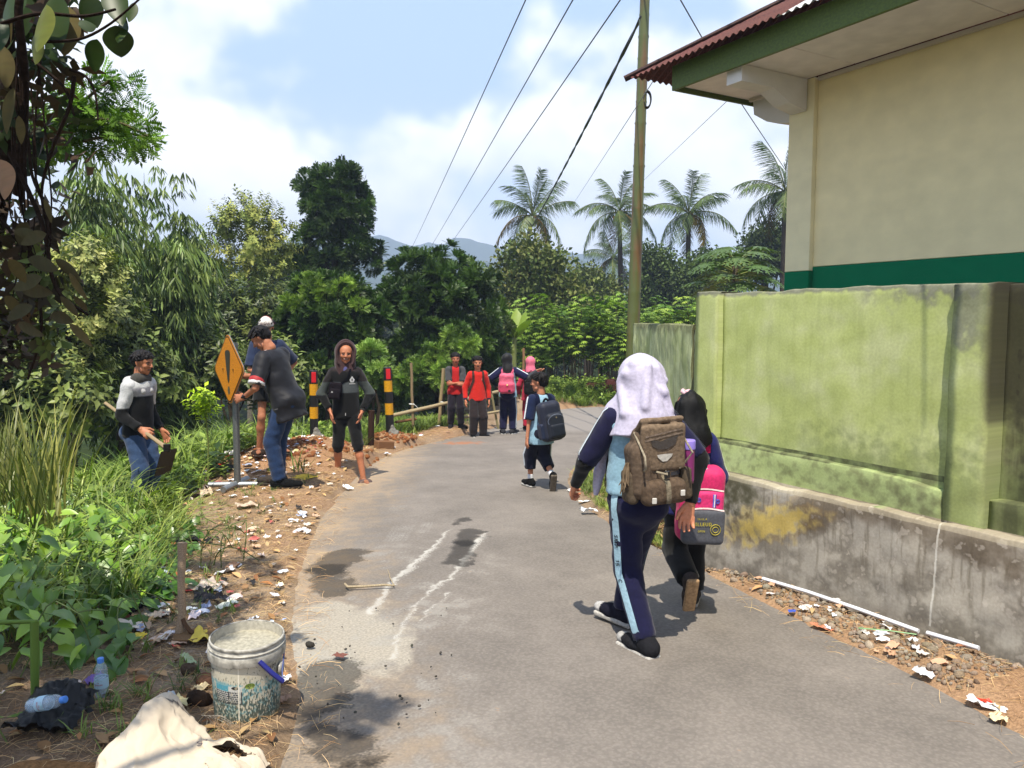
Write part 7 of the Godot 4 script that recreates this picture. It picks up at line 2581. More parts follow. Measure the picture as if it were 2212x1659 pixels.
func front_vines() -> void:
	rng.seed = 71
	# the creeper draped tree at the near left
	var t := thing("draped_tree", "creeper draped tree with big dark leaves at upper left", "tree", Vector3(-2.35, ground_y(-2.35, -2.9), -2.9))
	var o := t.position
	var tw := func(pts: Array, r: float):
		var st := MB.new()
		st.col = L(58, 46, 38)
		var q := []
		for p in pts: q.append(at(p[0], p[1], p[2]) - o)
		var sm := []
		for k in q.size() - 1:
			for j in 5:
				sm.append((q[k] as Vector3).cubic_interpolate(q[k + 1], q[maxi(k - 1, 0)], q[mini(k + 2, q.size() - 1)], j / 5.0))
		sm.append(q[-1])
		var rad := []
		for k in sm.size(): rad.append(r * lerpf(1.0, .5, float(k) / sm.size()))
		st.tube(sm, rad, 6, false)
		obj("stem", st, M["bark"], t)
	tw.call([[-95, 1620, 3.5], [-80, 1250, 3.45], [-60, 900, 3.4], [-30, 600, 3.3], [10, 380, 3.2], [20, 200, 3.1], [0, -80, 3.0]], .05)
	tw.call([[40, 420, 3.2], [48, 300, 3.1], [52, 160, 3.0], [40, 20, 2.9], [60, -60, 2.9]], .022)
	tw.call([[20, 330, 3.0], [90, 480, 3.0], [120, 620, 3.0], [190, 680, 3.0]], .010)
	tw.call([[70, 130, 2.9], [120, 170, 2.9], [145, 200, 2.9], [160, 250, 2.9]], .007)
	tw.call([[150, 150, 2.9], [185, 165, 2.9], [205, 200, 2.9], [212, 260, 2.9]], .006)
	tw.call([[160, 165, 2.9], [150, 230, 2.9], [110, 330, 2.95], [90, 420, 3.0], [110, 520, 3.0]], .008)
	tw.call([[40, 200, 3.0], [60, 300, 3.0], [70, 380, 3.0], [100, 460, 3.0], [105, 560, 3.0], [130, 640, 3.0]], .007)
	tw.call([[-20, 60, 2.8], [80, 30, 2.8], [180, 35, 2.8], [250, 20, 2.8]], .008)
	tw.call([[80, 90, 2.8], [170, 85, 2.8], [240, 50, 2.8], [310, -10, 2.8]], .006)
	for k in 9:
		var u0 := rr(20, 130)
		tw.call([[u0, rr(60, 260), 3.0], [u0 + rr(-20, 30), 350, 3.0], [u0 + rr(-20, 40), 470, 3.05], [u0 + rr(-10, 70), rr(560, 720), 3.05]], rr(.003, .006))
	tw.call([[0, 470, 3.1], [60, 560, 3.1], [90, 700, 3.1], [60, 820, 3.1]], .008)
	# single big leaves: [u, v of the stalk end, tip du, dv, half width px, tone]
	var big := [[210, 85, -6, 62, 22, 0], [250, 55, 12, 62, 30, 0], [262, 45, -6, 40, 16, 0], [100, 10, -20, 100, 26, 1], [150, 15, -12, 95, 24, 2], [120, -10, 10, 110, 30, 0], [60, -10, -10, 80, 30, 0], [20, -10, 4, 50, 34, 0], [180, -10, 30, 60, 26, 0], [240, -20, 25, 65, 26, 0], [290, 5, -12, 34, 12, 0], [255, -5, 22, 56, 14, 3], [170, 55, 38, -4, 16, 0],
		[22, 20, -10, 100, 20, 2], [8, 100, 6, 80, 17, 2], [30, 190, -16, 90, 18, 2], [0, 345, 10, 80, 26, 4], [40, 250, 6, 60, 12, 2], [80, 70, -4, 70, 22, 1], [5, 40, -6, 70, 16, 0],
		[95, 430, 16, 50, 9, 2], [60, 480, -20, 42, 15, 5], [130, 440, 26, 40, 8, 2], [30, 500, 60, 14, 13, 5], [100, 505, -56, 16, 14, 5], [60, 560, 66, 20, 16, 5], [90, 600, -62, 20, 17, 5], [40, 620, 76, 12, 16, 5], [120, 560, 56, 40, 11, 5], [70, 660, -56, 26, 15, 5], [20, 560, 36, 46, 14, 2], [130, 640, 40, 44, 10, 5], [10, 640, 44, 36, 15, 2], [160, 640, 30, 30, 8, 5], [40, 700, 56, 20, 13, 5], [150, 590, 40, 50, 10, 2], [110, 680, 50, 12, 13, 5], [60, 740, 50, 16, 14, 5], [150, 700, 50, 40, 9, 2], [85, 455, -34, 6, 12, 3], [110, 400, 20, -5, 9, 3]]
	var leaf_prof := [.06]
	for k in 13: leaf_prof.append(pow(sin(PI * pow((k + 1) / 14.0, .85)), .75))
	leaf_prof.append(0.0)
	var tones := [L(46, 64, 26), L(100, 106, 40), L(84, 76, 46), L(44, 56, 32), L(146, 112, 86), L(74, 70, 48)]
	for e in big:
		var d := 2.85 + rr(-.12, .18)
		var a := at(e[0], e[1], d)
		var b := at(e[0] + e[2], e[1] + e[3], d + rr(-.08, .08))
		var lf := MB.new()
		lf.col = jit(tones[e[5]], .14)
		var dv := b - a
		var facing: Vector3 = Vector3(rr(-.5, .5), rr(-.3, .5), 1).normalized()
		var wv: Vector3 = dv.cross(facing).normalized() * (e[4] * d / 1663.0)
		lf.leaf(a - o, dv, wv, wv.cross(dv).normalized() * (1 if rng.randf() < .5 else -1), rr(0, .02), leaf_prof, rr(.1, .4))
		for j in lf.c.size(): lf.c[j] = jit(lf.c[j], .10)
		obj("leaf", lf, M["leaf"] if e[5] in [0, 1, 3] else M["dry"], t)
	# small dark leaves along the hanging stems, and dense shadowed leafage at the top left
	var where := []
	var tint := []
	for k in 46:
		var q := at(rr(-60, 120), rr(-80, 330), rr(2.9, 3.5)) - o
		where.append(Transform3D(basis_y(rdir() + Vector3.UP * .3, rr(0, TAU)).scaled(Vector3.ONE * rr(.35, .6)), q))
		tint.append(jit([L(50, 70, 30), L(70, 54, 40), L(44, 58, 28)][k % 3], .25))
	for k in 70:
		var q := at(rr(-90, 120), rr(430, 780), rr(3.0, 3.6)) - o
		where.append(Transform3D(basis_y(rdir() - Vector3.UP * .3, rr(0, TAU)).scaled(Vector3.ONE * rr(.25, .55)), q))
		tint.append(jit([L(84, 68, 54), L(66, 56, 44), L(92, 104, 50)][k % 3], .25))
	scatter("small_leaves", t, SP.oval, M["leaf_dull"], where, tint)
	# the branch with small feathered leaves behind it
	var f := thing("feathered_branch", "leafy branch with small bright green leaflets against the sky at left", "branch", at(60, 360, 4.2))
	var fb := MB.new()
	fb.col = L(120, 112, 84)
	var fo := f.position
	var w2 := []
	var t2 := []
	for p in [[[20, 360], [110, 280], [190, 210], [250, 165]], [[20, 360], [120, 260], [220, 240], [300, 235]], [[20, 370], [110, 330], [200, 300], [280, 290], [320, 300]], [[30, 370], [120, 300], [190, 250], [160, 200]], [[60, 340], [150, 270], [240, 260], [330, 300]]]:
		var q := []
		for e in p: q.append(at(e[0], e[1], 4.2 + rr(-.15, .15)) - fo)
		var sm := []
		for k in q.size() - 1:
			for j in 6: sm.append((q[k] as Vector3).cubic_interpolate(q[k + 1], q[maxi(k - 1, 0)], q[mini(k + 2, q.size() - 1)], j / 6.0))
		fb.tube(sm, [.008], 5, false)
		for k in range(4, sm.size()):
			for j in 1:
				w2.append(Transform3D(basis_y(Vector3(rr(-.6, .9), rr(-.9, .5), rr(-.5, .5)), rr(0, TAU)).scaled(Vector3.ONE * rr(.24, .4)), sm[k] + Vector3(rr(-.06, .06), rr(-.06, .06), rr(-.1, .1))))
				t2.append(jit(L(112, 150, 36).lerp(L(60, 86, 32), rng.randf()), .2))
	obj("twigs", fb, M["bark"], f)
	scatter("leaflets", f, SP.pinnate, M["leaf"], w2, t2)
	# the crown overhead, left of and behind the viewer, that shades the lower left corner
	var c := thing("shade_tree", "leafy crown overhead at left that shades the verge corner", "tree", Vector3(-3.6, ground_y(-3.6, .2), .2))
	var lobes := []
	for e in [[-2.35, 4.3, -1.3, .72], [-2.0, 4.35, -1.7, .26], [-1.05, 4.3, -1.2, .16], [-2.95, 4.2, -2.0, .55], [-2.5, 4.6, -.6, .6]]:
		lobes.append([Vector3(e[0], e[1], e[2]) - c.position, Vector3(e[3], e[3] * .6, e[3])])
	trunk(c, Vector3.ZERO, lobes, .11, L(80, 66, 54))
	crown("crown", c, lobes, SP.pinnate_broad, M["leaf"], 460, .36, .55, L(54, 76, 32), L(84, 108, 44), .6, -.3)
# ---------------------------------------------------------------- things along the road
func tex_image(w: int, h: int, f) -> ImageTexture:
	var d := PackedByteArray()
	d.resize(w * h * 3)
	for y in h:
		for x in w: put(d, (y * w + x) * 3, f.call(float(x) / w, float(y) / h))
	return ImageTexture.create_from_image(Image.create_from_data(w, h, false, Image.FORMAT_RGB8, d))

func uv_mat(key: String, tex: Texture2D, rough := 0.5, spec := 0.4) -> StandardMaterial3D:
	var m := StandardMaterial3D.new()
	m.resource_name = key
	m.albedo_texture = tex
	m.roughness = rough
	m.metallic_specular = spec
	M[key] = m
	return m

func build_sign() -> void:
	var q := at(513, 1046, 8.25)
	var foot := Vector3(q.x, ground_y(q.x, q.z) + .02, q.z)
	var t := thing("road_sign", "yellow diamond warning sign with exclamation mark on a loose steel post", "road sign", foot)
	var post := MB.new()
	post.col = L(150, 152, 150)
	var top := at(506, 730, 8.3) - foot
	post.tube([Vector3.ZERO, top * .5, top * .97], [.036], 14)
	obj("post", post, M["metal"], t)
	for e in [[Vector3(-.30, .035, .03), Vector3(.32, .03, -.02), .030], [Vector3(-.06, .03, .26), Vector3(.03, .05, -.22), .034]]:
		var ft := MB.new()
		ft.col = L(190, 194, 196)
		ft.tube([e[0], (e[0] as Vector3).lerp(e[1], .5), e[1]], [e[2]], 12)
		obj("foot_pipe", ft, M["metal"], t)
	var c := at(506, 797, 8.2) - foot
	var b := Basis(Vector3.UP, deg_to_rad(-47.0)) * Basis(Vector3.BACK, .02)
	c += b.z * .055
	var hw := .395
	var r := .035
	var ring := func(k: float) -> Array:
		var o := []
		for s in 4:
			var a := TAU * s / 4.0 + PI / 2
			var p := Vector3(cos(a), sin(a), 0) * hw * k
			var tn := Vector3(-sin(a), cos(a), 0)
			for j in [-1.0, -.4, .4, 1.0]: o.append(p * (1.0 - .06 * (1.0 - absf(j) * .35)) + tn * r * j * k - p.normalized() * absf(j) * r * .55)
		return o
	var solid := func(called: String, k: float, z0: float, z1: float, col: Color, m: String) -> void:
		var mb := MB.new()
		mb.col = col
		var f := []
		for p in ring.call(k): f.append(c + b * (p + Vector3(0, 0, z0)))
		prism(mb, f, b.z * (z1 - z0))
		obj(called, mb, M[m], t)
	solid.call("backing", 1.0, -.006, .0, L(190, 190, 186), "metal")
	solid.call("plate", .985, .002, .005, L(214, 136, 12), "paint")
	solid.call("border", .955, .007, .0085, L(30, 26, 20), "paint")
	solid.call("face", .915, .0095, .011, L(216, 136, 10), "paint")
	var mark := MB.new()
	mark.col = L(58, 54, 42)
	var pts := []
	for e in [[-.05, .16], [-.047, .185], [-.03, .2], [0, .205], [.03, .2], [.047, .185], [.05, .16], [.034, .0], [.016, -.12], [0, -.15], [-.016, -.12], [-.034, .0]]: pts.append(c + b * Vector3(e[0] * 1.3, e[1], .0125))
	prism(mark, pts, b.z * .001)
	obj("exclamation_stroke", mark, M["paint"], t)
	var dot := MB.new()
	dot.col = L(96, 86, 56)
	pts = []
	for k in 14: pts.append(c + b * Vector3(cos(TAU * k / 14.0) * .028, -.225 + sin(TAU * k / 14.0) * .045, .0125))
	prism(dot, pts, b.z * .001)
	obj("exclamation_dot", dot, M["paint"], t)
	for k in [-1.0, 1.0]:
		var bo := MB.new()
		bo.col = L(170, 130, 60)
		bo.tube([c + b * Vector3(k * .13, 0, .010), c + b * Vector3(k * .13, 0, .02)], [.010], 8)
		bo.tube([c + b * Vector3(k * .13, -.04, .012), c + b * Vector3(k * .13, .0, .013)], [.003], 4)
		obj("bolt", bo, M["metal"], t)
	for k in [.10, -.10]:
		var br := MB.new()
		br.col = L(140, 142, 142)
		br.box(c + b * Vector3(0, k, -.02), Vector3(.30, .03, .025), b, .003)
		obj("bracket", br, M["metal"], t)

func bollard(u: float, v_top: float, v_base: float, d: float, lean: float, label: String) -> void:
	var a := at(u, v_base, d)
	var g := Vector3(a.x, ground_y(a.x, a.z), a.z)
	var t := thing("guide_post", label, "guide post", g, 0.0, "yellow and black guide posts")
	var h := at(u, v_top, d).y - g.y
	t.rotation = Vector3(0, .3, lean)
	var r := 9.0 * d / 1663.0
	var bands := [[-.25, .28, L(26, 24, 22)], [.28, .455, L(222, 160, 16)], [.455, .63, L(26, 25, 24)], [.63, .80, L(222, 160, 16)], [.80, 1.0, L(24, 24, 24)]]
	for k in bands.size():
		var e = bands[k]
		var mb := MB.new()
		mb.col = e[2]
		var y0: float = e[0] * h
		var y1: float = e[1] * h
		mb.lathe([Vector2(r, y0), Vector2(r, y1 - .001)] if k < 4 else [Vector2(r, y0), Vector2(r, y1 - .012), Vector2(r * .8, y1), Vector2(0, y1)], 20)
		obj("band", mb, M["paint"], t)
	var rf := MB.new()
	rf.col = L(190, 26, 34)
	rf.box(Vector3(.0, h * .90, r * .93), Vector3(r * 1.05, h * .155, r * .3), Basis.IDENTITY, .003)
	obj("reflector", rf, M["plastic"], t)
	var cm := MB.new()
	cm.col = L(150, 146, 138)
	net(cm, [limb(Vector3(.03, -.1, .03), Vector3(.02, .10, .035), .07, .045, .04), limb(Vector3(-.05, -.1, .0), Vector3(.06, -.02, .03), .08, .08, .05)], .012, .02, 12.0)
	obj("cement_foot", cm, M["stone"], t)

func stake(label: String, called: String, pts: Array, r: float, col: Color, cat := "bamboo pole", nodes := true, group := "") -> void:
	var o: Vector3 = pts[0]
	var mb := MB.new()
	mb.col = col
	var a: Vector3 = pts[0]
	var b: Vector3 = pts[pts.size() - 1]
	var q := []
	var rad := []
	var n := maxi(2, int((b - a).length() / .24))
	for k in n + 1:
		var p := a.lerp(b, float(k) / n) + Vector3(rr(-.006, .006), 0, rr(-.006, .006)) * (1.0 if k > 0 and k < n else 0.0) - o
		if nodes and k > 0 and k < n:
			q.append(p - (b - a).normalized() * .012); rad.append(r)
			q.append(p); rad.append(r * 1.14)
			q.append(p + (b - a).normalized() * .012); rad.append(r * .98)
		else:
			q.append(p); rad.append(r)
	mb.tube(q, rad, 10)
	var ob := obj(called, mb, M["wood"])
	ob.position = o
	tag(ob, label, cat, group)

func build_fence() -> void:
	rng.seed = 15
	var pale := L(196, 178, 140)
	var g := func(u: float, d: float) -> Vector3: return on_ground(u, d, -.05)
	stake("short bamboo stake just right of the second bollard", "bamboo_stake", [g.call(890, 14.2), at(888, 784, 14.2)], .026, L(172, 150, 116))
	stake("leaning bamboo stake beside boy with crossed arms", "bamboo_stake", [g.call(945, 14.9), at(958, 796, 14.9)], .034, L(196, 172, 130))
	stake("leaning thin stake behind girl in black headscarf", "bamboo_stake", [g.call(1078, 15.6), at(1052, 805, 15.6)], .024, L(170, 160, 120))
	stake("upright stake behind girl in black headscarf's head", "bamboo_stake", [g.call(1132, 17.6), at(1131, 752, 17.6)], .03, L(170, 130, 96))
	stake("long upper bamboo rail of the roadside fence", "bamboo_rail", [at(845, 898, 13.6), at(1075, 846, 15.9)], .034, pale)
	stake("lower bamboo rail behind the boys' legs", "bamboo_rail", [at(985, 905, 14.9), at(1080, 888, 15.6)], .026, pale)
	stake("short bamboo rail lying low between bollard and first stake", "bamboo_rail", [at(855, 912, 13.9), at(898, 905, 14.3)], .026, L(150, 110, 76))
	stake("pale rail end behind girl in black headscarf's shoulder", "bamboo_rail", [at(1052, 816, 15.4), at(1110, 812, 15.9)], .028, L(206, 200, 190))
	for e in [[956, 868, 14.85], [889, 872, 14.15]]:
		var mb := MB.new()
		mb.col = L(206, 206, 200)
		var c := at(e[0], e[1], e[2])
		for k in 3: mb.tube(bend(Vector3(-.04, .0, .04), Vector3(0, .02 * k - .02, .07), Vector3(.05, -.01 * k, .03), 5), [.007], 5)
		mb.tube(bend(Vector3(.03, 0, .05), Vector3(.09, -.02, .06), Vector3(.13, -.09, .05), 5), [.006, .006, .005, .005, .004, .003], 5)
		tag(obj("plastic_tie", mb, M["foil"]), "white plastic tie knotted on the %s stake" % ["leaning bamboo" if e[0] > 900 else "first bamboo"], "tie").position = c
	var wp_ := on_ground(797, 12.2, -.05)
	stake("dark wooden stub between hooded man and second bollard", "wooden_stub", [wp_, wp_ + Vector3(.02, .62, 0)], .05, L(70, 48, 36), "stake", false)

func build_pole() -> void:
	rng.seed = 16
	var a := at(1366, 770, 10.55)
	var b := at(1393, 0, 10.55)
	var dv := (b - a) / (b.y - a.y)
	var foot := a + dv * (-.55 - a.y)
	var t := thing("bamboo_pole", "tall dark green bamboo utility pole behind the low wall", "utility pole", foot)
	var mb := MB.new()
	var q := []
	var rad := []
	var n := 30
	for k in n + 1:
		var y := 8.4 * k / n
		var r := lerpf(.098, .055, float(k) / n)
		var c := dv * y
		q.append(c - dv * .02); rad.append(r)
		q.append(c); rad.append(r * (1.10 if k % 2 else 1.05))
		q.append(c + dv * .02); rad.append(r * .985)
	mb.col = L(92, 98, 52)
	mb.tube(q, rad, 16)
	for k in mb.v.size():
		var f := nz.get_noise_3d(mb.v[k].x * 900.0, mb.v[k].y * 110.0, mb.v[k].z * 900.0)
		mb.c[k] = L(86, 94, 50).lerp(L(108, 78, 52), clampf(f * 2.4 + .1, 0, .9))
	obj("culm", mb, M["plastic"], t)
	var coil := MB.new()
	coil.col = L(24, 24, 26)
	var cc := at(1398, 216, 10.5) - foot
	for j in 3:
		var pts := []
		for k in 21: pts.append(cc + Vector3(cos(TAU * k / 20.0) * .05, sin(TAU * k / 20.0) * .105 + .006 * j, .015 * j - .02))
		coil.tube(pts, [.010], 6, false)
	obj("cable_coil", coil, M["plastic"], t)
	# the twisted service cable and the thin stays
	var tie := at(1386, 36, 10.5)
	var far := at(1100, 560, 58.0)
	for k in 2:
		var pts := []
		var cen := bend(tie, tie.lerp(far, .5) - Vector3(0, .75, 0), far, 70)
		for j in cen.size(): pts.append(cen[j] + Vector3(cos(j * 1.6 + PI * k), sin(j * 1.6 + PI * k), 0) * .014)
		var cb := MB.new()
		cb.col = L(22, 22, 24)
		cb.tube(pts, [.017], 5)
		if k == 0:
			var tw := thing("service_cable", "thick twisted black cable running down from the bamboo pole", "cable", tie)
			for j in cb.v.size(): cb.v[j] -= tie
			obj("strand", cb, M["plastic"], tw)
			M["_cable"] = null
			tw.set_meta("kind", "thing")
			far = far
			set_meta("cable", tw.get_path())
			_cable = tw
		else:
			for j in cb.v.size(): cb.v[j] -= tie
			obj("strand", cb, M["plastic"], _cable)
	for e in [[1470, 0, 8.0, 1526, 98, 9.5, "thin stay wire crossing the sky right of the bamboo pole"], [1624, 258, 12.0, 1672, 330, 13.5, "thin wire under the eaves of the cream building"], [1374, 232, 10.6, 1222, 466, 50.0, "faint pale wire left of the bamboo pole"], [1558, 230, 11.0, 1392, 388, 24.0, "faint pale wire between bamboo pole and roof corner"]]:
		var p0 := at(e[0], e[1], e[2])
		var p1 := at(e[3], e[4], e[5])
		var mb2 := MB.new()
		mb2.col = L(70, 72, 76) if e[0] != 1374 and e[0] != 1558 else L(150, 156, 160)
		var ext := (p0 - p1) * (1.2 if e[1] == 0 else (.05 if e[0] == 1374 else .6))
		mb2.tube([p0 + ext, p0, p1, p1 + (p1 - p0) * (.0 if e[0] == 1374 else .6)], [.0075 if e[0] in [1470, 1624] else .006], 4)
		tag(obj("stay_wire", mb2, M["plastic"]), e[6], "wire")

var _cable: Node3D

func build_bucket() -> void:
	var f := on_ground(509, 3.22)
	f.y = ground_y(f.x, f.z) - .012
	var t := thing("paint_bucket", "dirty white paint bucket full of grey slurry with blue handle", "bucket", f, 0.0)
	t.rotation = Vector3(.03, .0, -.035)
	t.scale = Vector3.ONE * .93
	var a := FastNoiseLite.new()
	a.seed = 5; a.frequency = 1.0; a.fractal_octaves = 4
	var tex := tex_image(768, 384, func(u: float, v: float) -> Color:
		var p := Vector3(cos(u * TAU) * .16, (1.0 - v) * .36, sin(u * TAU) * .16)
		var n1 := a.get_noise_3dv(p * 22.0)
		var n2 := a.get_noise_3dv(p * Vector3(90, 40, 90) + Vector3(7, 0, 0))
		var n3 := a.get_noise_3dv(p * Vector3(150, 30, 150))
		var c := Color(.72, .70, .63)
		var pr := smoothstep(.30, .36, v + n1 * .05) * smoothstep(.98, .9, v)
		c = c.lerp(Color(.38, .58, .62), pr * smoothstep(-.25, .1, n1 + n2 * .5) * .85)
		# the printed panel
		var ang := (u - .290) * TAU
		if absf(ang) < .44 and v > .36 and v < .62:
			var gx := (ang + .44) / .88
			var gy := (v - .36) / .26
			c = Color(.30, .56, .62) if gx > .45 and gy < .3 else Color(.72, .72, .70)
			if gy > .3:
				c = Color(.66, .66, .64)
				if fmod(gy * 9.0, 1.0) < .5 and gx > .12 and fmod(gx * 11.0 + floor(gy * 9.0) * .37, 1.0) < .75: c = Color(.20, .20, .22)
				if absf(gx - .45) < .02 or gx < .03 or gx > .97 or gy > .95: c = Color(.16, .16, .18)
			if Vector2((gx - .22) / .13, (gy - .10) / .09).length() < 1.0: c = Color(.10, .10, .11)
		var em := Vector2(((u - .185) * TAU) / .14, (v - .365) / .042)
		if em.length() < 1.0: c = Color(.34, .42, .16) if em.y < .3 else Color(.56, .62, .30)
		# splashes of slurry, thicker low down
		var dirt := smoothstep(.1, .9, v) * .55 + (n2 * .7 + n3 * .45) * (.35 if absf(ang) < .46 and v > .34 and v < .64 else 1.0)
		c = c.lerp(Color(.24, .27, .24), smoothstep(.22, .56, dirt) * .85)
		c = c.lerp(Color(.70, .66, .56), smoothstep(.22, .48, -n2 + n1 * .4) * .8)
		if absf(u - .235) < .0022: c = Color(.82, .80, .74)
		c = c.lerp(Color(.56, .44, .28), smoothstep(.86, .99, v + n1 * .06) * .75)
		return c)
	var m := uv_mat("bucket_print", tex, .55, .4)
	var side := MB.new()
	side.lathe([Vector2(.142, 0.004), Vector2(.146, .03), Vector2(.150, .12), Vector2(.156, .24), Vector2(.160, .325)], 48)
	for k in side.uv.size(): side.uv[k] = Vector2(fposmod(side.uv[k].x, 1.0001), 1.0 - side.v[k].y / .33)
	obj("body", side, m, t)
	var rim := MB.new()
	rim.col = L(214, 210, 200)
	rim.lathe([Vector2(.160, .300), Vector2(.172, .303), Vector2(.173, .340), Vector2(.166, .343), Vector2(.165, .350), Vector2(.171, .352), Vector2(.171, .357), Vector2(.163, .359), Vector2(.162, .372), Vector2(.167, .374), Vector2(.167, .383), Vector2(.162, .386), Vector2(.157, .384), Vector2(.155, .33)], 48)
	for k in rim.c.size():
		var f2 := nz.get_noise_3dv(rim.v[k] * 3000.0)
		rim.c[k] = L(196, 192, 180).lerp(L(84, 82, 74), clampf(f2 * 1.8 - .0, 0, .8))
	obj("rim", rim, M["paint"], t)
	var ins := MB.new()
	ins.col = L(196, 190, 174)
	ins.lathe([Vector2(.1555, .382), Vector2(.153, .335)].map(func(q): return q), 48)
	obj("inner_wall", ins, M["paint"], t)
	var sl := MB.new()
	sl.col = L(178, 172, 152)
	sl.lathe([Vector2(.154, .340), Vector2(.11, .336), Vector2(.05, .3345), Vector2(0, .334)], 48)
	for k in sl.v.size(): sl.v[k].y += nz.get_noise_3dv(sl.v[k] * Vector3(1400, 0, 3600)) * .006
	obj("slurry", sl, M["paint"], t)
	var bt := MB.new()
	bt.col = L(120, 112, 92)
	bt.lathe([Vector2(.142, .004), Vector2(.132, .0)], 32)
	obj("bottom", bt, M["paint"], t)
	# blue grip on a wire bail, hanging down at the right
	var hp := Vector3(.10, .325, .135)
	var he := Vector3(.195, .215, .10)
	var hm := MB.new()
	hm.col = L(34, 42, 118)
	hm.tube([hp, hp.lerp(he, .5) + Vector3(.006, -.004, .008), he], [.0115], 10)
	obj("grip", hm, M["plastic"], t)
	var wi := MB.new()
	wi.col = L(70, 80, 130)
	wi.tube([he, he + Vector3(-.012, .035, -.03), Vector3(.166, .30, -.02)], [.0035], 6)
	wi.tube([hp, hp + Vector3(-.012, -.028, .0)], [.0035], 6)
	obj("bail", wi, M["plastic"], t)
	var lug := MB.new()
	lug.col = L(150, 146, 138)
	lug.lathe([Vector2(.03, 0), Vector2(.03, .012), Vector2(.018, .014), Vector2(0, .014)], 14, Transform3D(Basis(Vector3.BACK, -PI / 2), Vector3(.162, .245, .03)))
	obj("lug", lug, M["plastic"], t)
	var xf := func(ang: float, y: float) -> Transform3D:
		var n := Vector3(sin(ang), 0, cos(ang))
		return Transform3D(Basis(Vector3(cos(ang), 0, -sin(ang)), Vector3.UP, n), n * (.1585 + .003) + Vector3.UP * y)
	letters("lettering", "PILOT", .032, L(24, 24, 24), t, xf.call(-1.02, .262), .160)
	letters("lettering", "PILOT", .022, L(60, 54, 50), t, xf.call(1.02, .275), .162)

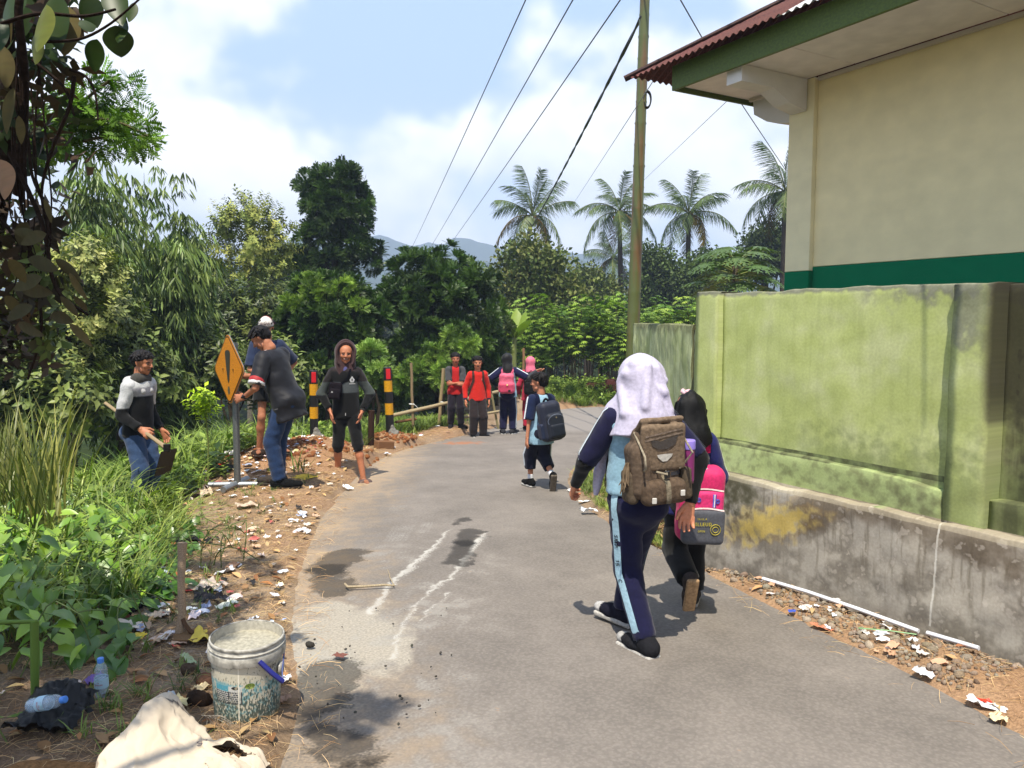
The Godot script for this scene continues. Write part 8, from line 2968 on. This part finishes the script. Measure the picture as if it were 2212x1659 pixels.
func build_corner_things() -> void:
	rng.seed = 19
	# hoe standing by its blade
	var f := on_ground(362, 4.05)
	var t := thing("standing_hoe", "weathered wooden hoe handle standing upright from its blade", "hoe", f)
	var top := at(394, 1172, 4.12) - f
	var mb := MB.new()
	mb.col = L(200, 172, 142)
	mb.tube([Vector3(0, .0, 0), top * .25 + Vector3(.012, 0, 0), top * .55, top * .85, top], [.026, .022, .019, .022, .027], 9)
	obj("handle", mb, M["wood"], t)
	var bl := MB.new()
	bl.col = L(150, 118, 86)
	var bp := [Vector3(-.02, .02, .02), Vector3(.07, .025, -.05), Vector3(.20, .03, -.02), Vector3(.22, .02, .06), Vector3(.12, .018, .10), Vector3(0, .015, .09)]
	prism(bl, bp, Vector3(0, .006, 0))
	obj("blade", bl, M["stone"], t)
	var nk := MB.new()
	nk.col = L(112, 84, 62)
	nk.tube(bend(Vector3(.02, .10, 0), Vector3(.06, .03, .02), Vector3(.10, .03, .03), 5), [.012], 6)
	obj("neck", nk, M["stone"], t)
	# water bottle
	f = on_ground(183, 3.32)
	bottle("clear plastic water bottle with blue cap standing beside black bag", f, Basis.IDENTITY, .185)
	# black bag and the bottle lying in it
	f = on_ground(62, 3.06)
	var bg := thing("black_bag", "torn black plastic bag lying open at lower left", "plastic bag", f)
	var bm := MB.new()
	bm.col = L(8, 8, 9)
	var n := 26
	var ids := []
	for j in n + 1:
		var row := []
		for k in n + 1:
			var x := (float(k) / n - .5) * .27
			var z := (float(j) / n - .5) * .24
			var y := .02 + .12 * smoothstep(.2, 1.0, 1.0 - float(j) / n) * (1.0 - pow(absf(x) / .155, 3.0)) + .05 * smoothstep(.8, 1.0, float(j) / n)
			y += nz.get_noise_2d(x * 900.0, z * 900.0) * .035 + nz.get_noise_2d(x * 2600.0, z * 2600.0) * .012
			var e := 1.0 + .16 * nz.get_noise_2d(k * 40.0, j * 40.0)
			row.append(bm.p(Vector3(x * e, maxf(y, .004), z * e)))
		ids.append(row)
	for j in n:
		for k in n: bm.quad(ids[j][k], ids[j][k + 1], ids[j + 1][k + 1], ids[j + 1][k])
	obj("film", bm, M["foil"], bg)
	bottle("crushed clear bottle with blue cap lying in the black bag", f + Vector3(-.06, .10, .03), Basis(Vector3.UP, -.25) * Basis(Vector3.BACK, -1.30), .19)
	# woven sack
	f = on_ground(388, 2.84)
	var sk := thing("cement_sack", "empty beige woven sack crumpled at the bottom edge", "sack", f)
	sk.scale = Vector3.ONE * .95
	var sm := MB.new()
	sm.col = L(206, 190, 168)
	var nx := 84
	var nzz := 56
	ids = []
	for lay in 2:
		ids = []
		for j in nzz + 1:
			var row := []
			for k in nx + 1:
				var a := float(k) / nx
				var b := float(j) / nzz
				var x := lerpf(-.30, .30, a) + .06 * (b - .5) * (a - .5) + .02 * sin(b * 7.0)
				var z := lerpf(-.22, .40, b) * lerpf(1.0, .42, smoothstep(.2, 1.0, a)) + .10 * a
				var y := .015 + .15 * exp(-pow((a - .16) / .17, 2.0)) * smoothstep(1.25, .1, b) + .05 * sin(PI * clampf(a, 0, 1)) * sin(PI * b)
				var gx := a * 8.0 + .3 * sin(b * 9.0)
				var gy := b * 5.0 + .3 * sin(a * 11.0)
				var fx: float = gx - floorf(gx)
				var fy: float = gy - floorf(gy)
				var hh := func(i: int, j2: int) -> float: return absf(fposmod(sin(i * 127.1 + j2 * 311.7) * 4375.85, 1.0))
				var i0: int = int(floorf(gx))
				var j0: int = int(floorf(gy))
				var fac: float = lerpf(lerpf(hh.call(i0, j0), hh.call(i0 + 1, j0), fx), hh.call(i0 + 1, j0 + 1), fy) if fx > fy else lerpf(lerpf(hh.call(i0, j0), hh.call(i0, j0 + 1), fy), hh.call(i0 + 1, j0 + 1), fx)
				y += fac * .07 + nz.get_noise_2d(x * 3000.0, z * 3000.0) * .003
				y *= smoothstep(-.02, .12, minf(minf(a, 1.0 - a) * 1.2, minf(b, 1.0 - b)) + .02)
				if lay == 0: y = minf(y, .012)
				var e := nz.get_noise_2d(a * 500.0, b * 500.0 + lay * 100.0) * .02
				sm.col = L(192, 178, 157)
				if absf(b * .9 - .16 + a * .5 - .10) < .012 and a < .42: sm.col = L(74, 70, 68)
				row.append(sm.p(Vector3(x + e, maxf(y, .005) + (.006 if lay else 0.0), z - e), Vector2(a, b)))
			ids.append(row)
		for j in nzz:
			for k in nx:
				if lay == 1 and j > 11 and j < 21 and k > 56 and k < 76 and absf(j - 16) < (76 - k) * .3: continue
				sm.quad(ids[j][k], ids[j][k + 1], ids[j + 1][k + 1], ids[j + 1][k])
	obj("cloth", sm, M["paper"], sk)
	letters("printed_letters", "SI", .05, L(96, 84, 82), sk, Transform3D(Basis(Vector3.UP, .5) * Basis(Vector3.RIGHT, -PI / 2), Vector3(.06, .115, .07)))
	for k in 14:
		var th := MB.new()
		th.col = L(224, 214, 198)
		var a := Vector3(lerpf(-.04, .03, k / 13.0), .10, -.17)
		th.tube(bend(a, a + Vector3(rr(-.02, .03), -.02, -.03), a + Vector3(rr(.0, .07), -.06, rr(-.06, -.02)), 4), [.0014], 3, false)
		obj("loose_thread", th, M["canvas"], sk)
	# soil heap in the corner
	var hp := MB.new()
	hp.col = L(150, 112, 74)
	net(hp, [limb(Vector3(-.25, -.1, 0), Vector3(.3, -.1, .05), .16, .15, .05, Vector3.UP, 1.3)], .02, .02, 8.0)
	f = on_ground(160, 2.72)
	tag(obj("sand_heap", hp, M["soil"]), "low heap of tan sand at the lower left corner", "sand heap").position = f - Vector3(0, .0, 0)
	# stones
	for e in [[1, 425, 1490, 3.5, .05, L(112, 82, 66), "brown stone between sack and bucket"], [2, 385, 1465, 3.62, .04, L(92, 76, 62), "dull flat stone left of the bucket"], [3, 655, 1420, 4.0, .022, L(70, 68, 62), "small dark stone on the spilt cement right of the bucket"], [4, 585, 1295, 4.9, .02, L(84, 80, 70), "little clod at the road's edge above the bucket"], [5, 405, 1545, 3.3, .05, L(58, 44, 36), "dark clod in the shade between sack and bucket"], [6, 2160, 1330, 4.45, .05, L(140, 120, 100), "pale rounded stone at the foot of the grey footing"], [7, 1985, 1255, 4.9, .04, L(150, 136, 118), "loose rubble stone beside the white pipe"]]:
		var q := on_ground(e[1], e[3])
		q.y = ground_top(q)
		var sb := MB.new()
		sb.col = e[5]
		net(sb, [limb(Vector3(-e[4] * .4, e[4] * .4, 0), Vector3(e[4] * .5, e[4] * .45, e[4] * .2), e[4] * .8, e[4] * .62, e[4] * .4)], e[4] * .14, e[4] * .25, 1.4 / e[4] * .4)
		tag(obj("stone", sb, M["stone"]), e[6], "stone").position = q
	var wb := MB.new()
	wb.col = L(150, 108, 76)
	wb.box(Vector3(0, .05, 0), Vector3(.30, .13, .14), Basis(Vector3.UP, .7) * Basis(Vector3.BACK, -.12), .012)
	tag(obj("wood_block", wb, M["wood"]), "short brown block of wood left of the second bollard's foot", "wood block").position = on_ground(826, 12.0)
	# bent dry sticks on the asphalt
	var s1 := MB.new()
	s1.col = L(196, 178, 146)
	var q0 := Vector3(-.98, 0, -4.98)
	q0.y = ground_top(q0) + .012
	s1.tube([Vector3(-.14, .01, -.05), Vector3(-.11, .006, .0), Vector3(0, .006, -.01), Vector3(.12, .012, -.02), Vector3(.2, .008, -.02)], [.007, .009, .008, .008, .006], 6)
	s1.tube([Vector3(.19, .01, -.03), Vector3(.15, .03, -.12), Vector3(.13, .02, -.22), Vector3(.10, .01, -.34)], [.004, .004, .003, .003], 5)
	tag(obj("dry_stick", s1, M["wood"]), "bent pale stick on the asphalt beside the spilt cement", "stick").position = q0
	# plastic conduit along the wall
	var pa := on_ground(1664, 5.02, .02)
	var pb := on_ground(2015, 4.10, .02)
	var up_ := 0.0
	for k in 13:
		var pq := pa.lerp(pb, k / 12.0)
		up_ = maxf(up_, ground_top(pq) + .014 - pq.y)
	pa.y += up_
	pb.y += up_
	var pp := MB.new()
	pp.col = L(206, 208, 212)
	pp.tube([Vector3.ZERO, (pb - pa) * .33 + Vector3(0, .012, 0), (pb - pa) * .66 + Vector3(0, .01, 0), pb - pa], [.0125], 10)
	tag(obj("white_pipe", pp, M["plastic"]), "long white plastic pipe lying along the foot of the wall", "pipe").position = pa
	var pc := MB.new()
	pc.col = L(200, 202, 206)
	var p2 := on_ground(2034, 4.06, .03)
	var p3 := on_ground(2152, 3.83, .03)
	pc.tube([Vector3.ZERO, p3 - p2], [.0125], 10)
	tag(obj("white_pipe", pc, M["plastic"]), "short broken end of white pipe beyond the yellow wrapper", "pipe").position = p2
	var gs := MB.new()
	gs.col = L(96, 146, 84)
	var g0 := on_ground(1880, 4.15, .03)
	gs.tube([Vector3.ZERO, Vector3(.14, .01, .06), Vector3(.27, .005, .10)], [.004], 5)
	tag(obj("green_strap", gs, M["plastic"]), "thin green plastic strap on the soil strip at right", "strap").position = g0

func bottle(label: String, p: Vector3, b: Basis, h: float) -> void:
	var t := thing("water_bottle", label, "bottle", p)
	t.basis = b
	var gl := StandardMaterial3D.new()
	if M.has("pet"): gl = M["pet"]
	else:
		gl.resource_name = "pet"
		gl.transparency = BaseMaterial3D.TRANSPARENCY_ALPHA
		gl.albedo_color = Color(.85, .92, .98, .18)
		gl.roughness = .08
		M["pet"] = gl
	var k := h / .2
	var mb := MB.new()
	var prof := [Vector2(0, .004), Vector2(.022, .0), Vector2(.030, .006), Vector2(.031, .03), Vector2(.029, .05), Vector2(.031, .055), Vector2(.031, .105), Vector2(.028, .112), Vector2(.0295, .120), Vector2(.027, .128), Vector2(.029, .136), Vector2(.027, .15), Vector2(.017, .172), Vector2(.012, .18), Vector2(.012, .188)]
	for q in prof.size(): prof[q] = prof[q] * k
	mb.lathe(prof, 24)
	obj("shell", mb, gl, t)
	var w := MB.new()
	w.col = L(150, 172, 186)
	var wt := StandardMaterial3D.new()
	wt.resource_name = "water"
	wt.transparency = BaseMaterial3D.TRANSPARENCY_ALPHA
	wt.albedo_color = Color(.72, .84, .92, .35)
	wt.roughness = .1
	M["water"] = wt
	w.lathe([Vector2(.0, .006) * k, Vector2(.028, .008) * k, Vector2(.028, .10) * k, Vector2(0, .101) * k], 20)
	obj("water", w, wt, t)
	var lb := MB.new()
	lb.col = L(176, 206, 220)
	lb.lathe([Vector2(.0316, .056) * k, Vector2(.0316, .104) * k], 24)
	obj("label", lb, M["paper"], t)
	for e in [["Le", .009, .086, L(196, 60, 66)], ["Minerale", .0095, .076, L(196, 60, 66)]]:
		letters("label_lettering", e[0], e[1] * k, e[3], t, Transform3D(Basis.IDENTITY, Vector3(0, e[2] * k, .0326 * k)), .0326 * k)
	var hill := MB.new()
	hill.col = L(70, 150, 60)
	var pts := []
	for q in [Vector2(-.018, .094), Vector2(-.004, .101), Vector2(.006, .099), Vector2(.018, .094), Vector2(0, .0925)]:
		var a: float = q.x / .0316
		pts.append(Vector3(sin(a) * .0326, q.y, cos(a) * .0326) * k)
	hill.face(pts, Vector3.BACK)
	obj("label_hill", hill, M["paper"], t)
	var c := MB.new()
	c.col = L(74, 134, 216)
	c.lathe([Vector2(.0145, .176) * k, Vector2(.0150, .178) * k, Vector2(.0150, .196) * k, Vector2(.013, .1985) * k, Vector2(0, .199) * k], 20)
	obj("cap", c, M["plastic"], t)

# a crumpled sheet of paper or film
func scrap(w: float, d: float, crumple: float, sd_: int, n := 7) -> MB:
	var m := MB.new()
	var ids := []
	for j in n + 1:
		var row := []
		for k in n + 1:
			var x := (float(k) / n - .5) * w * (1.0 + .2 * nz.get_noise_2d(j * 1400.0 / n, sd_ * 31.0))
			var z := (float(j) / n - .5) * d * (1.0 + .2 * nz.get_noise_2d(k * 1400.0 / n, sd_ * 57.0))
			var y := absf(nz.get_noise_3d(x * 90.0 / w * 1.2, z * 90.0 / d * 1.2, sd_ * 50.0)) * crumple * 2.0 + absf(nz.get_noise_3d(x * 260.0 / w, z * 260.0 / d, sd_ * 50.0)) * crumple
			row.append(m.p(Vector3(x, y + .003, z)))
		ids.append(row)
	for j in n:
		for k in n: m.quad(ids[j][k], ids[j][k + 1], ids[j + 1][k + 1], ids[j + 1][k])
	return m

func build_litter() -> void:
	rng.seed = 23
	var wht := L(220, 220, 222)
	var big := [
		[310, 1335, 4.45, .16, .12, .03, L(206, 196, 180), "crumpled pale film between vine leaves and standing hoe"],
		[255, 1385, 4.15, .18, .14, .05, L(222, 208, 190), "big crumpled cream wrapper under the vine leaves"],
		[262, 1405, 4.0, .11, .09, .03, L(224, 196, 60), "yellow snack wrapper under the vine leaves"],
		[315, 1412, 4.0, .17, .06, .02, L(200, 180, 166), "long crushed packet left of the hoe blade"],
		[348, 1422, 3.95, .11, .035, .008, L(222, 214, 208), "white and red paper strip before the hoe blade"],
		[425, 1415, 4.0, .16, .13, .07, L(216, 190, 74), "knotted yellow plastic bag beside the bucket"],
		[380, 1455, 3.78, .16, .04, .015, L(158, 170, 130), "twisted greenish plastic strip left of the bucket"],
		[430, 1278, 4.9, .20, .15, .06, L(196, 178, 160), "clear brownish plastic bag beyond the hoe handle"],
		[420, 1300, 4.75, .20, .12, .05, L(22, 21, 20), "shiny black plastic sheet beyond the hoe handle"],
		[270, 1342, 4.5, .13, .10, .06, L(16, 16, 17), "scrunched black plastic left of the hoe handle"],
		[470, 1330, 4.55, .12, .07, .03, L(212, 214, 196), "silver green foil packet above the bucket"],
		[455, 1318, 4.7, .10, .08, .03, L(48, 36, 32), "dark leathery scrap above the bucket"],
		[400, 1175, 6.1, .26, .12, .06, L(24, 24, 26), "black plastic heap behind the top of the hoe handle"],
		[470, 1245, 5.2, .13, .09, .03, L(206, 208, 210), "white film curl by the road's edge"],
		[330, 1240, 5.2, .14, .10, .03, L(176, 190, 200), "blue white wrapper right of the vine leaves"],
		[362, 1240, 5.25, .07, .09, .01, L(210, 70, 70), "red and white packet above the hoe handle"],
		[385, 1292, 4.85, .06, .04, .008, L(200, 50, 60), "small red packet left of the hoe handle"],
		[410, 1505, 3.45, .09, .06, .03, L(218, 196, 150), "crumpled cream tissue between sack and bucket"],
		[172, 1500, 3.5, .09, .08, .04, L(120, 96, 160), "purple and white wrapper behind the water bottle"],
		[720, 1452, 3.85, .07, .05, .012, L(110, 66, 52), "curled brown leaf scrap on the spilt cement"],
		[620, 968, 12.3, .3, .14, .05, wht, "white plastic scraps behind the hooded man's feet"],
		[650, 1060, 8.8, .25, .18, .02, L(214, 180, 60), "flattened yellow printed carton by the hooded man"],
		[745, 1060, 8.7, .12, .08, .03, wht, "white cup scrap in front of the hooded man's sandal"],
		[830, 985, 11.6, .24, .10, .03, wht, "white paper at the road's edge below the second bollard"],
		[1275, 1115, 7.4, .16, .09, .05, L(222, 224, 226), "crushed clear plastic cup on the right verge"],
		[1240, 1062, 8.6, .13, .07, .03, L(218, 222, 224), "white wrapper on the grass strip at the verge's bend"],
		[1265, 1100, 7.9, .12, .06, .02, L(206, 208, 206), "folded white paper on the right grass strip"],
		[1730, 1352, 4.52, .05, .04, .012, L(60, 84, 170), "small blue and white packet on the soil strip"],
		[1760, 1346, 4.55, .08, .05, .02, L(206, 200, 196), "torn pale wrapper beside the blue packet"],
		[2070, 1408, 4.1, .085, .05, .02, L(232, 220, 50), "crumpled yellow wrapper at the end of the white pipe"],
		[2030, 1500, 3.62, .09, .07, .03, L(196, 198, 202), "clear crushed plastic wrapper at the road's right edge"],
		[2175, 1565, 3.3, .15, .06, .03, L(206, 204, 204), "silver wrapper with red print at lower right"],
		[2162, 1558, 3.34, .08, .03, .015, L(216, 60, 40), "red strip of the wrapper at lower right"],
		[2205, 1590, 3.2, .10, .07, .02, L(214, 196, 160), "tan paper scrap at the lower right corner"],
		[1800, 1400, 4.28, .12, .06, .02, L(190, 122, 92), "orange brown dead leaf on the soil strip"],
		[470, 1015, 9.0, .3, .2, .08, L(30, 28, 30), "black plastic in the rubbish heap left of the sign post"],
		[455, 1008, 9.2, .18, .12, .05, L(196, 40, 40), "red wrapper in the rubbish heap left of the sign post"],
		[500, 985, 9.6, .35, .2, .06, L(220, 216, 214), "white printed film on top of the rubbish heap"],
		[595, 1010, 8.7, .14, .2, .08, L(206, 190, 186), "pinkish clear film right of the sign post"],
		[430, 1075, 8.0, .24, .14, .10, L(196, 176, 150), "clear crinkled bag at the left end of the foot pipe"],
		[520, 1095, 7.4, .2, .12, .06, L(190, 168, 146), "brown paper bag below the foot pipe"]]
	for k in big.size():
		var e = big[k]
		var q := on_ground(e[0], e[2])
		q.y = ground_top(q) + .006
		var mb := scrap(e[3], e[4], e[5] * .7, k + 3, 10)
		mb.col = e[6]
		for j in mb.c.size(): mb.c[j] = jit(e[6], .06)
		if "red" in e[7] and "white" in e[7]:
			for j in mb.c.size():
				if mb.v[j].x > .01: mb.c[j] = L(196, 44, 44)
		var o := obj("wrapper" if e[6].r > .1 else "plastic_scrap", mb, M["foil"] if k % 3 else M["paper"])
		o.position = q
		o.rotation = Vector3(rr(-.15, .15), rr(-1.2, 1.2), rr(-.15, .15))
		tag(o, e[7], "litter", "litter on the verges")
	# the small stuff nobody could count
	var cols := [wht, wht, L(214, 206, 200), L(226, 206, 200), wht, L(198, 186, 170), L(176, 96, 88), L(206, 190, 140), L(150, 160, 184), L(40, 38, 38), L(190, 196, 200), L(176, 148, 120), L(200, 178, 150), L(150, 120, 96), L(196, 172, 148), L(180, 150, 124), L(206, 190, 176)]
	for v in 3:
		var sm := scrap([.07, .05, .10][v], [.04, .05, .05][v], [.012, .02, .022][v], 40 + v, 5)
		var where := []
		var tint := []
		for k in 240:
			var x := rr(-3.6, -1.0)
			var z := rr(-12.5, -3.2)
			if k < 60:
				x = rr(-3.6, -2.5); z = rr(-10.6, -8.2)
			elif k < 120:
				x = rr(-2.5, -1.3); z = rr(-7.5, -3.8)
			var s := off_road(x, z)
			if s < .03 or s > 2.2: continue
			if k > 215:
				x = rr(-1.8, .4); z = rr(-15.2, -12.0)
				if off_road(x, z) < .02: continue
			where.append(Transform3D((Basis(Vector3.UP, rr(0, TAU)) * Basis(Vector3.RIGHT, rr(-.3, .3))).scaled(Vector3.ONE * rr(.3, 1.15)), Vector3(x, ground_y(x, z) + .012, z)))
			tint.append(jit(cols[rng.randi() % cols.size()], .12))
		for k in 40:
			var s := rr(-.4, 2.2)
			var q := WA + WU * s + WN * rr(.25, .95)
			if off_road(q.x, q.z) < .02: continue
			where.append(Transform3D(Basis(Vector3.UP, rr(0, TAU)).scaled(Vector3.ONE * rr(.4, .9)), Vector3(q.x, ground_y(q.x, q.z) + .01, q.z)))
			tint.append(jit([wht, L(190, 150, 120), L(200, 196, 190)][k % 3], .12))
		tag(scatter("litter", self, sm.mesh(), M["paper"], where, tint), "small torn paper and plastic scraps over the verges", "litter")
